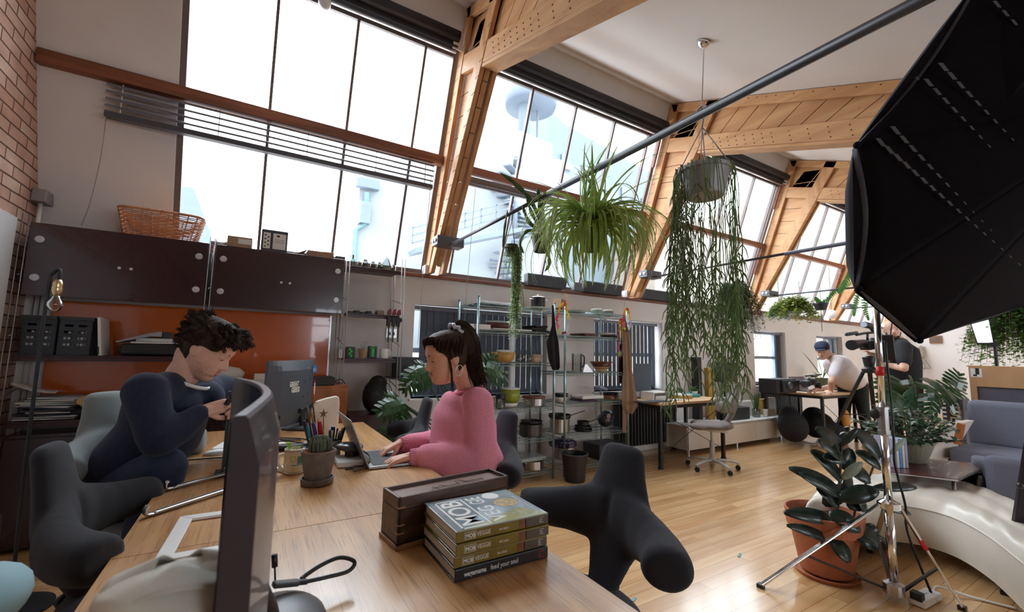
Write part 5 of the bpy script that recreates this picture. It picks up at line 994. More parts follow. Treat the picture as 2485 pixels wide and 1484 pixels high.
def pot(cx, y, z, r, h, m, lab, lid=None, lidm=None, hand=True, long=None, name='cooking_pot'):
    t = thing(name, lab, 'pot' if name != 'frying_pan' else 'pan', (cx, y, z)); z += .0045
    build(MB().lathe([(0, 0), (r*.95, 0), (r, .008), (r, h), (r+.004, h+.002), (r-.003, h), (r-.004, .006), (0, .006)], (cx, y, z), 30), 'body', m, t, smooth=False)
    if hand:
        for e in (-1, 1): build(MB().tube(bez([(cx+e*r, y-.03, z+h*.8), (cx+e*(r+.025), y-.02, z+h*.82), (cx+e*(r+.025), y+.02, z+h*.82), (cx+e*r, y+.03, z+h*.8)], 4), .004, 6), 'handle', lidm or m, t, smooth=True)
    if long: d = V(long); build(MB().bar((cx+d.x*r, y+d.y*r, z+h*.8), (cx+d.x*(r+.16), y+d.y*(r+.16), z+h*.8+d.z*.16), .02, .008), 'handle', m_pan, t, bevel=.003)
    if lid: build(MB().lathe([(r+.004, h+.003), (r*.9, h+lid*.5), (r*.4, h+lid), (0, h+lid)], (cx, y, z), 30).lathe([(.010, h+lid), (.014, h+lid+.012), (.0, h+lid+.018)], (cx, y, z), 12), 'lid', lidm or m, t, smooth=True)
    return t
def bxo(name, a, b, z, h, lab, cat, m, y=3.66, d=.16, bev=.003):
    """box standing on height z whose front spans picture columns a to b at depth y"""
    x0 = ony(a, 900, y).x; x1 = ony(b, 900, y).x; return one(MB().bx(x0, x1, y, y+d, z+.005, z+h), name, m, lab, cat, bevel=bev)
cx = lambda px, y=3.72, py=880: ony(px, py, y).x
m_wht = mat('white_ceramic', srgb(228, 228, 224), .25, coat=.3, var=.02)
# top shelf
for k, px in enumerate((1172, 1200, 1228)): bowl(cx(px, 3.75, 730), 3.75, 1.70, .045-.01*(k == 2), .035, m_wht, 'upturned white bowl on top of the left rack, %s of three' % ('first', 'second', 'third')[k], grp='white bowls on top of the rack', foot=.6)
one(MB().bx(1.80, 2.28, 3.62, 3.98, 1.7045, 1.716).bx(1.80, 2.28, 3.62, 3.63, 1.716, 1.726), 'oven_tray', m_alu, 'metal oven tray on top of the left rack', 'tray', bevel=.003)
one(MB().lathe([(0, 0), (.08, 0), (.11, .012), (.105, .012), (0, .006)], (cx(1305, 3.68, 740), 3.70, 1.7045), 28), 'plate', m_wht, 'white plate under the black casserole on the left rack', 'plate', smooth=True)
pot(cx(1306, 3.7, 720), 3.70, 1.7135, .075, .10, m_pan, 'black casserole with pale lid on top of the left rack', .02, m_steel)
one(MB().box((cx(1362, 3.68, 720), 3.72, 1.775), (.10, .12, .10), MX.Rotation(.35, 3, 'Z') @ MX.Rotation(.12, 3, 'Y')), 'cardboard_carton', m_card, 'opened brown carton on top of the rack above the flower garland', 'box', bevel=.002)
one(MB().box((cx(1378, 3.63, 705), 3.64, 1.83), (.10, .003, .12), MX.Rotation(.5, 3, 'Z') @ MX.Rotation(-.3, 3, 'X')), 'carton_lid', m_card, 'raised flap of brown card beside the carton on the rack', 'card')
for k, px in enumerate((1448, 1475)):
    t = thing('storage_tin', ('pale green round tin with white lid on the right rack', 'grey round tin with white lid beside the green one')[k], 'tin', (cx(px, 3.75, 740), 3.75, 1.7)); c = (cx(px, 3.75, 740), 3.75, 1.7045)
    build(MB().lathe([(0, 0), (.065, 0), (.068, .045), (0, .045)], c, 24), 'body', mat(('sage', 'stone')[k], ((.30, .40, .34), (.25, .27, .26))[k], .4), t, smooth=False); build(MB().lathe([(.07, .045), (.07, .056), (.05, .062), (0, .062)], c, 24), 'lid', m_wht, t)
one(MB().lathe([(0, 0), (.06, 0), (.10, .015), (.095, .015), (0, .005)], (cx(1400, 3.7, 745), 3.72, 1.7045), 26), 'green_plate', mat('sage', (), .4), 'pale green plate on top of the right rack', 'plate', smooth=True)
# second shelf
bowl(cx(1153, 3.8, 790), 3.84, 1.45, .07, .06, mat('green_glass_bowl', (.03, .2, .12), .2, coat=.5), 'small green bowl behind the woman\'s ponytail'); bowl(cx(1212, 3.78, 790), 3.80, 1.45, .13, .075, mat('brown_earthenware', (.12, .03, .02), .4), 'large dark red-brown bowl on the second shelf', foot=.55)
one(MB().lathe([(0, 0), (.08, 0), (.14, .02), (.135, .02), (0, .006)], (cx(1210, 3.78, 790), 3.80, 1.531), 28, sc=(1.1, .8)), 'platter', m_wht, 'white oval platter lying on the dark red-brown bowl', 'plate', smooth=True)
bxo('white_carton', 1146, 1188, 1.45, .05, 'low white carton on the second shelf of the left rack', 'box', m_wht, 3.60, .1); bxo('white_tray', 1195, 1290, 1.455, .015, 'flat white tray at the front of the second shelf', 'tray', m_wht, 3.59, .1)
for k, (px, z, w) in enumerate(((1308, 1.454, .17), (1300, 1.478, .16), (1306, 1.505, .14))):
    one(MB().prism([(cx(px, 3.7)-w/2-.0, 3.64, z), (cx(px, 3.7)+w/2, 3.64, z), (cx(px, 3.7)+w/2+.01, 3.635, z+.02), (cx(px, 3.7)-w/2-.01, 3.635, z+.02)], (0, .28, 0)), 'roasting_tin', m_pan, 'black roasting tin at the right of the second shelf, %s of three' % ('lowest', 'middle', 'top')[k], 'tray', 'roasting tins', bevel=.004)
for k, (px, w, z) in enumerate(((1422, .19, 1.434), (1418, .17, 1.455))): one(MB().box((cx(px, 3.75), 3.78, z+.01), (w, .26, .018)), 'chopping_board', wood('board_wood', srgb(120, 70, 44), srgb(80, 44, 28), 0, 1, .5), ('wide', 'narrow')[k]+' wooden board on the second shelf of the right rack', 'board', bevel=.004)
pot(cx(1480, 3.75), 3.76, 1.43, .10, .03, m_pan, 'black shallow pan at the right end of the second shelf', hand=False, name='frying_pan'); one(MB().lathe([(0, 0), (.07, 0), (.105, .02), (.1, .02), (0, .006)], (cx(1478, 3.7), 3.74, 1.47), 26), 'white_dish', m_wht, 'white dish lying on the black shallow pan', 'dish', smooth=True)
# third shelf
bowl(cx(1220, 3.72), 3.72, 1.14, .125, .10, mat('mustard_bowl', srgb(190, 146, 78), .4), 'mustard yellow bowl on the third shelf', foot=.62); bowl(cx(1222, 3.72, 840), 3.72, 1.216, .07, .045, m_wht, 'small white dish inside the mustard bowl', foot=.7)
t = thing('oil_bottle', 'clear oil bottle with black pourer right of the white pipe', 'bottle', (cx(1269, 3.66), 3.66, 1.14)); c = (cx(1269, 3.66), 3.66, 1.1445); build(MB().lathe([(.018, 0), (.02, .005), (.02, .09), (.008, .12), (.008, .15)], c, 16), 'glass_body', m_jar, t, smooth=True); build(MB().cyl((c[0], c[1], c[2]+.15), (c[0], c[1], c[2]+.19), .006, .002), 'pourer', m_black, t)
bowl(cx(1300, 3.72), 3.72, 1.14, .07, .055, mat('cream_bowl', srgb(214, 190, 168), .4), 'cream bowl right of the oil bottle'); bowl(cx(1302, 3.72), 3.72, 1.172, .068, .05, mat('cream_bowl', (), .4), 'cream bowl nested in the one below it')
for k, px in enumerate((1262, 1284)): one(MB().lathe([(.022, 0), (.024, .004), (.024, .06), (.02, .07)], (cx(px, 3.62), 3.62, 1.1445), 16), 'glass_jar', m_jar, ('squat glass jar in front of the white pipe', 'squat glass jar in front of the cream bowls')[k], 'jar', smooth=True)
for k in range(8): one(MB().lathe([(0, 0), (.07, 0), (.10, .010), (.096, .010), (0, .004)], (cx(1178, 3.78), 3.80, 1.1445+k*.011), 26), 'plate', m_wht, 'white plate in the stack left of the mustard bowl, counted %s from the bottom' % ('first', 'second', 'third', 'fourth', 'fifth', 'sixth', 'seventh', 'eighth')[k], 'plate', 'stacked white plates', smooth=True)
t = thing('glass_jug', 'tall ribbed clear jug with black handle on the right rack', 'jug', (cx(1400, 3.72), 3.72, 1.04)); c = (cx(1400, 3.72), 3.72, 1.0445); build(MB().lathe([(.05, 0), (.052, .01), (.056, .19), (.058, .2)], c, 24), 'glass_body', m_clear, t, smooth=True)
build(MB().tube(bez([(c[0]+.05, c[1]-.02, c[2]+.18), (c[0]+.085, c[1]-.02, c[2]+.17), (c[0]+.085, c[1]-.02, c[2]+.08), (c[0]+.06, c[1]-.02, c[2]+.05)], 5), .008, 8), 'handle', m_black, t, smooth=True)
mb = MB(); [mb.cyl((c[0]+.056*cos(a), c[1]+.056*sin(a), c[2]+.01), (c[0]+.058*cos(a), c[1]+.058*sin(a), c[2]+.19), .0018, n=4) for a in [k*.42 for k in range(15)]]; build(mb, 'ribs', mat('grey_rib', (.4, .42, .42), .3), t)
t = bowl(cx(1459, 3.72), 3.72, 1.04, .13, .115, wood('bowl_wood', srgb(112, 58, 34), srgb(84, 40, 22), 0, 1, .4), 'large two-tone wooden salad bowl on the right rack', foot=.35)
build(MB().lathe([(.049, .001), (.078, .037), (.095, .058), (.097, .058)], (cx(1459, 3.72), 3.72, 1.0435), 28), 'pale_base', mat('pale_wood', srgb(212, 184, 142), .5), t, smooth=True)
one(MB().prism([(cx(1415, 3.62), 3.62, 1.045), (cx(1440, 3.62), 3.62, 1.045), (cx(1425, 3.62), 3.62, 1.13), (cx(1420, 3.62), 3.62, 1.13)], (0, .01, 0)), 'grater', m_steel, 'flat steel grater leaning left of the wooden salad bowl', 'grater'); one(MB().lathe([(0, 0), (.06, 0), (.08, .012), (.076, .012), (0, .004)], (cx(1395, 3.62), 3.70-.05, 1.0445), 22), 'saucer', mat('stone', (), .4), 'grey saucer in front of the ribbed jug', 'plate', smooth=True)
# fourth shelf
t = bowl(cx(1240, 3.76), 3.76, .742, .095, .13, mat('olive_tub', (.28, .33, .03), .3), 'olive green tub with white lid on the fourth shelf', foot=.75, name='tub', cat='tub'); build(MB().lathe([(.10, .13), (.10, .142), (0, .146)], (cx(1240, 3.76), 3.76, .7465), 24), 'lid', m_wht, t)
bowl(cx(1242, 3.72), 3.76, .70, .09, .04, m_wht, 'white enamel dish under the olive green tub', foot=.7)
t = thing('storage_jar', 'clear jar with wide black lid on the fourth shelf', 'jar', (cx(1218, 3.6), 3.62, .7)); c = (cx(1218, 3.62), 3.63, .7045); build(MB().lathe([(.044, 0), (.045, .01), (.045, .10)], c, 20), 'glass_body', m_jar, t, smooth=True); build(MB().lathe([(.05, .10), (.05, .14), (0, .142)], c, 20), 'lid', m_black, t)
t = pot(cx(1298, 3.72), 3.72, .70, .105, .075, m_steel, 'steel saucepan covered by a wooden board on the fourth shelf'); one(MB().lathe([(0, 0), (.12, 0), (.12, .018), (0, .018)], (cx(1296, 3.72), 3.72, .784), 28), 'round_board', wood('board_wood', (), (), 0), 'round wooden board lying on the steel saucepan', 'board', bevel=.004)
bowl(cx(1364, 3.72), 3.74, .72, .072, .055, m_wht, 'white bowl under the dark one on the right rack', foot=.6); bowl(cx(1366, 3.72), 3.74, .752, .075, .06, m_pan, 'dark bowl nested in the white one on the right rack', foot=.6)
bxo('oven_dish', 1414, 1466, .745, .04, 'white rectangular oven dish on the right rack', 'dish', m_wht, 3.64, .2, .012); bxo('purple_dish', 1410, 1452, .72, .022, 'low purple dish under the white oven dish', 'dish', mat('plum', (.06, .02, .06), .3), 3.65, .2, .006)
bowl(cx(1408, 3.78), 3.86, .72, .06, .05, m_clear, 'clear mixing bowl behind the oven dish', foot=.6)
one(MB().box((cx(1462, 3.8), 3.82, .85), (.12, .1, .03), MX.Rotation(.3, 3, 'Y')), 'blue_container', mat('pale_blue_plastic', (.35, .45, .62), .3), 'pale blue container lid tilted above the round pan', 'container', bevel=.008)
pot(cx(1484, 3.74), 3.76, .72, .085, .05, mat('copper_pan', (.3, .16, .1), .35, .5), 'copper coloured round pan at the right of the fourth shelf', long=(-.3, -.9, .1), name='frying_pan'); pot(cx(1486, 3.74), 3.77, .774, .09, .02, m_pan, 'black lid-like pan on the copper coloured pan', hand=False, name='frying_pan')
# fifth shelf
pot(cx(1290, 3.74), 3.74, .40, .115, .12, mat('dark_steel', (.10, .09, .09), .3, .8), 'large dark stewpot on the fifth shelf of the left rack', hand=True); pot(cx(1292, 3.74), 3.74, .527, .11, .02, m_pan, 'black pan set on the large dark stewpot', hand=False, name='frying_pan')
bowl(cx(1245, 3.7), 3.66, .40, .05, .05, mat('sage', (), .4), 'pale green cup in front of the dark stewpot'); 
pot(cx(1362, 3.74), 3.76, .40, .105, .145, m_steel, 'tall brushed steel stockpot on the right rack'); pot(cx(1362, 3.74), 3.76, .552, .12, .035, m_pan, 'black frying pan resting on the steel stockpot', long=(.75, -.6, .35), hand=False, name='frying_pan')
for k, (px, z, r) in enumerate(((1418, .40, .10), (1418, .43, .09), (1418, .46, .065))): pot(cx(px, 3.7), 3.72, z, r, .024+.02*(k == 2), m_pan, 'black frying pan in the stack of three on the fifth shelf, %s' % ('lowest', 'middle', 'uppermost')[k], long=(.7, -.6, .4) if k == 2 else None, hand=False, name='frying_pan')
t = thing('round_bag', 'dark round insulated bag at the right end of the fifth shelf', 'bag', (cx(1475, 3.75), 3.77, .4)); build(MB().ell((cx(1473, 3.75), 3.78, .49), (.10, .09, .08)).ell((cx(1478, 3.75), 3.78, .53), (.09, .08, .07)), 'bag', mat('navy_glazed', (.02, .02, .04), .3, coat=.4), t, remesh=.01, sm=3); build(MB().ell((cx(1470, 3.75), 3.705, .54), (.035, .01, .03)), 'pink_patch', mat('dusty_pink', (.35, .2, .19), .5), t, smooth=True)
# lowest shelf
pot(cx(1296, 3.72), 3.70, .08, .10, .085, m_steel, 'steel pan on the lowest shelf of the left rack'); bxo('glass_dish', 1264, 1330, .172, .05, 'grey-green oval glass oven dish on the steel pan', 'dish', mat('grey_glass', (.22, .27, .27), .12, coat=.6), 3.60, .2, .015)
pot(cx(1285, 3.62), 3.85, .08, .08, .07, m_pan, 'black saucepan at the back of the lowest left shelf', hand=False)
t = pot(cx(1372, 3.72), 3.76, .255, .15, .045, mat('deep_purple_enamel', (.025, .012, .06), .12, coat=.9), 'wide deep-purple enamel casserole on the right rack', .04, mat('deep_purple_enamel', (), .1), hand=True)
pot(cx(1380, 3.72), 3.78, .12, .12, .125, m_steel, 'steel stockpot under the purple casserole')
t = thing('waste_bin', 'black waste bin on the floor in front of the right rack', 'bin', (2.8, 3.42, 0)); build(MB().lathe([(.10, .001), (.13, .26), (.125, .26), (.095, .01), (0, .01)], (2.80, 3.42, 0), 28), 'bucket', m_black, t); build(MB().tube([(2.80+.13*cos(a), 3.42+.13*sin(a), .262) for a in [k*2*pi/28 for k in range(28)]], .006, 6, close=True), 'rim', m_crate, t)
one(MB().bx(cx(1440), cx(1500), 3.62, 3.9, .085, .25), 'dark_crate', m_crate, 'dark crate on the lowest shelf of the right rack', 'crate', bevel=.01)
# --- cloths and garlands hanging on the racks
def cloth(name, pts, lab, m, y, d=.05, cat='cloth', folds=3.0, amp=.018):
    """pts: left and right picture columns per picture row"""
    def f(u, v):
        k = v*(len(pts)-1); i = min(len(pts)-2, int(k)); fr = k-i; a = pts[i]; b = pts[i+1]; l = a[0]+(b[0]-a[0])*fr; r = a[1]+(b[1]-a[1])*fr; yy = a[2]+(b[2]-a[2])*fr
        p = ony(l+(r-l)*u, yy, y); return V((p.x, y+amp*sin(u*folds*6.28+v*2)*(.3+v), p.z))
    return one(MB().grid(f, 28, 26), name, m, lab, cat, smooth=True, solid=.006)
m_apron = mat('tan_canvas', srgb(146, 118, 96), .9, bump=.3, bscale=200)
cloth('hanging_apron', [(1510, 1519, 772), (1512, 1530, 820), (1514, 1536, 900), (1512, 1546, 960), (1512, 1549, 985), (1520, 1535, 1003)], 'tan canvas apron hanging at the right end of the wire rack', m_apron, 3.55, folds=2.2)
cloth('hanging_apron_tail', [(1512, 1521, 960), (1511, 1520, 1050)], 'tan strap hanging below the canvas apron', m_apron, 3.57, amp=.003); bpy.data.objects['hanging_apron_tail'].name = 'hanging_strap'
cloth('hanging_pouch', [(1340, 1344, 740), (1340, 1347, 790), (1335, 1350, 810), (1328, 1354, 830), (1333, 1356, 870), (1340, 1356, 890), (1344, 1352, 897)], 'black cloth pouch hanging between the two wire racks', mat('black_cotton', (.012, .012, .016), .9), 3.55, folds=1.5)
cloth('hanging_sleeve', [(1508, 1512, 820), (1503, 1513, 850), (1502, 1512, 900), (1504, 1508, 930)], 'black cloth hanging behind the tan apron', mat('black_cotton', (), .9), 3.62, amp=.004)
def lei(cx_, cy, hw, hh, y, lab, flip=1):
    t = thing('flower_garland', lab, 'garland', ony(cx_, cy-hh, y)); rnd = random.Random(int(cx_)); cols = [(.75, .02, .04), (.85, .45, .01), (.9, .75, .05), (.7, .65, .85), (.85, .85, .9), (.25, .02, .12), (.55, .75, .2), (.85, .2, .3)]
    mats = [mat('petal_%d' % i, c, .7, var=.15, scale=60) for i, c in enumerate(cols)]; mb = MB(); n = 44
    for k in range(n):
        a = 2*pi*k/n; p = ony(cx_+hw*sin(a)*(1-.25*cos(a)), cy-hh*cos(a), y)+V((0, rnd.uniform(-.01, .01), 0)); mb.mi = (k//4) % 8
        for q in range(6): b = q*1.05+rnd.random(); d = V((cos(b), rnd.uniform(-.6, .6), sin(b)))*.017; e = V((-sin(b), .2, cos(b)))*.008; mb.add([p, p+d*.6+e, p+d, p+d*.6-e], [(0, 1, 2, 3)])
    build(mb, 'petals', mats, t)
lei(1366, 772, 14, 36, 3.53, 'bright flower garland hanging from the post between the racks'); lei(1521, 775, 8, 26, 3.53, 'bright flower garland hanging at the top right of the rack'); lei(1506, 820, 4, 45, 3.60, 'thin yellow and white garland behind the tan apron')
# --- first far desk
m_ply = mat('birch_top', srgb(212, 174, 132), .45, var=.06); m_dleg = mat('black_steel', (.012, .012, .014), .5)
def desk(x0, x1, y0, y1, z, lab):
    t = thing('trestle_desk', lab, 'desk', ((x0+x1)/2, (y0+y1)/2, 0)); build(MB().bx(x0, x1, y0, y1, z-.028, z), 'desktop', m_ply, t, bevel=.003); build(MB().bx(x0+.03, x1-.03, y0+.03, y1-.03, z-.07, z-.029), 'apron', m_dleg, t)
    for x in (x0+.05, x1-.05):
        for y in (y0+.05, y1-.05): build(MB().bx(x-.018, x+.018, y-.018, y+.018, .0, z-.07).bx(x-.024, x+.024, y-.024, y+.024, .0, .012), 'leg', m_dleg, t)
    build(MB().cyl((x0+.05, y0+.07, z-.1), (x1-.05, y0+.07, .12), .004).cyl((x0+.05, y0+.07, .12), (x1-.05, y0+.07, z-.1), .004), 'cross_wires', m_dleg, t)
desk(3.88, 5.12, 3.27, 3.90, .72, 'birch-topped desk with black legs behind the wire racks, beside the taupe chair')
desk(6.92, 8.02, 2.98, 3.86, .745, 'birch-topped desk at the far end that the man in white leans on')
dz = .721
t = thing('monitor', 'dark monitor seen edge-on at the left end of the first far desk', 'monitor', (4.1, 3.75, dz)); a = ony(1541, 880, 3.74); b = ony(1575, 880, 3.6); build(MB().prism([(a.x, 3.76, .80), (a.x+.02, 3.76, .80), (a.x+.02, 3.76, 1.14), (a.x-.0, 3.76, 1.14)], (.22, -.06, 0)), 'panel', m_vslat, t, bevel=.006); build(MB().cyl((a.x+.12, 3.75, dz), (a.x+.12, 3.75, .85), .02).ell((a.x+.12, 3.74, dz+.006), (.1, .08, .006)), 'stand', m_black, t)
def onb(name, a, b, lab, cat, m, y, d, h, z=dz, bev=.002): x0, x1 = ony(a, 950, y).x, ony(b, 950, y).x; return one(MB().bx(x0, x1, y, y+d, z, z+h), name, m, lab, cat, bevel=bev)
one(MB().bx(4.04, 4.32, 3.50, 3.70, .80, .812).bx(4.04, 4.052, 3.50, 3.70, dz, .80).bx(4.308, 4.32, 3.50, 3.70, dz, .80), 'desk_riser', m_white, 'white open desk riser with papers under it', 'riser', bevel=.002)
one(MB().bx(4.10, 4.28, 3.52, 3.68, .7215, .765), 'paper_stack', m_paper, 'stack of paper under the white desk riser', 'papers'); onb('notebook', 1560, 1630, 'black notebook at the front edge of the first far desk', 'notebook', m_black, 3.31, .13, .012)
for k in range(3): one(MB().bx(4.45+.01*k, 4.68, 3.45, 3.62, .7215+k*.018, .738+k*.018), 'book', mat('ochre_cover', srgb(182, 146, 70), .5) if k != 2 else m_paper, ('ochre book at the bottom of the small pile beside the taupe chair', 'ochre book in the middle of the small pile', 'white sheet-like book on top of the small pile')[k], 'book', 'books on the first far desk', bevel=.002)
one(MB().bx(4.0, 4.5, 3.40, 3.49, .7215, .728), 'loose_papers', m_paper, 'white papers spread along the first far desk', 'papers'); one(MB().bx(4.70, 4.98, 3.55, 3.8, .7215, .76), 'teal_tray', mat('teal_tray', (.03, .3, .3), .4), 'teal tray at the back of the first far desk', 'tray', bevel=.004)
# --- white bench with things on it
t = thing('low_bench_cabinet', 'long low white media cabinet under the windows', 'cabinet', (6, 3.8, 0)); m_wg = mat('warm_white_lacquer', srgb(222, 214, 204), .3, coat=.2, var=.02)
build(MB().bx(4.78, 7.16, 3.62, 4.03, .055, .34), 'body', m_wg, t, bevel=.003)
for a, b in ((4.785, 5.38), (5.385, 6.28), (6.285, 7.155)): build(MB().bx(a, b, 3.598, 3.618, .06, .315), 'door', m_wg, t, bevel=.002)
build(MB().bx(4.77, 7.17, 3.59, 4.04, .34, .352), 'top_board', m_white, t, bevel=.002)
for x in (4.85, 5.9, 7.05): build(MB().cyl((x, 3.66, 0), (x, 3.66, .055), .018), 'foot', m_alu, t)
bz = .353
t = thing('radio', 'black box radio on the low white cabinet', 'radio', (5.9, 3.75, bz)); x0, x1 = ony(1766, 1000, 3.68).x, ony(1820, 1000, 3.68).x; build(MB().bx(x0, x1, 3.68, 3.86, bz, bz+.17), 'case', m_black, t, bevel=.006); build(MB().bx(x0+.01, x1-.01, 3.676, 3.68, bz+.01, bz+.16), 'grille_cloth', m_crate, t)
t = thing('alarm_clock', 'small round chrome clock left of the black radio', 'clock', (5.6, 3.68, bz)); c = ony(1774, 1012, 3.66); build(MB().lathe([(.03, 0), (.03, .03), (0, .031)], (c.x-.06, 3.69, bz+.032), 18, MX.Rotation(pi/2, 3, 'X')), 'case', m_chrome, t)
bxw = ony(1808, 980, 3.9).x; one(MB().bx(bxw-.1, bxw+.25, 3.86, 4.0, bz, bz+.22), 'white_box', m_white, 'white box behind the black radio', 'box', bevel=.004)
c = V((ony(1835, 1000, 3.75).x, 3.75, bz)); t = thing('glass_vase', 'squat glass vase holding green stems on the white cabinet', 'vase', c); build(MB().lathe([(.05, 0), (.055, .01), (.055, .12)], c, 20), 'glass_body', m_clear, t, smooth=True); build(MB().lathe([(.05, .005), (.05, .09), (0, .09)], c, 18), 'pebbles', mat('pebble_fill', (.35, .36, .3), .8, var=.5, scale=60), t)
mb = MB(); rnd = random.Random(4)
for k in range(26): a = rnd.uniform(0, 6.28); r = rnd.uniform(.01, .05); mb.tube([c+V((r*cos(a)*.5, r*sin(a)*.5, .08)), c+V((r*cos(a), r*sin(a), .2)), c+V((r*1.4*cos(a), r*1.4*sin(a), .30+.06*rnd.random()))], [.006, .006, .002], 5, flat=.4)
build(mb, 'stems', mat('stem_green', (.05, .12, .04), .5), t)
c = V((ony(1857, 1000, 3.70).x, 3.70, bz)); one(MB().lathe([(.028, 0), (.038, .11), (.035, .11), (.026, .005), (0, .005)], c, 20), 'cup', m_white, 'white paper cup on the white cabinet', 'cup')
for k, (a, b, hh, m, lab) in enumerate(((1850, 1866, .24, mat('ochre_cover', (), .5), 'yellow striped carton behind the paper cup'), (1866, 1884, .26, mat('beige_card', (), .7), 'beige carton with big white lettering on the cabinet'), (1868, 1882, .1, mat('brown_jar', (.2, .13, .06), .4), 'brown jar in front of the beige carton'))):
    y = (3.84, 3.80, 3.70)[k]; x0, x1 = ony(a, 1000, y).x, ony(b, 1000, y).x; o = one(MB().bx(x0, x1, y, y+.06, bz, bz+hh), 'printed_carton' if k < 2 else 'jar', m, lab, 'box' if k < 2 else 'jar', bevel=.003)
    if k < 2: 
        t = MB()
        for q in range(3): t.bx(x0+.01+q*(x1-x0-.02)/3, x0+.01+(q+.6)*(x1-x0-.02)/3, y-.002, y-.0005, bz+.1, bz+hh-.04)
        build(t, 'printed_bars', m_printw, o) if False else None
# objects standing on the wall side: TV, leaning board, yellow vase
t = thing('television', 'dark flat television leaning on the white cabinet behind the trailing plant', 'television', (5.6, 3.95, .6)); x0, x1 = ony(1737, 900, 3.95).x, ony(1790, 900, 3.95).x; z0, z1 = ony(1760, 925, 3.95).z, ony(1760, 879, 3.95).z; build(MB().bx(x0, x1, 3.95, 3.98, z0, z1), 'frame', m_black, t, bevel=.003); build(MB().bx(x0+.012, x1-.012, 3.947, 3.95, z0+.015, z1-.012), 'screen', mat('grey_screen', (.07, .06, .065), .1), t); build(MB().bx((x0+x1)/2-.15, (x0+x1)/2+.15, 3.93, 4.0, bz, bz+.012).bx((x0+x1)/2-.02, (x0+x1)/2+.02, 3.98, 4.0, bz, z0+.05), 'stand', m_black, t)
x0, x1 = ony(1692, 900, 3.92).x, ony(1700, 900, 3.92).x; one(MB().bx(x0, x1, 3.9, 4.02, bz, ony(1696, 866, 3.92).z), 'black_speaker_column', m_black, 'slim black column speaker left of the television', 'speaker', bevel=.003)
x0 = ony(1716, 900, 3.88).x; one(MB().bx(x0, x0+.13, 3.86, 3.93, bz, ony(1725, 892, 3.88).z), 'yellow_poster_tube', mat('ochre_cover', (), .5), 'tall ochre printed box beside the television', 'box', bevel=.003)
a = [ony(px, py, 4.03) for px, py in ((1750, 1000), (1752, 935), (1785, 868), (1797, 862), (1799, 945), (1790, 1000))]; one(MB().prism([(p.x, 4.0, max(p.z, bz)) for p in a], (0, .012, 0)), 'leaning_board', m_white, 'white cut board leaning on the wall behind the television', 'board')
# things on the far desk
fz = .746
def lumps(name, pts, lab, cat, m, vox=.012, sm=2):
    mb = MB()
    for (px, py, y, rx, ry, rz_) in pts: c = ony(px, py, y); mb.ell(c, (rx, ry, rz_))
    t = thing(name, lab, cat, ony(pts[0][0], pts[0][1], pts[0][2])); build(mb, 'body', m, t, remesh=vox, sm=sm); return t
x0, x1 = ony(1884, 930, 3.3).x, ony(1932, 930, 3.3).x; t = thing('field_monitor', 'black boxy monitor hood at the left end of the far desk', 'monitor', ((x0+x1)/2, 3.4, fz)); build(MB().bx(x0, x1, 3.3, 3.55, fz, fz+.20), 'hood', m_black, t, bevel=.006); build(MB().bx(x0+.12, x1+.04, 3.27, 3.3, fz+.02, fz+.18), 'screen_frame', m_crate, t, bevel=.004)
c = ony(1918, 935, 3.25); build(MB().lathe([(.05, 0), (.05, .06), (0, .06)], (c.x, 3.30, c.z), 16, MX.Rotation(pi/2, 3, 'X')), 'lens_port', m_greymetal, t)
t = thing('laptop', 'dark laptop standing open on the far desk behind the cameras', 'laptop', (7.2, 3.5, fz)); x0, x1 = ony(1925, 930, 3.5).x, ony(1962, 930, 3.5).x; build(MB().prism([(x0, 3.5, fz), (x1, 3.5, fz), (x1, 3.56, fz+.21), (x0, 3.56, fz+.21)], (0, .01, 0)), 'lid', mat('mauve_screen', (.12, .1, .12), .3), t); build(MB().bx(x0, x1, 3.28, 3.5, fz, fz+.015), 'base', m_black, t)
t = lumps('video_camera', [(1965, 925, 3.2, .09, .10, .06), (1985, 935, 3.15, .05, .05, .06), (1955, 930, 3.15, .05, .08, .05), (1975, 912, 3.2, .09, .04, .02)], 'black video camera lying on the far desk by the leaning man', 'camera', m_black)
build(MB().cyl(ony(1952, 932, 3.12), ony(1957, 930, 3.2), .045, n=16), 'lens', m_crate, t); build(MB().cyl(ony(1955, 912, 3.2), ony(1992, 908, 3.2), .012), 'top_handle', m_black, t)
lumps('dark_cable_heap', [(2050, 942, 3.35, .12, .08, .02), (2030, 944, 3.3, .06, .05, .02)], 'dark heap of cables on the far desk behind the leaning man', 'cables', m_black)
# bags below the far desk
m_bag = mat('black_bag_cloth', (.012, .012, .016), .8, bump=.3, bscale=20)
lumps('kit_bag', [(1925, 1035, 3.35, .20, .2, .22), (1915, 1015, 3.4, .12, .15, .2)], 'black kit bag under the left end of the far desk', 'bag', m_bag, .02, 3)
lumps('kit_bag', [(1985, 1030, 3.3, .28, .2, .20), (2015, 1045, 3.2, .2, .2, .14), (1975, 1010, 3.4, .2, .15, .15)], 'large black kit bag under the middle of the far desk', 'bag', m_bag, .02, 3)
one(MB().ell(ony(2052, 1015, 2.95), (.08, .05, .13)), 'orange_sack', mat('orange_cloth', srgb(222, 150, 60), .7), 'orange cloth sack beside the leaning man\'s leg', 'bag', smooth=True)
one(MB().bx(6.3, 6.9, 3.88, 4.03, .0, .25), 'dark_case', m_black, 'dark case on the floor behind the low white cabinet', 'case', bevel=.01) if False else None
c0 = ony(1945, 1050, 3.1); one(MB().tube(bez([onz(1990, 1052, .02), onz(1950, 1045, .05), onz(1938, 1052, .06), onz(1945, 1068, .02), onz(1975, 1076, .012), onz(1985, 1068, .02)], 8), .009, 8), 'cable_loop', mat('pale_cable', (.35, .34, .32), .5), 'pale grey cable loop on the floor by the black bags', 'cable', smooth=True)
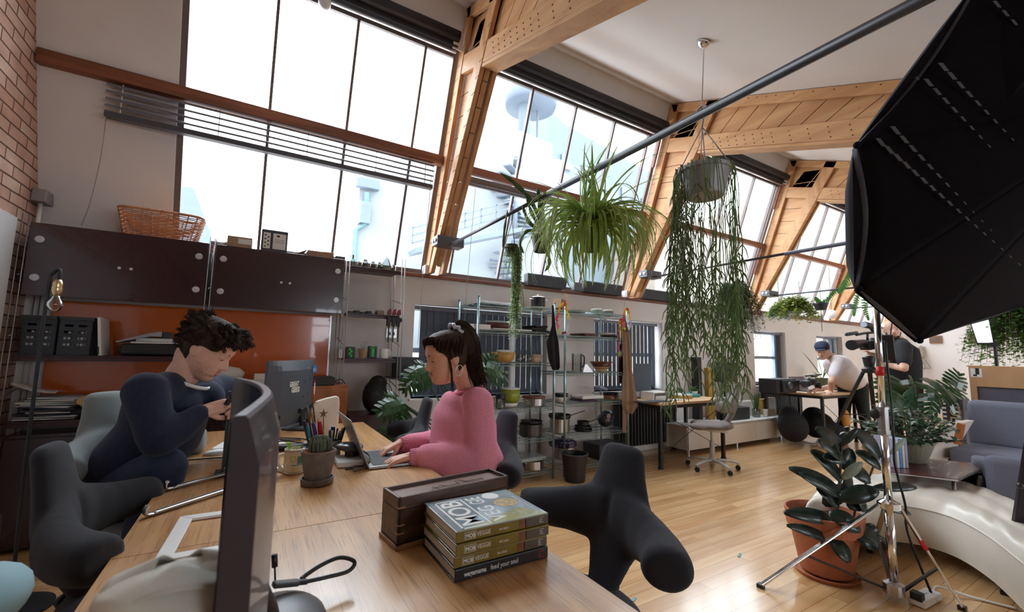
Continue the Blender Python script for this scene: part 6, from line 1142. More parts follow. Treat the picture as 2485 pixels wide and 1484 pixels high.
# right wall: phone, two small pictures
t = thing('wall_phone', 'old beige wall telephone with curled cord on the white far wall', 'telephone', (13.8, 3.8, 1.3)); m_bei = mat('beige_phone', srgb(176, 166, 150), .5); a = onx(2230, 840, 13.8); b = onx(2246, 870, 13.8)
build(MB().bx(13.74, 13.845, b.y, a.y, b.z, a.z), 'wall_unit', m_bei, t, bevel=.01); build(MB().bar((13.71, a.y-.06, a.z+.02), (13.71, a.y-.08, b.z+.04), .06, .04), 'handset', m_bei, t, bevel=.012)
p = onx(2234, 872, 13.8); q = onx(2238, 890, 13.8); build(MB().tube([V((13.78, p.y-.08*sin(k*pi/8), p.z-.22*sin(k*pi/16))) if k <= 8 else V((13.78, p.y-.16-.03+(.1)*(k-8)/8, p.z-.22*(1-(k-8)/8))) for k in range(17)], .014, 6), 'curled_cord', m_bei, t, smooth=True)
for (a_, b_, c_, d_, l) in ((2253, 2286, 814, 832, 'small framed picture just below the softbox on the far wall'), (2347, 2368, 812, 832, 'small framed picture left of the lit panel on the far wall')):
    p, q = onx(a_, c_, 13.8), onx(b_, d_, 13.8); t = thing('framed_picture', l, 'picture', (13.83, (p.y+q.y)/2, q.z), group='small pictures on the far wall'); z0, z1 = sorted((p.z, q.z)); y0, y1 = sorted((p.y, q.y)); build(MB().bx(13.82, 13.847, y0, y1, z0, z1), 'frame', wood('picture_frame_wood', srgb(150, 110, 80), srgb(110, 76, 50), 1, 2), t, bevel=.004); build(MB().bx(13.816, 13.822, y0+.04, y1-.04, z0+.04, z1-.04), 'print', mat('muted_print', srgb(110, 96, 86), .6, var=.5, scale=6), t)
c = onx(2018, 760, 9.9); one(MB().ell((9.6, ony(2018, 760, 3.6).y, ony(2018, 760, 3.6).z), (.09, .09, .09)), 'globe_lamp', mat('opal_glass', (.85, .85, .83), .3), 'white globe lamp on the sill at the fourth truss', 'lamp', smooth=True) if False else None
q = ony(2018, 762, 3.75); t = thing('globe_lamp', 'white opal globe lamp hanging near the fourth truss foot', 'lamp', q); build(MB().ell(q, (.085, .085, .085), 20), 'globe', mat('opal_glass', (.85, .85, .83), .3), t, smooth=True); build(MB().cyl(q+V((0, 0, .08)), q+V((0, 0, .9)), .004), 'wire', m_black, t)
# ---------------------------------------------------------------- lounge corner on the right
m_sofa = mat('blue_grey_upholstery', srgb(112, 114, 130), .9, bump=.4, bscale=350, var=.08, scale=200); m_leather = mat('cream_leather', srgb(216, 208, 194), .38, coat=.15, var=.04, bump=.25, bscale=14)
# cream daybed: curved bench, deep-buttoned top
def daybed():
    t = thing('leather_daybed', 'long curved cream leather daybed with a deep-buttoned seat', 'daybed', (3.6, 1.3, 0)); zt = .36
    F = [onz(*p, zt) for p in ((1948, 1222), (2030, 1217), (2110, 1207), (2200, 1210), (2300, 1232), (2390, 1275), (2485, 1345))]; B = [onz(*p, zt) for p in ((1985, 1180), (2050, 1160), (2130, 1148), (2240, 1152), (2330, 1165), (2410, 1188), (2520, 1240))]
    F.append(F[-1]+(F[-1]-F[-2])*1.2); B.append(B[-1]+(B[-1]-B[-2])*1.2)
    Fs = bez(F, 8); Bs = bez(B, 8); K = len(Fs); N = 22
    def f(u, v):
        k = round(u*(K-1)); a, b = Fs[k], Bs[k]; p = a.lerp(b, v); e = min(1, min(v, 1-v)*9); e = math.sqrt(max(0, 1-(1-e)**2)); en = math.sqrt(max(0, 1-(1-min(1, k/5.0))**2))
        tuft = .014*abs(sin(v*pi*3))*abs(sin(k*pi/5.2))+.006; return V((p.x, p.y, zt-.05*(1-e)-.05*(1-en)+tuft))
    mb = MB(); mb.grid(f, K, N); build(mb, 'buttoned_top', m_leather, t, smooth=True)
    mb = MB()
    def side(line, s):
        def g(u, v): k = round(u*(K-1)); p = line[k]; o = (Fs[k]-Bs[k]).normalized()*s; return V((p.x+o.x*.02*sin(v*pi), p.y+o.y*.02*sin(v*pi), .09+(zt-.05-.09+.004)*v))
        mb.grid(g, K, 6)
    side(Fs, 1); side(Bs, -1)
    mb.grid(lambda u, v: (lambda p: V((p.x, p.y, .09+(zt-.1-.05)*v)))(Fs[0].lerp(Bs[0], u)), 8, 4); build(mb, 'side_panel', m_leather, t, smooth=True)
    mb = MB(); mb.tube([V((p.x, p.y, zt-.045)) for p in Fs], .006, 6); build(mb, 'piping', m_leather, t, smooth=True)
    build(MB().tube([Fs[k].lerp(Bs[k], .5)*1 + V((0, 0, .065-zt)) for k in range(2, K-1)], [(.13, .03)]*(K-3), 4), 'wooden_plinth', mat('dark_plinth', (.12, .07, .045), .6), t)
    for k in (6, 20, 34, 48): 
        if k < K: p = Fs[k].lerp(Bs[k], .3); build(MB().cyl((p.x, p.y, .0), (p.x, p.y, .07), .02), 'foot', m_black, t)
daybed()
# dark red coffee table
t = thing('coffee_table', 'low coffee table with a glossy dark red top', 'table', (4.5, 1.2, 0)); Q = [onz(2140, 1143, .45), onz(2322, 1162, .45), onz(2402, 1128, .45), onz(2170, 1104, .45)]
build(MB().prism([V((p.x, p.y, .438)) for p in Q], (0, 0, .014)), 'tabletop', mat('oxblood_lacquer', (.075, .008, .011), .25, coat=.25), t); build(MB().tube([V((p.x, p.y, .442)) for p in Q], .008, 6, close=True), 'metal_edge', m_alu, t)
cen = sum(Q, V())/4
for p in Q: q = p.lerp(cen, .12); build(MB().cyl((q.x, q.y, .001), (q.x, q.y, .437), .012), 'leg', m_alu, t, smooth=True)
q = onz(2372, 1160, .38); t = thing('black_vase', 'rounded glossy black vase beside the dark red table', 'vase', (q.x, q.y, 0)); build(MB().lathe([(0, .001), (.08, .001), (.13, .12), (.14, .26), (.10, .38), (.05, .42), (.045, .42), (.09, .36), (0, .05)], (q.x-.05, q.y-.02, 0), 26), 'body', mat('gloss_black_ceramic', (.01, .01, .012), .06, coat=1), t, smooth=True)
# bowl planter on the table handled with the plants; books standing
for k in range(5):
    c = onz(2150+k*7, 1128, .453); one(MB().box((c.x, c.y, .453+.105), (.02, .16, .21), MX.Rotation(-.5, 3, 'Z')), 'book', mat(('violet_cover', 'white_cover', 'sky_cover', 'white_cover', 'lilac_cover')[k], ((.35, .33, .45), (.7, .7, .7), (.1, .3, .55), (.7, .7, .7), (.4, .38, .5))[k], .5), ('violet-grey book standing on the dark red table, first from the left', 'white book standing second from the left on the dark red table', 'sky blue book standing on the dark red table', 'white book right of the sky blue one on the dark red table', 'lilac book, last of the row on the dark red table')[k], 'book', 'books standing on the dark red table', bevel=.002)
# near armchair seen from its back
c = onz(2405, 1228, .28)
t = thing('armchair', 'blue-grey upholstered armchair cut by the right edge, seen from behind', 'armchair', (4.3, .8, 0)); A = V((4.30, 1.05, 0)); A = onz(2402, 1215, .30); A = V((A.x+.0, A.y, 0)); d = V((.35, -.93, 0)).normalized(); n = V((d.y, -d.x, 0))
zt = ony(2430, 1092, A.y-.06).z; 
def slab(mb, p, d, n, L, th, z0, z1):
    mb.prism([p+V((0, 0, z0)), p+d*L+V((0, 0, z0)), p+d*L+n*th+V((0, 0, z0)), p+n*th+V((0, 0, z0))], (0, 0, z1-z0)); return mb
n = V((.93, .35, 0)); build(slab(MB(), A, d, n, .75, .12, .12, .60), 'backrest', m_sofa, t, bevel=.05, bseg=5, smooth=False); build(slab(MB(), A+n*.12, d, n, .75, .6, .12, .36), 'seat', m_sofa, t, bevel=.04, bseg=4); build(slab(MB(), A+n*.15+d*.02, d, n, .1, .55, .30, .50), 'armrest', m_sofa, t, bevel=.03, bseg=4)
for f, g in ((.06, .05), (.68, .05), (.06, .62), (.68, .62)): p = A+d*f+n*g; build(MB().cyl((p.x, p.y, 0.001), (p.x, p.y, .12), .018), 'leg', m_black, t)
# sofa
X0 = 5.75; yl = onx(2300, 1085, X0).y; t = thing('sofa', 'blue-grey sofa against the brown board on the right', 'sofa', (6.2, .6, 0)); zs = onx(2300, 1085, X0).z
build(MB().bx(X0, X0+.85, yl-2.0, yl, .12, zs), 'seat', m_sofa, t, bevel=.04, bseg=4); p = onx(2345, 968, 6.45); build(MB().prism([(6.35, p.y, zs-.02), (6.42, p.y, p.z-.01), (6.6, p.y, p.z), (6.62, p.y, zs-.02)], (0, -1.05, 0)), 'back_cushion', m_sofa, t, bevel=.05, bseg=5); build(MB().bx(6.60, 6.75, yl-2.0, yl+.05, .12, p.z-.12), 'back_frame', m_sofa, t, bevel=.04, bseg=4)
for yy in (yl-.08, yl-1.9):
    for xx in (X0+.06, X0+.8): build(MB().cyl((xx, yy, .001), (xx, yy, .12), .018), 'leg', m_black, t)
# white angled panels standing left of the sofa
t = thing('white_plinth', 'pale slanted plinth board with a wooden block, left of the sofa', 'board', (5.6, 1.7, 0)); a, b, c_, d_ = onx(2262, 1040, 5.6), onx(2342, 1024, 5.9), onx(2290, 1120, 5.7), onx(2236, 1122, 5.5)
build(MB().prism([V((5.60, a.y, a.z)), V((6.2, b.y, b.z)), V((5.9, c_.y, .3)), V((5.45, d_.y, .3))], V((0, .06, 0))).bx(5.45, 5.9, d_.y-.12, d_.y+.05, .001, .32), 'panel', m_wg, t, bevel=.004)
p = onx(2328, 1052, 5.72); build(MB().box((5.72, p.y, p.z), (.05, .05, .20), MX.Rotation(.2, 3, 'X')), 'wooden_block', m_oak, t, bevel=.003)
# tall brown board with its label
XB = 6.95; a = onx(2349, 886, XB); t = thing('wooden_board', 'large brown fibreboard with a white label leaning behind the sofa', 'board', (XB, a.y-1, 0)); m_mdf = mat('fibreboard', srgb(192, 148, 106), .7, var=.05)
b = onx(2370, 937, XB); zc = b.z; build(MB().bx(XB, XB+.02, a.y-2.6, b.y, zc, a.z).bx(XB, XB+.02, b.y, a.y-.0, .001, a.z), 'sheet', m_mdf, t, bevel=.002); build(MB().bx(XB+.022, XB+.03, a.y-2.6, a.y-.04, .001, zc+.05), 'grey_backing', mat('slate_felt', srgb(96, 94, 104), .9), t)
p, q = onx(2354, 893, XB), onx(2384, 915, XB); build(MB().bx(XB-.002, XB-.0005, q.y, p.y, q.z, p.z), 'label_sheet', m_paper, t); build(MB().bx(XB-.003, XB-.002, q.y+.02, q.y+.05, q.z+.03, q.z+.10).bx(XB-.003, XB-.002, p.y-.05, p.y-.02, q.z+.01, q.z+.03), 'label_print', m_black, t)
# black printed cartons
for k, (a_, b_, m, lab) in enumerate(((2283, 2308, m_crate, 'black printed carton stacked left of the sofa'), (2309, 2324, m_pan, 'narrow black carton with gold vertical lettering'), (2325, 2342, mat('slate_felt', (), .9), 'grey printed carton touching the sofa cushion'))):
    p, q = onx(a_, 968, 7.2), onx(b_, 1030, 7.2); t = thing('printed_carton', lab, 'box', (7.25, (p.y+q.y)/2, 0)); build(MB().bx(7.2, 7.4, q.y, p.y-.004, .001, p.z), 'carton', m, t, bevel=.003)
    if k == 1: Mx = M4((7.198, (p.y+q.y)/2-.035, p.z-.02), (0, 0, -1), (0, -1, 0), (-1, 0, 0)); Mx = M4((7.198, (p.y+q.y)/2-.03, p.z-.015), (0, 0, -1), (0, 1, 0), (1, 0, 0)); build(MB().text('SOLU', .14, M4((7.198, (p.y+q.y)/2-.05, p.z-.02), (0, 0, -1), (0, -1, 0), (-1, 0, 0)) @ MX.Translation((0, -.09, 0)), .001), 'lettering', mat('pale_gold', (.5, .38, .22), .5), t)
    else:
        mb = MB()
        for r in range(5): mb.bx(7.197, 7.1995, q.y+.03, q.y+.06+.02*(r % 3), p.z-.06-r*.05, p.z-.04-r*.05)
        build(mb, 'printed_lines', m_printw, t)
# lit LED panel on its stand
XL2 = 7.6; c = [onx(*p, XL2) for p in ((2356, 785), (2400, 773), (2412, 833), (2372, 833))]; t = thing('led_panel', 'glowing white studio panel light on a thin black stand', 'light', (XL2, c[3].y-.1, 0))
P = [V((XL2, p.y, p.z)) for p in c]; build(MB().prism(P, (.03, 0, 0)), 'housing', m_black, t, bevel=.004); cc = sum(P, V())/4; P2 = [cc+(p-cc)*.92-V((.004, 0, 0)) for p in P]
build(MB().prism(P2, (.003, 0, 0)), 'diffuser', mat('lit_diffuser', (.9, .92, 1.0), .5, emit=1.3, var=.02), t)
build(MB().prism([cc+(p-cc)*1.08+V((.005, 0, 0)) for p in P], (.02, 0, 0)), 'frame_edge', m_black, t)
q = c[2]; build(MB().cyl((XL2+.03, q.y, q.z-.03), (XL2+.03, q.y, .05), .016).box((XL2+.02, q.y, q.z-.01), (.05, .06, .05)), 'stand_pole', m_black, t); build(MB().cyl((XL2+.03, q.y, .35), (XL2-.3, q.y+.2, .01), .01).cyl((XL2+.03, q.y, .35), (XL2+.4, q.y+.2, .01), .01).cyl((XL2+.03, q.y, .35), (XL2+.03, q.y-.4, .01), .01), 'stand_legs', m_black, t)
# ---------------------------------------------------------------- softbox and its chrome stand
def pd(px, py, dep): r_ = ray(px, py); return CM + r_*(dep/FPX)
def softbox():
    ap = pd(2800, 230, 1.62); t = thing('softbox', 'huge black octagonal softbox seen from behind, filling the top right', 'softbox', ap)
    RV = [pd(2080, 352, 1.95), pd(2084, 700, 2.10), pd(2232, 826, 2.25), pd(2490, 741, 2.35), pd(2860, 560, 2.35), pd(2950, 100, 2.1), pd(2720, -90, 1.55), pd(2400, -80, 1.75)]
    m_sb = mat('black_softbox_cloth', (.004, .003, .0055), .85, var=.3, scale=30, spec=.15); m_lip = mat('worn_black_lip', srgb(62, 64, 78), .6, var=.15, scale=12)
    cen = sum(RV, V())/8; K = 8
    for i in range(K):
        a, b = RV[i], RV[(i+1) % K]
        kk = .13 if i in (0, 7) else .02; ll = .085 if i in (0, 7, 6) else .02
        def f(u, v, a=a, b=b, kk=kk):
            e = a.lerp(b, u); sc = sin(u*pi)*kk; e = e+(ap-e).normalized()*(-0.0)+(cen-e)*sc*.5; p = e.lerp(ap, v); out = ((a+b)/2-cen).normalized(); return p+out*.03*sin(v*pi)*sin(u*pi)
        build(MB().grid(f, 14, 14), 'panel', m_sb, t, smooth=True, solid=.003)
        fwd = (cen-ap).normalized()
        def g(u, v, a=a, b=b, kk=kk, ll=ll): e = a.lerp(b, u); sc = sin(u*pi)*kk; e1 = e+(cen-e)*sc*.5; e2 = e+fwd*ll*min(1, .3+sin(u*pi)); return e1.lerp(e2, v)
        build(MB().grid(g, 14, 5), 'lip', m_lip, t, smooth=True, solid=.002)
    for p in RV: build(MB().ell(p, (.016, .016, .016), 10), 'corner_pocket', m_sb, t, smooth=True)
    fwd = (cen-ap).normalized(); build(MB().add([p+fwd*.03 for p in RV], [tuple(range(8))]), 'diffuser', m_sb, t, solid=.002)
    # spots of light painted as small pale flecks, in slanting rows on two panels
    mb = MB(); rnd = random.Random(6)
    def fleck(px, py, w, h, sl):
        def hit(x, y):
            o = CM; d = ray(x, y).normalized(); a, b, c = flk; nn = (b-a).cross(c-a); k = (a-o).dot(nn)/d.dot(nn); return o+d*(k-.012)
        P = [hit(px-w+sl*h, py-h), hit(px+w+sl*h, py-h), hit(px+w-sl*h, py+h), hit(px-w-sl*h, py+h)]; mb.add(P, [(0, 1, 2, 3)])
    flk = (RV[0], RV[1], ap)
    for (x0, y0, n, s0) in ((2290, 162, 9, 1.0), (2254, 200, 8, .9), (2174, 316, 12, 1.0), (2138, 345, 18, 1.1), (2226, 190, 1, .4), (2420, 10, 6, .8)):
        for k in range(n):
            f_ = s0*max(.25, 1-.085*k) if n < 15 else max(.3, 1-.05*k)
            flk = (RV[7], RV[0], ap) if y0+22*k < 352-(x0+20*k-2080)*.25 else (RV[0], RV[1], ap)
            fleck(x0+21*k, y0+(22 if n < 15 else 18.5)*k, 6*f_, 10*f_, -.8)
    tag(build(mb, 'painted_light_flecks', mat('painted_light_fleck', (.085, .085, .095), .6), t, solid=.001), kind='stuff')
    build(MB().cyl(ap, pd(2900, 240, 1.45), .08, n=20), 'lamp_head', m_black, t); return t
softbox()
def lightstand():
    b = onz(2178, 1462, 0.0); bx_, by = 2.965, 1.005; t = thing('light_stand', 'chrome light stand with red tape holding the softbox', 'stand', (bx_, by, 0)); top = 1.62; A = pd(2126, 742, 2.42)
    base = V((bx_, by, 0)); P = lambda z: V((bx_, by, z)) + V((A.x-bx_, A.y-by, 0))*(z/A.z)
    build(MB().cyl(P(.05), P(.47), .021, n=20), 'lower_tube', m_chrome, t, smooth=True); build(MB().cyl(P(.47), P(.92), .0185, n=20), 'middle_tube', m_chrome, t, smooth=True); build(MB().cyl(P(.92), P(A.z+.15), .0165, n=20), 'upper_tube', m_chrome, t, smooth=True)
    build(MB().cyl(P(.86), P(.98), .025, n=20).cyl(P(.84), P(.86), .029, n=20).cyl(P(.975), P(.985), .029, n=20), 'collar', m_alu, t, smooth=False); build(MB().cyl(P(.95)+V((-.02, 0, 0)), P(.95)+V((-.065, .01, 0)), .010, n=10).ell(P(.95)+V((-.075, .01, 0)), (.008, .024, .028)), 'lock_knob', m_black, t)
    m_tape = mat('red_tape', (.60, .012, .018), .45, var=.1); z1 = .5*(onz(0, 0, 0).z)+1.16; build(MB().cyl(P(1.155), P(1.205), .0185, n=20), 'red_tape', m_tape, t, smooth=True)
    build(MB().lathe([(.024, 0), (.05, .0), (.05, .03), (.024, .045)], P(.455), 18), 'top_hub', m_chrome, t); build(MB().lathe([(.024, 0), (.045, .0), (.045, .05), (.024, .06)], P(.03), 18), 'bottom_hub', m_alu, t)
    feet = [onz(1846, 1420, .01), onz(2335, 1474, .01)]; third = V((bx_+(bx_-feet[0].x)*.4+.55, by-.62, .01)); third = onz(2332, 1440, .01)
    third = V((3.52, 1.30, .01)); H = P(.47)
    for i, ft in enumerate((feet[0], feet[1], third)):
        d = (V((ft.x, ft.y, 0))-V((H.x, H.y, 0))).normalized(); s = H+d*.045; l = build(MB().bar(s, ft, .028, .012), 'leg', m_chrome, t, bevel=.003); build(MB().box(ft, (.03, .03, .02)), 'leg_tip', m_black, l)
        mid = s.lerp(ft, .62); build(MB().bar(P(.05)+d*.04, mid, .018, .010), 'brace', mat('dark_bronze_steel', (.035, .025, .025), .4, .4), t, bevel=.002)
        if i == 1: build(MB().bar(s.lerp(ft, .34), s.lerp(ft, .44), .031, .015), 'red_tape', m_tape, l)
    # the cable running down the stand
    C = [P(1.35)+V((.035, -.02, 0)), P(1.2)+V((.04, -.02, 0)), P(1.0)+V((.06, -.02, 0)), P(.8)+V((.03, -.03, 0)), P(.70)+V((.02, -.03, 0)), P(.6)+V((.06, -.03, 0)), P(.45)+V((.13, -.03, 0)), P(.3)+V((.17, -.02, 0)), V((3.13, .90, .02))]
    one(MB().tube(bez(C, 8), .006, 8), 'power_cable', m_black, 'black power cable running down beside the chrome light stand', 'cable', smooth=True)
lightstand()
# flat black clip hanging from the softbox in front of the bearded man's shoulder
t = thing('ballast_box', 'flat black box hanging on a strap under the softbox', 'box', pd(2160, 850, 2.45)); a, b = pd(2152, 812, 2.45), pd(2160, 872, 2.45); build(MB().bar(a, b, .055, .02), 'case', m_black, t, bevel=.004); build(MB().bar(pd(2167, 765, 2.45), pd(2161, 815, 2.45), .010, .004).bar(b, pd(2147, 890, 2.45), .008, .004), 'strap', m_black, t)
# second dark stand at the right edge
t = thing('light_stand', 'dark purple-black stand leg with knobs at the right edge', 'stand', (3.58, .70, 0)); m_ds = mat('purple_black_steel', (.02, .014, .02), .35, .4); f0 = onz(2440, 1440, .01); up = pd(2500, 1130, 2.05)
a = pd(2448, 1405, 2.42); b = pd(2486, 1180, 2.30); c = pd(2530, 900, 2.2); build(MB().bar(a, c, .045, .025), 'column', m_ds, t, bevel=.004); build(MB().bar(a, pd(2560, 1385, 2.3), .03, .02).bar(pd(2455, 1420, 2.42), pd(2400, 1440, 2.4)*1.0, .001, .001), 'foot_bar', m_ds, t)
for p, r in ((pd(2418, 1412, 2.42), .016), (pd(2436, 1432, 2.4), .018), (pd(2476, 1178, 2.3), .016)): build(MB().ell(p, (r, r, r), 10), 'knob', m_black, t, smooth=True)
build(MB().bar(pd(2425, 1418, 2.42), pd(2450, 1415, 2.42), .012, .012).cyl(pd(2436, 1432, 2.4), f0, .02), 'clamp', m_ds, t)
# power strip
t = thing('power_strip', 'white socket strip with a black plug at the foot of the light stand', 'socket strip', (3.12, .93, 0)); c = onz(2245, 1450, .02); d = (onz(2270, 1432, .02)-onz(2215, 1462, .02)).normalized(); R3 = MX((d, V((-d.y, d.x, 0)), V((0, 0, 1)))).transposed()
build(MB().box(c, (.20, .07, .036), R3), 'body', m_white, t, bevel=.008, bseg=3); mb = MB(); cs = []
for k in range(3): q = c+d*(-.05+.055*k)+V((0, 0, .0183)); mb.box(q, (.004, .012, .001), R3); mb.box(q+d*.018, (.004, .012, .001), R3)
build(mb, 'socket_slots', m_black, t); build(MB().box(c-d*.085+V((0, 0, .03)), (.04, .05, .04), R3), 'black_plug', m_black, t, bevel=.006); build(MB().tube(bez([c+d*.1, c+d*.16+V((0, 0, .02)), c+d*.2+V((.06, -.1, -.01)), c+d*.2+V((.12, -.25, -.012))], 6), .006, 8), 'white_lead', m_white, t, smooth=True)
# scraps on the floor
for k, (px, py) in enumerate(((1795, 1346), (1538, 1453))): p = onz(px, py, .002); one(MB().box(p, (.06-.02*k, .014, .002), MX.Rotation(.4, 3, 'Z')), 'floor_scrap', mat('teal_scrap', (.1, .3, .28), .5), ('small teal scrap of tape lying on the open floor', 'small teal scrap on the floor by the near chair')[k], 'scrap')
# left edge: corrugated-looking brown radiator, pale blue cushion corner
p = ony(15, 1215, 2.2); t = thing('ribbed_heater', 'brown ribbed heater cut by the left edge', 'heater', (p.x-.1, 2.0, 0))
for k in range(3): build(MB().bx(p.x-.30, p.x+.03, 1.8+k*.12, 1.88+k*.12, .02, p.z+.0), 'rib', mat('dark_brown_metal', (.05, .035, .025), .5), t, bevel=.03, bseg=4)
p = ony(0, 1450, 1.1); one(MB().ell((p.x-.03, 1.1, p.z+.0), (.065, .10, .05), 20), 'blue_cushion', mat('pale_blue_cloth', srgb(150, 186, 196), .8), 'pale blue rounded cushion corner at the bottom left edge', 'cushion', smooth=True)
one(MB().box(onz(250, 1310, .05), (.5, .35, .08), MX.Rotation(.3, 3, 'Z')), 'white_bag', m_paper, 'crumpled white bag on the floor under the left chairs', 'bag', bevel=.03)
# ceiling rose with wire, bare globe bulb at the top edge
r_ = ray(1708, 100); k = (4.34-.4182*3.30+CAMZ*-1 + 0.0); kk = (4.34-.4182*3.30-CAMZ)/(r_.z-.4182*r_.y); q = CM+r_*kk
t = thing('ceiling_rose', 'chrome ceiling rose with a thin cord dropping to the tie rod', 'ceiling rose', q); R4 = MX.Rotation(math.atan(.4182), 3, 'X'); build(MB().lathe([(.055, .0), (.052, -.02), (.03, -.045), (.008, -.055)], q, 26, R4), 'cup', m_chrome, t, smooth=True)
w = V((1.5, onx(1703, 272, 1.5).y, 2.23)); build(MB().cyl(q-V((0, 0, .04)), V((1.5, w.y, 2.25)), .0028, n=6), 'cord', m_cord, t)
q = ony(788, 6, 3.2); t = thing('pendant_bulb', 'bare globe bulb at the top edge above the first glazing bay', 'bulb', q); build(MB().ell(q, (.045, .045, .05), 20), 'bulb_glass', mat('milky_bulb', (.7, .74, .78), .2), t, smooth=True); build(MB().cyl(q+V((0, 0, .045)), q+V((0, 0, .12)), .02).cyl(q+V((0, 0, .12)), q+V((0, 0, .9)), .004), 'holder', m_black, t)
# ---------------------------------------------------------------- plants
def leafm(name, c, c2=None, rough=.4, coat=.2):
    if name in _M: return _M[name]
    m = mat(name, c, rough, var=.28, scale=18, coat=coat); nt = m.node_tree; o = [n for n in nt.nodes if n.type == 'OUTPUT_MATERIAL'][0]; b = nt.nodes['Principled BSDF']
    tr = nt.nodes.new('ShaderNodeBsdfTranslucent'); mx = nt.nodes.new('ShaderNodeMixShader'); mx.inputs[0].default_value = .32; src = b.inputs['Base Color'].links[0].from_socket
    nt.links.new(src, tr.inputs[0]); nt.links.new(b.outputs[0], mx.inputs[1]); nt.links.new(tr.outputs[0], mx.inputs[2]); nt.links.new(mx.outputs[0], o.inputs[0]); return m
g_rub = leafm('rubber_leaf', srgb(44, 60, 52), rough=.28, coat=.3); g_mon = leafm('monstera_leaf', srgb(46, 86, 46), rough=.3, coat=.3); g_spi = leafm('spider_leaf', srgb(150, 178, 84), rough=.45); g_spi2 = leafm('spider_stripe', srgb(228, 232, 190), rough=.5)
g_rhi = leafm('rhipsalis_green', srgb(132, 160, 104), rough=.6, coat=0); g_epi = leafm('epiphyllum_green', srgb(74, 106, 52)); g_ivy = leafm('ivy_green', srgb(132, 148, 56), rough=.5); g_tre = leafm('pale_trailing_green', srgb(188, 212, 160), rough=.5); g_fern = leafm('fern_green', srgb(66, 122, 46), rough=.6, coat=0); g_jade = leafm('dark_leafy_green', srgb(58, 92, 62), rough=.35)
m_stem = mat('brown_stem', (.08, .045, .03), .7); m_terra = mat('terracotta_clay', srgb(176, 106, 74), .8, var=.12, scale=6); m_soil = mat('dark_soil', (.03, .02, .015), .95)
def leaf(mb, b, d, up, L, W, curl=.5, fold=.25, n=8, tip=1.0, wf=None):
    b, d, up = V(b), V(d).normalized(), V(up); s = d.cross(up).normalized(); u = s.cross(d).normalized(); P = []; p = V(b); an = 0
    for i in range(n+1):
        t = i/n; w = W*(wf(t) if wf else (sin(pi*min(1, t**.85*1.0))**.8)); q = d*cos(an)+u*(-sin(an)); nn = u*cos(an)+d*sin(an)
        P.append((p+s*w+nn*fold*w, V(p), p-s*w+nn*fold*w)); p = p+q*L/n; an += curl/n
    vs = [x for r in P for x in r]; fs = []
    for i in range(n):
        a = i*3; fs += [(a, a+1, a+4, a+3), (a+1, a+2, a+5, a+4)]
    mb.add(vs, fs); return P
def monstera(mb, b, d, up, S, droop=.5, nl=6):
    b, d, up = V(b), V(d).normalized(), V(up); s = d.cross(up).normalized(); u = s.cross(d).normalized(); f = lambda t: b+d*(S*t)*cos(droop*t*.5)-u*S*t*sin(droop*t*.6)+u*0
    for e in (-1, 1):
        for k in range(nl):
            t0 = k/nl*.92; t1 = t0+.92/nl*(.90 if 1 < k < nl-1 else .98); r = S*.50*sin(pi*min(.93, .22+(k+.5)/nl*.72))**.75; fw = .10+.10*k/nl
            def P(t, q): c = f(t); return c+s*(e*r*q)+d*(S*fw*q*(1 if k else -.9))-u*(q*q*r*.35)
            mb.add([f(t0), f(t1), P(t1, .5), P(t0, .5), P(t1*.98, 1.0), P(t0*.92+t1*.08, .99), P((t0+t1)/2, 1.12)], [(0, 1, 2, 3), (3, 2, 4, 6, 5)])
    mb.add([f(.90), f(.93)+s*S*.09, f(1.08), f(.93)-s*S*.09], [(0, 1, 2, 3)])
def potm(t, c, r1, r2, h, m, lip=.01, soil=True, name='pot'):
    build(MB().lathe([(r1*.96, 0), (r1, .004), (r2-.004, h-lip*2), (r2+.003, h-lip*2), (r2+.003, h), (r2-.006, h), (r1-.004, .02), (0, .02)], c, 30), name, m, t)
    if soil: build(MB().lathe([(r2*.93, 0), (0, .004)], V(c)+V((0, 0, h*.86)), 24), 'soil', m_soil, t)
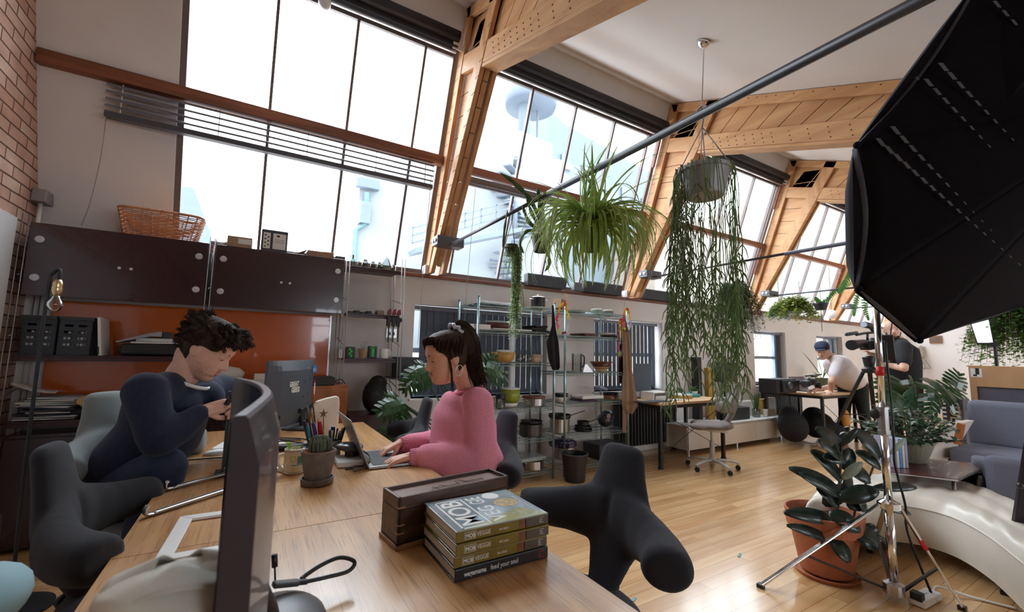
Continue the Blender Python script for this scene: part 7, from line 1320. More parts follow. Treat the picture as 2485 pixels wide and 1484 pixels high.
# --- rubber plant in terracotta
def rubber():
    c = V((2.95, 1.31, .022)); t = thing('rubber_plant', 'rubber plant with big dark leaves in a terracotta pot behind the chrome stand', 'plant', (c.x, c.y, 0)); zr = ony(2020, 1285, 1.1).z
    build(MB().lathe([(.15, .001), (.165, .022), (.155, .022), (.145, .008), (0, .008)], (c.x, c.y, 0), 36), 'saucer', m_terra, t); H = .33
    build(MB().lathe([(.125, 0), (.13, .004), (.170, H*.70), (.188, H*.72), (.196, H), (.186, H), (.178, H*.75), (.12, .02), (0, .02)], c, 44), 'pot', m_terra, t); build(MB().lathe([(.176, H*.80), (0, H*.82)], c, 30), 'soil', m_soil, t)
    z0 = c.z+H*.8; D = 2.42
    def at(px, py, k=0.0): return pd(px, py, D+k)
    S = [at(2028, 1300), at(2035, 1200), at(2040, 1120), at(2042, 1075)]; S2 = [at(2060, 1310, .05), at(2080, 1220, .06), at(2112, 1150, .05), at(2125, 1110, .04)]; S3 = [at(2060, 1320, .0), at(2075, 1330, -.02)]
    build(MB().tube(bez(S, 5), .007, 7), 'stem', m_stem, t, smooth=True); build(MB().tube(bez(S2, 5), .006, 7), 'stem', m_stem, t, smooth=True)
    LV = [((2042, 1095), (1992, 1043), .02, .060, 0), ((2042, 1088), (2012, 1056), .1, .05, 0), ((2040, 1080), (2090, 1045), -.03, .022, 0), ((2040, 1165), (1985, 1100), -.02, .055, 0), ((2036, 1110), (2000, 1075), -.05, .05, 1), ((2045, 1135), (2073, 1092), .05, .045, 0), ((2050, 1115), (2008, 1115), -.03, .04, 0), ((2035, 1190), (1935, 1147), -.05, .045, 0), ((2034, 1200), (1960, 1160), -.08, .05, 0), ((2034, 1230), (1995, 1190), -.02, .05, 0), ((2020, 1262), (1920, 1256), -.04, .045, 0),
          ((2015, 1247), (2090, 1290), -.08, .058, 0), ((2040, 1210), (2140, 1198), -.06, .052, 0), ((2120, 1185), (2240, 1192), .0, .030, 0), ((2132, 1110), (2085, 1045), .06, .062, 0), ((2135, 1135), (2088, 1100), .02, .045, 0), ((2110, 1165), (2062, 1140), .05, .055, 0), ((2045, 1160), (2100, 1128), -.02, .028, 1), ((2055, 1150), (2055, 1230), .10, .05, 1), ((2085, 1220), (2110, 1260), .08, .05, 0), ((2010, 1310), (1930, 1288), -.10, .034, 0), ((2015, 1305), (2060, 1362), -.12, .055, 0), ((2070, 1285), (2135, 1330), -.08, .070, 0), ((2060, 1230), (2100, 1215), .1, .05, 0), ((2130, 1300), (2190, 1352), .0, .022, 0), ((2100, 1295), (2130, 1280), .05, .04, 0), ((2150, 1235), (2225, 1255), .08, .022, 0), ((2160, 1100), (2205, 1068), .02, .016, 1), ((2050, 1180), (2010, 1230), .03, .05, 0)]
    for i, (a, b, dk, W, pale) in enumerate(LV):
        A = at(a[0], a[1], dk*.5); B = at(b[0], b[1], dk-.03); d = B-A; mb = MB(); P = leaf(mb, A-d*.05, d+V((0, 0, .15*d.length)), (-(B-A).normalized()*.2+V((-.35, -.75, .55))), d.length*1.08, W*.92, .45, .20, 10, wf=lambda q: max(.02, sin(pi*min(1, .04+q*.93))**.62))
        build(mb, 'leaf', mat('rubber_leaf_underside', srgb(150, 166, 150), .4) if pale and W < .03 else g_rub, t, smooth=True, solid=.0015)
rubber()
# --- hanging plants on the first rod
def rodpt(px): 
    for k in range(60):
        y = 3.6-k*.06; 
        if onx(px, 300, 1.5).y: pass
    # intersect the column with the rod: picture column px, x 1.5, z 2.23
    lo, hi = .2, 3.7
    for k in range(40):
        m = (lo+hi)/2; p = V((1.5, m, 2.23)); d = p-CM; X = IW/2+FPX*d.dot(_rr)/d.dot(_fw)
        if X > px: lo = m
        else: hi = m
    return V((1.5, lo, 2.23))
def hanger(t, top, c, r, hpot, m, n=3, ty=.022):
    mb = MB(); mb.tube([top+V((0, ty*cos(a), .004+ty*sin(a))) for a in [k*pi*1.5/10-.3 for k in range(11)]]+[top-V((0, 0, .06))], .004, 6)
    for k in range(n): a = k*2*pi/n+.5; mb.tube([top-V((0, 0, .06)), c+V((r*cos(a), r*sin(a), hpot))], .0022, 5)
    build(mb, 'hanger', m, t, smooth=True)
m_gpot = mat('dark_green_pot', srgb(46, 74, 34), .5); m_lgp = mat('light_grey_pot', srgb(166, 168, 174), .4)
w = rodpt(1437); c = V((1.5, w.y, ony(1430, 607, w.y).z)); t = thing('spider_plant', 'big striped spider plant hanging from the tie rod in a green pot', 'hanging plant', c)
potm(t, c, .055, .080, .11, m_gpot); hanger(t, w, c, .08, .11, m_epi if False else m_gpot)
rnd = random.Random(11); A = MB(); B = MB(); m0 = c+V((0, 0, .13))
for k in range(230):
    a = rnd.uniform(0, 6.28); el = rnd.uniform(.05, 1.2) if k % 8 else rnd.uniform(1.1, 1.4); L = rnd.uniform(.30, .58); d = V((cos(a)*cos(el), sin(a)*cos(el), sin(el))); cu = rnd.uniform(2.2, 3.4) if k % 8 else rnd.uniform(.3, 1.6)
    b = m0+V((.03*cos(a), .03*sin(a), 0)); wd = rnd.uniform(.007, .011); leaf(A, b, d, V((0, 0, 1)) if el < 1.2 else V((cos(a), sin(a), .2)), L, wd, cu, .5, 12, wf=lambda q: (1-q)**.5*(.6+.4*min(1, q*5))); leaf(B, b+V((0, 0, .0012)), d, V((0, 0, 1)) if el < 1.2 else V((cos(a), sin(a), .2)), L*.97, wd*.36, cu, .5, 12, wf=lambda q: (1-q)**.5)
build(A, 'leaves', g_spi, t, smooth=True); build(B, 'leaf_stripes', g_spi2, t, smooth=True)
w = rodpt(1316); c = V((1.5, w.y, ony(1320, 612, w.y).z)); t = thing('orchid_cactus', 'flat-stemmed orchid cactus in a black pot between spider plant and small pot', 'hanging plant', c); potm(t, c, .05, .068, .11, m_black); hanger(t, w, c, .068, .11, m_black)
def band(mb, pts, y, W):
    P = bez([ony(px, py, y+dy) for px, py, dy in pts], 5); 
    for i in range(len(P)-1): pass
    n = len(P); rr = _rr; vs = []
    for i, p in enumerate(P):
        d = (P[min(n-1, i+1)]-P[max(0, i-1)]).normalized(); s = d.cross(_fw).normalized(); wv = W*(.55+.45*abs(sin(i*.9)))*(1-(i/(n-1))**6*.8)*(.5+.5*min(1, i/3)); vs += [p+s*wv, p+_fw*-.003, p-s*wv]
    mb.add(vs, [f for i in range(n-1) for f in ((i*3, i*3+1, i*3+4, i*3+3), (i*3+1, i*3+2, i*3+5, i*3+4))])
mb = MB()
for pts, W in [([(1320, 560, 0), (1290, 490, .02), (1250, 445, .05), (1215, 420, .08)], .016), ([(1320, 560, 0), (1312, 510, 0), (1305, 455, 0)], .018), ([(1325, 560, 0), (1318, 500, 0), (1340, 470, .02)], .010), ([(1315, 560, 0), (1285, 540, 0), (1268, 500, .03)], .014), ([(1318, 562, 0), (1280, 560, .02), (1262, 590, .04), (1272, 615, .05)], .011), ([(1325, 570, 0), (1330, 610, -.05), (1333, 640, -.05), (1322, 658, -.05)], .013), ([(1330, 565, 0), (1350, 530, 0), (1345, 490, 0)], .012), ([(1315, 560, 0), (1292, 520, -.02), (1278, 480, -.03)], .013), ([(1330, 560, 0), (1368, 548, 0), (1385, 580, 0)], .01), ([(1220, 600, .1), (1225, 550, .1), (1232, 510, .12)], .008)]: band(mb, pts, w.y, W)
build(mb, 'stems', g_epi, t, smooth=True, solid=.002)
w = rodpt(1243); c = V((1.5, w.y, ony(1243, 620, w.y).z)); t = thing('string_plant', 'small dark green hanging pot with pale leaves trailing down to the rack', 'hanging plant', c); potm(t, c, .035, .045, .075, m_gpot); hanger(t, w, c, .045, .075, m_black)
def trail(mb, top, L, n, sz, rnd, sw=.02, stem=None):
    p = V(top); ph = rnd.uniform(0, 6); pts = []
    for i in range(n):
        t_ = i/n; q = p+V((sw*sin(ph+t_*5)*t_, sw*cos(ph*1.3+t_*4)*t_, -L*t_)); pts.append(q)
        for e in (0, 1): a = rnd.uniform(0, 6.28); d = V((cos(a), sin(a), rnd.uniform(-.7, .5))); s = d.cross(V((0, 0, 1))).normalized()*sz*.45; mb.add([q, q+d*sz*.5+s, q+d*sz, q+d*sz*.5-s], [(0, 1, 2, 3)])
    if stem is not None: stem.tube(pts[::3]+[pts[-1]], .0012, 4, caps=False)
rnd = random.Random(2); mb = MB(); st = MB()
for k in range(16): a = rnd.uniform(0, 6.28); trail(mb, c+V((.045*cos(a), .045*sin(a), .06)), rnd.uniform(.12, .30), 26, .012, rnd, .02, st)
for k in range(30): trail(mb, c+V((rnd.uniform(.01, .065), rnd.uniform(-.045, .03), .06)), rnd.uniform(.42, .66), 56, .017, rnd, .022, st)
build(mb, 'trailing_leaves', g_tre, t); build(st, 'stems', m_stem, t)
# --- mistletoe cactus in the light grey pot
w = rodpt(1703); c = V((1.5, w.y, ony(1710, 478, w.y).z)); q = ony(1710, 478, w.y); c = V((q.x, w.y, q.z)); t = thing('mistletoe_cactus', 'long trailing mistletoe cactus in a light grey hanging pot', 'hanging plant', c); top = ony(1710, 412, w.y).z-c.z; R1 = (ony(1748, 440, w.y)-ony(1676, 440, w.y)).length/2
potm(t, c, R1*.72, R1, top, m_lgp, .008); hanger(t, V((1.5, w.y, 2.23)), c, R1, top, m_lgp, 4, .026)
rnd = random.Random(21); mb = MB(); hb = c.z+top
def strand(mb, p, zend, rnd, br=True, dense=.45):
    p = V(p); L0 = p.z-zend; z = p.z; q = V(p); first = True; drift = V((rnd.uniform(-1, 1), rnd.uniform(-1, 1), 0))*.0025
    while q.z > zend:
        t_ = (p.z-q.z)/L0; l = rnd.uniform(.035, .055); nx = q+V((rnd.uniform(-.007, .007), rnd.uniform(-.007, .007), -l))+drift; mb.tube([q, nx], [.0022, .0016], 4, caps=False)
        if t_ > dense or rnd.random() < .12:
            for e in range(2 if t_ > dense else 1): a = rnd.uniform(0, 6.28); mb.tube([nx, nx+V((cos(a)*.018, sin(a)*.018, -.022)), nx+V((cos(a)*.026, sin(a)*.026, -.050))], [.0022, .0022, .0012], 4, caps=False)
        q = nx
def zpx(py, y=w.y): return ony(1710, py, y).z
for k in range(60):
    a = rnd.uniform(0, 6.28); r = R1*rnd.uniform(.92, 1.08); b = c+V((r*cos(a), r*sin(a), top+.0)); mb.tube([c+V((r*.6*cos(a), r*.6*sin(a), top-.005)), b+V((0, 0, .006)), b+V((.012*cos(a), .012*sin(a), -.03))], .002, 4)
    left = cos(a)*.86-sin(a)*.5; end = zpx(rnd.uniform(760, 965) if k % 4 else rnd.uniform(640, 760)); 
    if k % 9 == 0: end = zpx(rnd.uniform(930, 985))
    strand(mb, b+V((.012*cos(a), .012*sin(a), -.03)), end, rnd, True, .52)
build(mb, 'trailing_stems', g_rhi, t); t2 = MB(); rnd = random.Random(5)
for k in range(12): a = 2.6+rnd.uniform(-.7, .9); b = c+V((R1*cos(a), R1*sin(a), top)); strand(t2, b+V((-.02*rnd.random(), 0, .0)), zpx(rnd.uniform(560, 690)), rnd, True, .0)
build(t2, 'side_stems', leafm('rhipsalis_olive', srgb(120, 126, 92), rough=.6, coat=0), t)
# --- bush behind it, ivy, small pot with fern, fern by the stand, asparagus fern
def tuft(name, px, py, y, rx, rz_, lab, m, n, sz, down, potr, potmat, seed, wire=None, rod=True):
    rnd = random.Random(seed); c = ony(px, py, y); t = thing(name, lab, 'hanging plant', c); mb = MB(); st = MB(); ph = potr*1.2
    if potr: potm(t, c-V((0, 0, ph*.6)), potr*.75, potr, ph, potmat)
    for k in range(n):
        a = rnd.uniform(0, 6.28); el = rnd.uniform(-.2, 1.3); L = rnd.uniform(.5, 1.0); pts = []
        d = V((cos(a)*cos(el)*rx, sin(a)*cos(el)*rx, sin(el)*rz_))*L; e = d+V((d.x*.2, d.y*.2, -down*rnd.uniform(.3, 1))); P = bez([c, c+d*.8, c+e], 6); st.tube(P, .0014 if rx < .3 else .002, 3, caps=False)
        for q in P[2:]:
            for j in range(3): b = rnd.uniform(0, 6.28); dd = V((cos(b), sin(b), rnd.uniform(-.8, .5)))*sz*rnd.uniform(.6, 1.2); s = dd.cross(V((0, 0, 1))).normalized()*sz*.42; o = q+dd*rnd.uniform(0, 1.2); mb.add([o, o+dd*.5+s, o+dd, o+dd*.5-s], [(0, 1, 2, 3)])
    build(mb, 'leaves', m, t); build(st, 'stems', m_stem, t)
    if wire: build(MB().cyl(c+V((0, 0, rz_*.3)), c+V((0, 0, wire)), .003, n=5), 'hanging_wire', m_black, t)
    return t
tuft('bushy_hanging_plant', 1780, 718, onx(1780, 718, 4.27).y, .24, .20, 'dark bushy plant hanging close behind the mistletoe cactus', leafm('deep_bush_green', srgb(78, 106, 70), rough=.6, coat=0), 300, .022, .42, .11, m_terra, 3, 2.23-onx(1780, 718, 4.27).z)
tuft('ivy_basket', 1925, 748, onx(1925, 748, 7.05).y, .34, .26, 'yellow-green and bronze ivy hanging above the third small window', g_ivy, 120, .045, .20, .12, m_lgp, 4, 2.23-onx(1925, 748, 7.05).z); tuft('ivy_basket', 1890, 755, onx(1890, 755, 7.05).y, .14, .16, 'blue-green ivy at the left side of the yellow-green one', leafm('blue_ivy', srgb(106, 148, 122), rough=.5), 40, .04, .14, 0, m_lgp, 5, 2.23-onx(1890, 755, 7.05).z)
def fern(t, c, fronds, m, ls=.030, wd=.007):
    mb = MB()
    for P in fronds:
        P = bez([V(p) for p in P], 8); n = len(P); mb.tube(P, .0022, 4)
        for i in range(1, n):
            d = (P[i]-P[i-1]).normalized(); s = d.cross(_fw).normalized(); L = ls*(1-(i/n)**3*.8)
            for e in (-1, 1): leaf(mb, P[i], s*e+d*.25, -_fw, L, wd, .3, .1, 3, wf=lambda q: .9*(1-q)**.4)
    build(mb, 'fronds', m, t)
y = 2.9; c = ony(1992, 752, y); t = thing('fern', 'fishbone cactus in a small black hanging pot with fronds rising to the right', 'hanging plant', c); potm(t, c, .06, .085, .10, m_black); build(MB().cyl(c, c-V((0, 0, .3)), .004), 'pull_string', m_stem, t)
f = lambda *q: [ony(px, py, y-.0) for px, py in q]
fern(t, c, [f((1992, 740), (2020, 715), (2045, 690), (2065, 665)), f((1990, 738), (2010, 725), (2030, 700)), f((2045, 690), (2070, 655), (2095, 640)), f((1995, 740), (1985, 730), (1978, 722)), f((2030, 705), (2060, 690), (2085, 670))], g_fern, .045, .011)
y = 2.45; c = ony(2100, 650, y); t = thing('fern', 'fern fronds hanging beside the left corner of the softbox', 'hanging plant', c); f = lambda *q: [ony(px, py, y) for px, py in q]
fern(t, c, [f((2078, 590), (2066, 600), (2058, 610)), f((2082, 575), (2074, 610), (2080, 650)), f((2085, 600), (2070, 640), (2058, 672)), f((2100, 690), (2098, 740), (2108, 775)), f((2090, 690), (2078, 730), (2072, 765)), f((2110, 700), (2125, 740), (2128, 770)), f((2070, 655), (2050, 690), (2035, 710))], g_fern, .055, .014)
c = ony(2450, 790, 1.35); t = tuft('asparagus_fern', 2456, 772, 1.35, .42, .34, 'large feathery asparagus fern hanging at the right edge', leafm('feather_green', srgb(84, 130, 52), rough=.7, coat=0), 330, .045, .62, .14, m_black, 8, 1.0)
# --- floor and table plants
def monsteraplant(name, lab, base, leaves, y, potr=0, m=g_mon, pm=m_black, ph=.3):
    c = V(base); t = thing(name, lab, 'plant', c)
    if potr: potm(t, c, potr*.75, potr, ph, pm)
    st = MB()
    for (px, py, dy, dx, dz, S, dr) in leaves:
        p = ony(px, py, y+dy); d = V((dx, -.25, dz)).normalized(); mb = MB(); monstera(mb, p-d*S*.5, d, V((-.1, -.75, .65)), S, dr); build(mb, 'leaf', m, t, solid=.002); st.tube(bez([c+V((0, 0, ph*.9)), (c+p)*.5+V((0, 0, (p.z-c.z)*.25)), p-d*S*.5], 5), .006, 6)
    build(st, 'stems', g_mon, t, smooth=True)
monsteraplant('monstera', 'swiss cheese plant behind the woman with pale glossy leaves', (1.62, 3.15, .001), [(1020, 905, .0, -.9, -.2, .24, .7), (1000, 925, .1, -.8, -.5, .18, .7), (1035, 890, .1, -.5, .3, .16, .5), (1205, 893, .0, .9, -.1, .26, .7), (1180, 880, .1, .2, .5, .18, .6), (950, 985, -.1, -.9, -.1, .20, .6), (962, 970, .0, -.5, .4, .16, .6), (975, 1010, .2, -.6, -.5, .2, .7), (1242, 1030, .1, .7, -.4, .18, .8), (1243, 1078, .0, .5, -.8, .2, .8), (1232, 1110, .1, .6, -.6, .16, .8), (940, 1055, .1, -.7, -.6, .2, .7)], 3.12, .15)
monsteraplant('monstera', 'swiss cheese plant in front of the white far wall', (6.0, 1.75, .001), [(2195, 945, .05, -.7, -.3, .44, .7), (2232, 958, -.05, .2, -.9, .34, .8), (2290, 938, -.05, .9, .2, .36, .5), (2318, 950, .0, .7, .4, .40, .5), (2330, 925, .1, .4, .8, .30, .5), (2275, 975, -.1, -.4, -.9, .30, .9), (2180, 975, .0, -.8, -.6, .30, .8)], 1.72, .2, ph=.35)
c = V(onz(2208, 1118, .453)); c.z = .453; t = thing('bowl_plant', 'bushy dark green plant in a wide olive-grey bowl on the dark red table', 'plant', c); potm(t, c, .10, .165, .17, mat('olive_grey_clay', srgb(146, 140, 122), .7), .004)
rnd = random.Random(12); mb = MB(); st = MB()
for k in range(70):
    a = rnd.uniform(0, 6.28); el = rnd.uniform(.05, 1.4); L = rnd.uniform(.16, .36); d = V((cos(a)*cos(el), sin(a)*cos(el), sin(el)*.85)); b = c+V((.06*cos(a), .06*sin(a), .15)); e = b+d*L; st.tube([b, e], .003, 4)
    for j in range(9): q = rnd.uniform(0, 6.28); dd = (V((cos(q), sin(q), rnd.uniform(-.4, .7)))+d*.4).normalized(); leaf(mb, e-d*L*rnd.random()*.55, dd, V((0, 0, 1)), .060, .017, .6, .3, 4)
build(mb, 'leaves', g_jade, t, smooth=True); build(st, 'stems', m_stem, t)
# spiky plant and fern at the far desk, green plants on the first desk
c = ony(1995, 905, 3.75); c.z = .747; t = thing('spiky_plant', 'tall strap-leaved plant behind the man in the navy cap', 'plant', c); potm(t, c, .08, .11, .16, mat('mossy_pot', (.10, .11, .05), .8)); mb = MB()
for (px, py, W) in ((1952, 848, .02), (1968, 870, .016), (2005, 880, .02), (1985, 860, .018), (2020, 870, .016), (1975, 900, .014)): e = ony(px, py, 3.7); b = c+V((0, 0, .14)); leaf(mb, b, e-b, V((0, -1, .3)), (e-b).length, W, .15, .3, 8)
build(mb, 'strap_leaves', g_epi, t, smooth=True)
rnd = random.Random(14)
for px, lab, z0 in ((1650, 'small green fern behind the ochre books on the first desk', .722), (1682, 'low green plant in a white dish on the first desk', .722)):
    c = V((ony(px, 940, 3.72).x, 3.72, z0)); t = thing('desk_plant', lab, 'plant', c); potm(t, c, .04, .055, .06, m_wht); mb = MB()
    for k in range(40): a = rnd.uniform(0, 6.28); el = rnd.uniform(.1, 1.3); leaf(mb, c+V((0, 0, .05)), V((cos(a)*cos(el), sin(a)*cos(el), sin(el))), V((0, 0, 1)), rnd.uniform(.06, .14), .008, 1.4, .3, 5)
    build(mb, 'leaves', g_fern, t)
# ---------------------------------------------------------------- people
def chain(mb, pr, n=16):
    """tapering limb through (point, radius) joints"""
    P = [V(p) for p, r in pr]; Rr = [r for p, r in pr]; q = []; s = []
    for i in range(len(P)-1):
        k = 6
        for j in range(k): t = j/k; q.append(P[i].lerp(P[i+1], t)); a, b = Rr[i], Rr[i+1]; s.append((a[0]+(b[0]-a[0])*t, a[1]+(b[1]-a[1])*t) if isinstance(a, tuple) else a+(b-a)*t)
    q.append(P[-1]); s.append(Rr[-1]); mb.tube(q, s, n)
    for p, r in zip(P, Rr):
        if not isinstance(r, tuple): mb.ell(p, (r*.98,)*3, 14)
HT = [(.112, -.005, -.025, .008), (.108, .028, -.055, .034), (.098, .052, -.078, .052), (.082, .070, -.092, .064), (.060, .081, -.100, .071), (.038, .086, -.103, .0745), (.020, .088, -.103, .0755), (.004, .0805, -.101, .0745), (-.015, .082, -.097, .072), (-.032, .0845, -.090, .069), (-.046, .0845, -.080, .066), (-.056, .0865, -.072, .063), (-.063, .084, -.066, .060), (-.070, .0865, -.060, .057), (-.080, .0805, -.052, .052), (-.092, .082, -.044, .045), (-.103, .079, -.034, .036), (-.112, .066, -.022, .026), (-.117, .040, -.008, .012)]
def hprof(z):
    for i in range(len(HT)-1):
        a, b = HT[i], HT[i+1]
        if z <= a[0] and z >= b[0]: t = (a[0]-z)/(a[0]-b[0]); return [a[j]+(b[j]-a[j])*t for j in (1, 2, 3)]
    return list(HT[0][1:]) if z > HT[0][0] else list(HT[-1][1:])
def hpoint(z, a, off=0.0, nose=1.0):
    yf, yb, w = hprof(z); yc = (yf+yb)/2+.006; c, s = cos(a), sin(a); e = .86 if c > 0 else .95
    x = w*math.copysign(abs(s)**e, s); y = yc+((yf-yc) if c > 0 else (yc-yb))*math.copysign(abs(c)**(.80 if c > 0 else 1), c)
    if c > 0 and off == 0.0:
        zt = (-.034-z); h = 0
        if -.046 < z < .022: t = (.022-z)/.056; h = .004+.020*smoothstep(0, 1, min(1, t)) if z > -.034 else .024*(1-(zt/.012)**2 if zt < .012 else 0)
        sg = .0065+.0050*smoothstep(.01, -.035, -(-z)) if False else (.0062 if z > 0 else .0062+.0055*min(1, -z/.034)); y += nose*h*math.exp(-(x/sg)**2)
        for ex in (-.031, .031): y -= .0070*math.exp(-((x-ex)/.015)**2-((z-.004)/.010)**2)
        y -= .004*math.exp(-(x/.025)**2-((z+.084)/.007)**2)
    d = math.hypot(x, y-yc) or 1; return V((x*(1+off/d), yc+(y-yc)*(1+off/d), z))
def frame(c, fwd, up):
    f = V(fwd).normalized(); x = f.cross(V(up)).normalized(); u = x.cross(f); c = V(c); return MX(((x.x, f.x, u.x, c.x), (x.y, f.y, u.y, c.y), (x.z, f.z, u.z, c.z), (0, 0, 0, 1)))
def head(mb, T, s=1.0, nose=1.0, nu=72, nv=60):
    old = mb.T; mb.T = T @ MX.Diagonal((s, s, s, 1)); zs = [.1125-.2295*i/(nv-1) for i in range(nv)]
    mb.grid(lambda u, v: hpoint(zs[round(v*(nv-1))], 2*pi*u, 0, nose), nu, nv, cu=True); k = len(mb.v)
    mb.add([hpoint(zs[0], 2*pi*j/nu) for j in range(nu)], [tuple(range(nu))]); mb.add([hpoint(zs[-1], 2*pi*j/nu) for j in range(nu)], [tuple(range(nu))[::-1]])
    for e in (-1, 1):
        mb.ell((e*.0745, -.012, -.012), (.007, .016, .029), 14, MX.Rotation(R_(12), 3, 'X') @ MX.Rotation(e*R_(14), 3, 'Z')); mb.ell((e*.069, -.004, -.012), (.012, .012, .022), 12)
        mb.ell((e*.031, .0665, .002), (.0165, .0135, .0115), 14); mb.ell((e*.009, .092, -.038), (.0065, .0075, .006), 10)
    mb.T = old
def face_parts(root, body, T, s, lipc, browc, lid=True, beard=None):
    S = T @ MX.Diagonal((s, s, s, 1)); fp = lambda x, z, off=.001: (lambda p: V((x, p.y+off, z)))(hpoint(z, math.asin(max(-1, min(1, (x/hprof(z)[2]))))))
    mb = MB(); mb.T = S
    for k, (zc, h) in enumerate(((-.0565, .0038), (-.0655, .0048))): mb.tube([(x, .0865-.42*x*x/.02*.9-(.0 if abs(x) < .015 else .001), zc+(.0015*(1-abs(x)/.022) if k == 0 else -.001*(1-abs(x)/.02))) for x in [-.022+.0044*i for i in range(11)]], [.0008+h*sin(pi*i/10)**.7*.8 for i in range(11)], 8)
    build(mb, 'lips', mat('lip_%g' % lipc[0], lipc, .45, var=.05), body, smooth=True)
    for e in (-1, 1):
        mb = MB(); mb.T = S; mb.tube([(e*(.014+.0045*i), .0855+.001*i-.0012*i*i, .0205+.0016*i-.00030*i*i) for i in range(8)], [(.0012+.0018*sin(pi*(i+.6)/8.2), .0026*sin(pi*(i+.6)/8.2)+.0006) for i in range(8)], 6); build(mb, 'eyebrow', mat('brow_hair', browc, .8), body)
        mb = MB(); mb.T = S; mb.tube([(e*(.018+.0035*i), .0778+.0022*sin(pi*i/8)-.00035*i*i*.6, -.0045-.0020*sin(pi*i/8)) for i in range(9)], [.0013]*9, 6); build(mb, 'lashes', mat('lash', (.012, .008, .006), .7), body)
        if not lid: mb = MB(); mb.T = S; mb.ell((e*.031, .0755, .000), (.0055, .0045, .0045), 10); build(mb, 'iris', mat('iris', (.02, .015, .01), .2), body, smooth=True)
def hand(mb, wrist, fwd, up, thumb=1, s=1.0, curl=(.35, .5, .35), spread=.10, tc=.5, each=(0, 0, 0, 0)):
    """palm and five fingers; up is the back of the hand, thumb +1 puts the thumb on the local x side"""
    T = frame(wrist, fwd, up) @ MX.Diagonal((thumb*s, s, s, 1)); L = lambda p: T @ V(p)
    def ch(pr): chain(mb, [(L(p), r*s) for p, r in pr], 12)
    for x, r in ((.024, .0105), (.008, .0115), (-.009, .011), (-.024, .0095)): ch([((x*.55, -.005, 0), .014), ((x*.8, .035, .001), .0125), ((x, .078-.004*abs(x)/.024-(.006 if x < -.02 else 0), .001), r)])
    ch([((0, -.03, 0), .021), ((0, .0, 0), .020), ((0, .02, -.002), .017)])
    for i, (x, l, r) in enumerate(((.0245, .070, .0085), (.0082, .078, .0088), (-.0088, .072, .0083), (-.0245, .056, .0074))):
        c = [q+each[i] for q in curl]; p = V((x, .078-(.006 if i == 3 else 0), .001)); an = 0; pr = [(p, r*1.12)]; sp = (1.5-i)*spread
        for k, f in enumerate((.45, .30, .25)): an += c[k]; p = p+V((sin(sp)*cos(an), cos(sp)*cos(an), -sin(an)))*l*f; pr.append((p, r*(1, .93, .80)[k]))
        ch(pr)
    ch([((.014, .010, -.006), .013), ((.034, .036, -.014-.01*tc), .0105), ((.046-.012*tc, .062, -.020-.016*tc), .009), ((.050-.024*tc, .084, -.024-.022*tc), .0075)])
m_skinw = mat('warm_skin', srgb(222, 168, 142), .5, var=.04, scale=20, spec=.4); m_skinm = mat('pale_skin', srgb(224, 178, 156), .5, var=.05, scale=20, spec=.4)
def knit(name, c, sc=260, b=.9):
    if name in _M: return _M[name]
    m, nt, bs = _nodes(name); N = nt.nodes; L = nt.links; tc = N.new('ShaderNodeTexCoord'); w = N.new('ShaderNodeTexWave'); w.inputs['Scale'].default_value = sc/3.4; w.inputs['Distortion'].default_value = 5; w.inputs['Detail Scale'].default_value = 3; w.bands_direction = 'Z'; L.new(tc.outputs['Object'], w.inputs[0])
    v = N.new('ShaderNodeTexVoronoi'); v.inputs['Scale'].default_value = sc*.55; L.new(tc.outputs['Object'], v.inputs[0]); ad = N.new('ShaderNodeMath'); ad.operation = 'ADD'; L.new(w.outputs['Fac'], ad.inputs[0]); L.new(v.outputs['Distance'], ad.inputs[1])
    bp = N.new('ShaderNodeBump'); bp.inputs['Strength'].default_value = b; bp.inputs['Distance'].default_value = .002; L.new(ad.outputs[0], bp.inputs['Height']); L.new(bp.outputs[0], bs.inputs['Normal'])
    rp = N.new('ShaderNodeValToRGB'); rp.color_ramp.elements[0].color = col([q*.86 for q in c]); rp.color_ramp.elements[1].color = col(c); rp.color_ramp.elements[0].position = .1; rp.color_ramp.elements[1].position = .6; L.new(v.outputs['Distance'], rp.inputs[0]); L.new(rp.outputs[0], bs.inputs['Base Color'])
    bs.inputs['Roughness'].default_value = .95; bs.inputs['Sheen Weight'].default_value = .5; bs.inputs['Sheen Tint'].default_value = col([min(1, q*1.3) for q in c]); _M[name] = m; return m
def haircap(root, body, T, s, m, zlim, off=.011, name='hair', bump=.003):
    mb = MB(); mb.T = T @ MX.Diagonal((s, s, s, 1)); nu, nv = 90, 26
    def f(u, v):
        a = 2*pi*u-pi; z0 = zlim(abs(a)); z = .1135-(.1135-z0)*v; e = off*min(1, (1-v)*5+.12)*(1 if v > .02 else 1); p = hpoint(min(z, .112), a, .0001+e+bump*sin(a*23+z*60)*min(1, (1-v)*4)); return V((p.x, p.y, z+e*.9*max(0, 1-v*1.6)))
    mb.grid(f, nu, nv, cu=True); mb.add([f(j/nu, 0) for j in range(nu)], [tuple(range(nu))]); return build(mb, name, m, body, smooth=True)
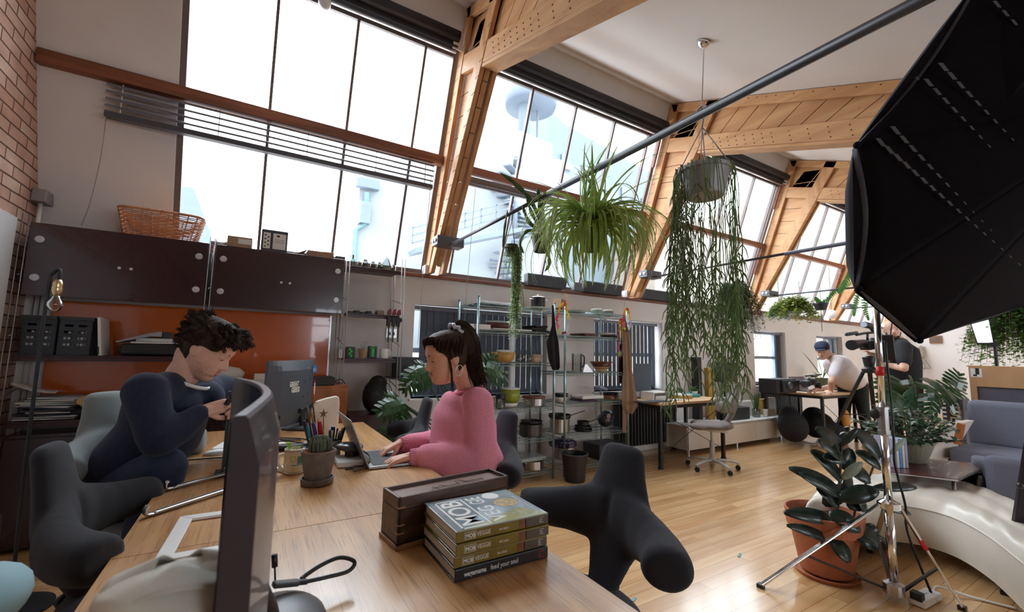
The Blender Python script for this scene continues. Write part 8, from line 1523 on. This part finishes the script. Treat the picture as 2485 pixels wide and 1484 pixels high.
def strands(name, m, body, guides, n, rad, w=.0011, seed=1, wave=.006, taper=True, grp='stuff'):
    """many fine locks following guide paths, spread by the radii given along each path"""
    rnd = random.Random(seed); mb = MB()
    for k in range(n):
        g, rs = guides[k % len(guides)]; a = rnd.uniform(0, 6.28); q = math.sqrt(rnd.random()); ph = rnd.uniform(0, 6.28); pts = []; K = len(g); L = rnd.uniform(.8, 1.0)
        for i, p in enumerate(g):
            t = i/(K-1); r = rs[min(len(rs)-1, int(t*(len(rs)-1)))]*(1-(t*(len(rs)-1)) % 1)+rs[min(len(rs)-1, int(t*(len(rs)-1))+1)]*((t*(len(rs)-1)) % 1)
            d = (g[min(K-1, i+1)]-g[max(0, i-1)]).normalized(); x = d.cross(V((.3, 1, .2))).normalized(); y = d.cross(x); pts.append(p+x*(cos(a)*q*r)+y*(sin(a)*q*r)+x*(sin(ph+t*9)*wave*t)+y*(cos(ph*2+t*7)*wave*t))
        pts = pts[:max(4, int(K*L))]; mb.tube(pts, [w*2.2*(1-.6*i/(len(pts)-1)) for i in range(len(pts))], 3, caps=False)
    return build(mb, name, m, body, smooth=True)
m_hairw = mat('dark_brown_hair', (.040, .021, .013), .62, var=.45, scale=40, spec=.25); m_hairm = mat('brown_wavy_hair', (.045, .030, .022), .75, var=.4, scale=40, spec=.15)
# ===== woman in the pink sweater
def woman():
    yc = 1.93; t = thing('person', 'woman with a dark ponytail and fuzzy pink sweater typing on the laptop', 'person', (.95, yc, 0)); at = lambda px, py, y: ony(px, py, y)
    H = at(1082, 866, 1.905); T = frame(H, (-.955, -.05, -.20), (-.15, 0, 1)); hs = 1.04
    mb = MB(); head(mb, T, hs); nb = at(1140, 945, 1.93)
    chain(mb, [(T @ V((0, -.045, -.05)), .052), (H.lerp(nb, .55)+V((.02, 0, 0)), .050), (nb, .058), (nb+V((.01, 0, -.05)), .07)])
    shN, shF = at(1160, 975, 1.78), at(1128, 968, 2.10); elN, elF = at(1165, 1112, 1.765), at(1075, 1075, 2.17); wrN, wrF = at(998, 1108, 1.90), at(972, 1078, 2.10)
    hip = at(1150, 1165, 1.95); hip.z = .55; chest = at(1125, 1030, 1.94)
    chain(mb, [(nb+V((.01, 0, -.06)), (.09, .09)), (chest, (.10, .13)), (hip, (.11, .14))])
    for a, b, c in ((shN, elN, wrN), (shF, elF, wrF)): chain(mb, [(nb.lerp(a, .5)+V((0, 0, -.04)), .05), (a, .045), (b, .038), (c, .024)])
    kN, kF = V((.50, 1.86, .56)), V((.50, 2.06, .56))
    for e, k in ((-.08, kN), (.08, kF)): chain(mb, [(hip+V((0, e, 0)), .085), (k, .058), (k+V((.06, 0, -.42)), .045), (k+V((.05, 0, -.50)), .035)]); chain(mb, [(k+V((.06, 0, -.515)), .036), (k+V((-.07, 0, -.525)), .034), (k+V((-.12, 0, -.53)), .025)])
    hand(mb, wrN+V((-.012, -.004, .004)), (-.93, .16, -.20), (-.18, -.10, .98), 1, .93, (.28, .42, .25), .08, .35, (0, .03, .06, .1)); hand(mb, wrF+V((-.012, -.004, .006)), (-.90, -.22, -.30), (-.25, .05, .97), -1, .93, (.40, .55, .30), .10, .5, (-.1, .1, .05, .0))
    body = build(mb, 'body', m_skinw, t, remesh=.0034, sm=2); face_parts(t, body, T, hs, srgb(168, 92, 84), (.03, .018, .012))
    # sweater: balloon sleeves, ribbed cuffs, wide body
    m_pink = knit('pink_mohair_knit', srgb(250, 160, 184), 260, .7); mb = MB()
    chain(mb, [(nb+V((.0, 0, -.015)), (.068, .074)), (nb+V((.005, 0, -.04)), (.115, .095)), (nb.lerp(chest, .45), (.165, .125)), (chest+V((.0, 0, .03)), (.195, .148)), (chest+V((-.0, 0, -.11)), (.200, .155)), (hip+V((.01, 0, .10)), (.190, .152)), (hip+V((.02, 0, .03)), (.165, .14)), (hip+V((.02, 0, .0)), (.13, .11))], 30)
    mb.ell(chest+V((-.04, 0, .03)), (.095, .14, .12), 20)
    for a, b, c, fa in ((shN, elN, wrN, .95), (shF, elF, wrF, .85)): chain(mb, [(nb.lerp(a, .45)+V((0, 0, -.035)), .065), (a, .075*fa), (a.lerp(b, .55), .080*fa), (b+V((.0, 0, .01)), .085*fa), (b.lerp(c, .45)+V((0, 0, -.008)), .080*fa), (b.lerp(c, .78)+V((0, 0, .0)), .062*fa), (c+(b-c)*.10, .038)], 22)
    mb.ell(elN+V((-.01, 0, -.02)), (.085, .06, .06), 18)
    sw = build(mb, 'sweater', m_pink, t, remesh=.007, sm=5)
    for c, b in ((wrN, elN), (wrF, elF)):
        d = (b-c).normalized(); m2 = MB(); x = d.cross(V((0, 0, 1))).normalized(); y = d.cross(x)
        m2.grid(lambda u, v: c-d*.006+d*.052*v+(x*cos(2*pi*u)+y*sin(2*pi*u))*(.030+.009*v+.0022*sin(2*pi*u*22)), 132, 6, cu=True); build(m2, 'cuff', m_pink, sw, smooth=True, solid=.004)
    m2 = MB(); m2.tube([nb+V((-.004+.064*cos(a), .070*sin(a), .004-.020*cos(a+.3)*-1)) for a in [k*2*pi/40 for k in range(40)]], .0095, 8, close=True); build(m2, 'neck_ribbing', m_pink, sw, smooth=True)
    m2 = MB(); m2.grid(lambda u, v: hip+V((.02+(.160+.004*sin(2*pi*u*40)-.015*v)*cos(2*pi*u), (.15+.004*sin(2*pi*u*40)-.01*v)*sin(2*pi*u), .05-.075*v)), 240, 5, cu=True); build(m2, 'hem_ribbing', m_pink, sw, smooth=True, solid=.005)
    mb = MB()
    for e, k in ((-.08, kN), (.08, kF)): chain(mb, [(hip+V((0, e, -.005)), .098), (k+V((.0, 0, .0)), .068), (k+V((.06, 0, -.40)), .056)])
    build(mb, 'trousers', mat('denim', (.03, .045, .09), .85), t, remesh=.012, sm=3)
    # hair
    zl = lambda a: .068 if a < .45 else (.068-.040*smoothstep(.45, 1.1, a) if a < 1.1 else (.028-.036*smoothstep(1.1, 1.45, a) if a < 1.45 else -.008-.062*smoothstep(1.45, 2.3, a)))
    hc = haircap(t, body, T, hs, m_hairw, zl, .009, 'hair', .0008); q = at(1106, 792, 1.905); q = T @ V((0, -.062, .106)); q2 = q+V((.018, 0, .018))
    g = bez([q, q2+V((.01, 0, .01)), q+V((.055, 0, .0)), q+V((.080, -.004, -.055)), q+V((.088, -.008, -.12)), q+V((.098, -.012, -.18)), q+V((.125, -.016, -.235)), q+V((.15, -.018, -.27))], 4); m2 = MB(); m2.tube(g[2:-5], [(.022+.030*sin(min(1, i/9)*pi*.5))*(1-.35*max(0, (i-12)/9)) for i in range(len(g)-7)], 14); build(m2, 'ponytail_core', m_hairw, hc, smooth=True)
    strands('ponytail', m_hairw, hc, [(g, [.016, .034, .048, .052, .052, .048, .040, .026])], 900, 0, .0011, 3, .010)
    # combed-back locks on the cap
    gs = []
    for k in range(26):
        a = -pi*.62+k*(pi*1.24)/25; P0 = hpoint(max(zl(abs(a))+.002, .0), a, .006); P1 = hpoint(.085, a*1.08, .014); P2 = V((0, -.055, .116))
        mid = hpoint(max(.035, zl(abs(a))+.03), a, .015); gs.append(([T @ (MX.Diagonal((hs,)*3+(1,)) @ p) for p in bez([P0, mid, P1 if abs(a) < 1.3 else hpoint(.07, a*1.12, .014), P2], 5)], [.003, .009, .011, .008]))
    strands('combed_locks', m_hairw, hc, gs, 900, 0, .0007, 5, .001)
    tm = hpoint(.03, -1.05, .006); S = T @ MX.Diagonal((hs,)*3+(1,)); w0 = S @ V((-.070, .03, .02)); w0 = S @ hpoint(.0, 1.15, .004)
    near = -1 if (S @ V((-.07, 0, 0))).y < (S @ V((.07, 0, 0))).y else 1; w0 = S @ V((near*.074, .022, .02)); strands('loose_strand', m_hairw, hc, [(bez([w0, S @ V((near*.080, .020, -.04)), S @ V((near*.074, .022, -.10)), S @ V((near*.066, .018, -.150))], 5), [.003, .005, .004, .002])], 24, 0, .0007, 2, .004)
    ec = S @ V((near*.080, -.016, -.062)); fx = (S @ V((0, 1, 0))-S @ V((0, 0, 0))).normalized(); one_r = MB().tube([ec+fx*(.019*cos(a))+V((0, 0, .024*sin(a))) for a in [k*2*pi/28 for k in range(28)]], .0018, 6, close=True); build(one_r, 'hoop_earring', m_alu, t, smooth=True)
    m2 = MB(); c = q+V((.010, 0, .016)); d = V((.62, 0, .78)); x = V((0, 1, 0)); y = d.cross(x)
    m2.grid(lambda u, v: c+(x*cos(2*pi*u)+y*sin(2*pi*u))*(.032+.013*cos(2*pi*v)+.0035*sin(2*pi*u*9))+d*(.012*sin(2*pi*v)+.004*sin(2*pi*u*7)), 72, 12, cu=True, cv=True); build(m2, 'scrunchie', mat('silver_satin', srgb(196, 198, 212), .35), t, smooth=True)
woman()
# ===== man in the navy sweater
def man():
    t = thing('person', 'man with wavy brown hair in a navy sweater sitting at the left of the table', 'person', (-.45, 2.3, 0)); at = ony
    H = at(507, 846, 2.22); T = frame(H, (.80, -.30, -.52), (.40, -.10, 1)); hs = 1.05; mb = MB(); head(mb, T, hs, 1.1)
    nb = at(442, 912, 2.25); chain(mb, [(T @ V((0, -.045, -.05)), .056), (H.lerp(nb, .6)+V((-.015, 0, 0)), .057), (nb, .062)])
    hip = at(300, 1135, 2.32); hip.z = .66; chest = at(430, 1005, 2.28); shR, shL = at(352, 948, 2.08), at(540, 945, 2.46); elR, elL = at(385, 1066, 1.99), at(590, 1035, 2.45); wrR, wrL = at(488, 1000, 2.06), at(560, 990, 2.16)
    chain(mb, [(nb+V((0, 0, -.05)), (.09, .08)), (chest, (.12, .10)), (hip, (.13, .11))])
    for a, b, c in ((shR, elR, wrR), (shL, elL, wrL)): chain(mb, [(nb.lerp(a, .5)+V((0, 0, -.04)), .05), (a, .05), (b, .040), (c, .027)])
    kR, kL = at(415, 1128, 2.04), at(440, 1150, 2.35); kR.z = .72; kR = at(395, 1135, 2.04)
    legs = ((hip+V((0, -.09, 0)), kR, kR+V((-.05, .02, -.40)), .03), (hip+V((0, .09, 0)), V((-.05, 2.42, .60)), V((-.10, 2.42, .12)), 0))
    for h, k, f, _ in legs: chain(mb, [(h, .09), (k, .06), (f, .042)]); chain(mb, [(f+V((0, 0, -.05)), .038), (f+V((.10, 0, -.075)), .032), (f+V((.15, 0, -.08)), .024)])
    hand(mb, wrR+V((.012, .004, .006)), (.86, .22, .20), (-.25, -.70, .65), 1, 1.0, (.75, .95, .5), .03, .8); hand(mb, wrL+V((.0, -.01, .0)), (.35, -.85, .2), (.7, .35, .6), -1, 1.0, (.7, .9, .5), .03, .8)
    body = build(mb, 'body', m_skinm, t, remesh=.0036, sm=2); face_parts(t, body, T, hs, srgb(186, 122, 110), (.035, .024, .018))
    m_navy = mat('navy_lambswool', (.014, .022, .055), .95, bump=.5, bscale=400, sheen=.12, var=.2, scale=60); mb = MB()
    chain(mb, [(nb+V((-.01, 0, -.02)), (.085, .075)), (nb.lerp(chest, .35)+V((-.015, 0, -.01)), (.155, .115)), (chest+V((-.03, 0, .04)), (.190, .148)), (chest+V((-.045, .0, -.07)), (.185, .145)), (hip+V((.02, -.02, .10)), (.165, .135)), (hip+V((.01, 0, .01)), (.155, .13))], 30)
    for a, b, c in ((shR, elR, wrR), (shL, elL, wrL)): chain(mb, [(nb.lerp(a, .35)+V((-.01, 0, -.035)), .075), (nb.lerp(a, .75)+V((-.01, 0, -.03)), .074), (a, .072), (a.lerp(b, .6), .064), (b, .062), (b.lerp(c, .5)+V((0, 0, -.01)), .055), (c+(b-c)*.06, .038)], 20)
    mb.ell(shR+V((-.02, .07, -.02)), (.06, .07, .08), 18); mb.ell(nb.lerp(shL, .35)+V((.035, -.03, -.07)), (.075, .08, .075), 18)
    sw = build(mb, 'sweater', m_navy, t, remesh=.008, sm=5)
    d = (nb-H).normalized(); m2 = MB(); c0 = nb+V((.022, -.004, -.018)); nn = V((.45, -.12, 1)).normalized(); x = V((0, 1, 0)); x = (x-nn*x.dot(nn)).normalized(); y = nn.cross(x); m2.tube([c0+x*cos(a)*.077+y*sin(a)*.080 for a in [k*2*pi/40 for k in range(40)]], [(.006, .008)]*40, 8, close=True); build(m2, 'tshirt_collar', m_white, t, smooth=True)
    mb = MB()
    for h, k, f, _ in legs: chain(mb, [(h, .108), (h.lerp(k, .5), .092), (k, .078), (f+V((0, 0, .03)), .062), (f, .058)])
    build(mb, 'trousers', mat('navy_cotton_trousers', srgb(36, 46, 74), .85, var=.2, scale=14, bump=.4, bscale=30), t, remesh=.010, sm=3); mb = MB()
    for h, k, f, _ in legs: mb.ell(f+V((.06, 0, -.08)), (.12, .045, .045), 16)
    build(mb, 'shoes', m_black, t, smooth=True)
    zl = lambda a: .062 if a < .5 else (.062-.05*smoothstep(.5, 1.15, a) if a < 1.15 else (.012 if a < 1.5 else .012-.075*smoothstep(1.5, 2.1, a)))
    hc = haircap(t, body, T, hs, m_hairm, zl, .012, 'hair', .003); S = T @ MX.Diagonal((hs,)*3+(1,)); gs = []; rnd = random.Random(8)
    for k in range(150):
        a = rnd.uniform(-pi, pi); z0 = rnd.uniform(max(zl(abs(a))+.006, -.04), .108); p = hpoint(z0, a, .008); nrm = V((p.x, p.y, p.z+.01)).normalized(); side = V((rnd.uniform(-.6, .6), .5 if p.y > -.03 else -.5, rnd.uniform(-.5, .1))).normalized(); L = .012+.016*smoothstep(.02, .09, z0)*rnd.uniform(.6, 1.2)
        gs.append(([S @ q for q in bez([p, p+nrm*L*.55+side*L*.3, p+nrm*L*.75+side*L*.95, p+nrm*L*.35+side*L*1.55+V((0, 0, -.004))], 4)], [.004, .007, .008, .005]))
    strands('wavy_locks', m_hairm, hc, gs, 3000, 0, .0008, 4, .003)
    near = -1 if (S @ V((-.07, 0, 0))).y < (S @ V((.07, 0, 0))).y else 1; m2 = MB(); m2.T = S
    for k in range(260): a = rnd.uniform(.15, 1.35)*near*1; z0 = -.10+.07*rnd.random(); 
    for sgn in (1,):
        for k in range(500): a = rnd.uniform(-1.5, 1.5); z0 = rnd.uniform(-.112, -.045); ok = abs(a) > .9 or z0 < -.075 or (-.05 < z0 < -.044); p = hpoint(z0, a, 0.0); (m2.tube([p, p+V((p.x*.02, .0015, -.0025))], .00035, 3) if ok else None)
    tag(build(m2, 'stubble', mat('stubble_hair', (.06, .04, .03), .8), body), kind='stuff')
    q = wrR+V((.085, .015, .025)); one(MB().box(q, (.03, .02, .045), MX.Rotation(.4, 3, 'Y')), 'small_gadget', m_crate, 'small dark object held in the hands of the man in navy', 'gadget', bevel=.004)
man()
# ===== the two men filming at the far end
def simple(name_label, H, fwd, up, nb, shs, els, wrs, chest, hip, legs, skin, shirt_m, trouser_m, hs, hands, shirt=True, sleeve=.55):
    t = thing('person', name_label, 'person', (hip.x, hip.y, 0)); T = frame(H, fwd, up); mb = MB(); head(mb, T, hs, 1.0, 48, 40); chain(mb, [(T @ V((0, -.045, -.05)), .055), (nb, .062)]); chain(mb, [(nb+V((0, 0, -.04)), (.09, .08)), (chest, (.14, .11)), (hip, (.14, .11))])
    for a, b, c in zip(shs, els, wrs): chain(mb, [(nb.lerp(a, .5), .055), (a, .055), (b, .043), (c, .029)])
    for h, k, f in legs: chain(mb, [(h, .095), (k, .06), (f, .042)]); chain(mb, [(f, .04), (f+V((-.12, 0, -.02)), .033)])
    for w, (fw_, u_, th) in zip(wrs, hands): hand(mb, w, fw_, u_, th, 1.0, (.3, .4, .3))
    body = build(mb, 'body', skin, t, remesh=.007, sm=1); face_parts(t, body, T, hs, srgb(176, 112, 100), (.05, .035, .025), False)
    mb = MB(); chain(mb, [(nb+V((0, 0, -.03)), (.10, .085)), (nb.lerp(chest, .4), (.19, .14)), (chest, (.205, .155)), (chest.lerp(hip, .5), (.20, .15)), (hip+V((0, 0, .02)), (.19, .145))], 26)
    for a, b in zip(shs, els): chain(mb, [(nb.lerp(a, .4), .075), (a, .082), (a.lerp(b, sleeve), .075), (a.lerp(b, sleeve+.12), .068)], 18)
    build(mb, 'tshirt', shirt_m, t, remesh=.012, sm=3); mb = MB()
    for h, k, f in legs: chain(mb, [(h+V((0, 0, .02)), .112), (k, .080), (f+V((0, 0, .04)), .068)])
    build(mb, 'trousers', trouser_m, t, remesh=.014, sm=3); mb = MB()
    for h, k, f in legs: mb.ell(f+V((-.06, 0, -.03)), (.14, .05, .045), 16)
    build(mb, 'shoes', mat('grey_trainers', (.12, .12, .12), .7, var=.5, scale=40), t, smooth=True); return t, body, T
m_tw = mat('white_tee_cotton', srgb(226, 218, 220), .85, var=.03, scale=6); m_tb = mat('black_tee_cotton', (.010, .010, .013), .85, var=.1)
y = 3.02; H = ony(1996, 850, y); nb = ony(2022, 868, y)
sN, sF = ony(2035, 880, y-.17), ony(2028, 876, y+.18); eN, eF = ony(2018, 925, y-.18), ony(2040, 932, y+.2); wN = V((6.98, y-.10, .79)); wF = V((7.02, y+.12, .79)); hip = V((7.93, y, .86))
t, body, T = simple('man in white t-shirt and navy cap leaning with both hands on the far desk', H, (-.93, -.22, -.28), (-.3, 0, 1), nb, (sN, sF), (eN, eF), (wN, wF), nb.lerp(hip, .45)+V((0, 0, -.02)), hip, ((hip+V((0, -.09, -.02)), V((7.95, y-.11, .48)), V((8.02, y-.12, .08))), (hip+V((0, .09, -.02)), V((7.9, y+.11, .48)), V((7.85, y+.12, .08)))), m_skinm, m_tw, mat('dark_green_trousers', (.012, .018, .014), .85), 1.05, (((-1, -.2, -.1), (0, 0, 1), 1), ((-1, .2, -.1), (0, 0, 1), -1)), sleeve=.55)
mb = MB(); mb.T = T @ MX.Diagonal((1.05,)*3+(1,)); zl = lambda a: .052-.03*smoothstep(.6, 2.2, a)
haircap(t, body, T, 1.05, m_hairm, lambda a: .02-.06*smoothstep(1.2, 2.2, a), .004, 'hair', .001); cp = haircap(t, t, T, 1.05, mat('navy_cap_cloth', srgb(58, 66, 96), .8), zl, .016, 'cap', 0); mb.grid(lambda u, v: V(((.060*(2*u-1)), .085+.065*v*math.sqrt(max(0, 1-(2*u-1)**2*.9)), .052-.012*v-.010*(2*u-1)**2)), 14, 8); build(mb, 'brim', mat('navy_cap_cloth', (), .8), cp, smooth=True, solid=.004)
y = 2.2; H = ony(2166, 800, y); nb = ony(2182, 826, y); sN, sF = ony(2194, 843, y-.19), ony(2172, 843, y+.19); eN, eF = ony(2194, 893, y-.26), ony(2142, 868, y+.26); wN = ony(2150, 884, y+.02); wF = ony(2112, 858, y+.28); hip = V((nb.x+.0, y, .93))
t, body, T = simple('bearded bald man in black t-shirt operating the tripod camera', H, (-.88, -.42, .05), (-.05, 0, 1), nb, (sN, sF), (eN, eF), (wN, wF), nb+V((.02, 0, -.28)), hip, ((hip+V((0, -.09, -.02)), V((hip.x, y-.10, .50)), V((hip.x, y-.10, .09))), (hip+V((0, .09, -.02)), V((hip.x, y+.10, .50)), V((hip.x, y+.10, .09)))), m_skinm, m_tb, mat('olive_trousers', (.05, .05, .035), .85), 1.08, (((-1, .1, .1), (0, -.3, 1), 1), ((-.9, .2, .5), (.3, -.5, .8), -1)), sleeve=.62)
rnd = random.Random(3); m2 = MB(); m2.T = T @ MX.Diagonal((1.08,)*3+(1,))
for k in range(1200): a = rnd.uniform(-1.6, 1.6); z0 = rnd.uniform(-.115, -.03); ok = z0 < -.078 or abs(a) > 1.05; p = hpoint(z0, a, 0.0); (m2.tube([p, p+V((p.x*.05, .006, -.007))], .0009, 3) if ok else None)
tag(build(m2, 'beard', mat('dark_beard', (.05, .035, .03), .8), body), kind='stuff')
# tripod camera
y = 2.40; B = ony(2112, 835, y); t = thing('tripod_camera', 'black professional video camera on a tripod in front of the bearded man', 'camera', (B.x, y, 0)); f = lambda px, py, yy=y: ony(px, py, yy)
build(MB().ell(f(2118, 832), (.13, .07, .075)).bar(f(2098, 838), f(2135, 832), .12, .12), 'camera_body', m_black, t, remesh=.012, sm=2); build(MB().cyl(f(2068, 836), f(2095, 832), .06, .052, n=20).cyl(f(2066, 837), f(2070, 836), .064, n=20), 'lens', m_pan, t, smooth=False); build(MB().tube([f(2078, 812), f(2098, 808), f(2125, 806), f(2140, 812)], .016, 8).cyl(f(2105, 808), f(2105, 825), .014), 'top_handle', m_black, t, smooth=True)
build(MB().cyl(f(2056, 811), f(2078, 807), .022, n=12).ell(f(2055, 811), (.03, .022, .022)), 'microphone', m_crate, t, smooth=True); build(MB().cyl(f(2098, 787), f(2118, 792), .042, .036, n=18).bar(f(2110, 792), f(2122, 806), .03, .03), 'viewfinder', m_black, t); build(MB().cyl(f(2096, 786.5), f(2098, 787), .036, n=18), 'viewfinder_glass', mat('viewfinder_glass', (.25, .32, .4), .1), t)
build(MB().lathe([(.075, 0), (.085, .05), (.05, .08), (.06, .13), (.07, .2), (.04, .22)], f(2110, 895)-V((0, 0, .05)), 20), 'fluid_head', m_black, t, smooth=False); top = f(2110, 902)
ft = [ony(2003, 1083, 3.0), ony(2130, 1080, 2.75), V((B.x+.35, y-.45, .03))]
for q in ft: q.z = max(q.z, .02) if q.z < .3 else .02; a = top+(V((q.x, q.y, top.z))-top).normalized()*.07; l = build(MB().bar(a, a.lerp(q, .55), .05, .025).bar(a.lerp(q, .5), q, .028, .02), 'leg', m_black, t, bevel=.003); build(MB().ell(q, (.04, .04, .025)), 'rubber_foot', m_black, l, smooth=True)
mid = V((top.x, top.y, .55)); build(MB().bar(mid, (top+(V((ft[0].x, ft[0].y, top.z))-top).normalized()*.07).lerp(ft[0], .55), .02, .012).ell(mid, (.03, .03, .03)), 'spreader', m_black, t)
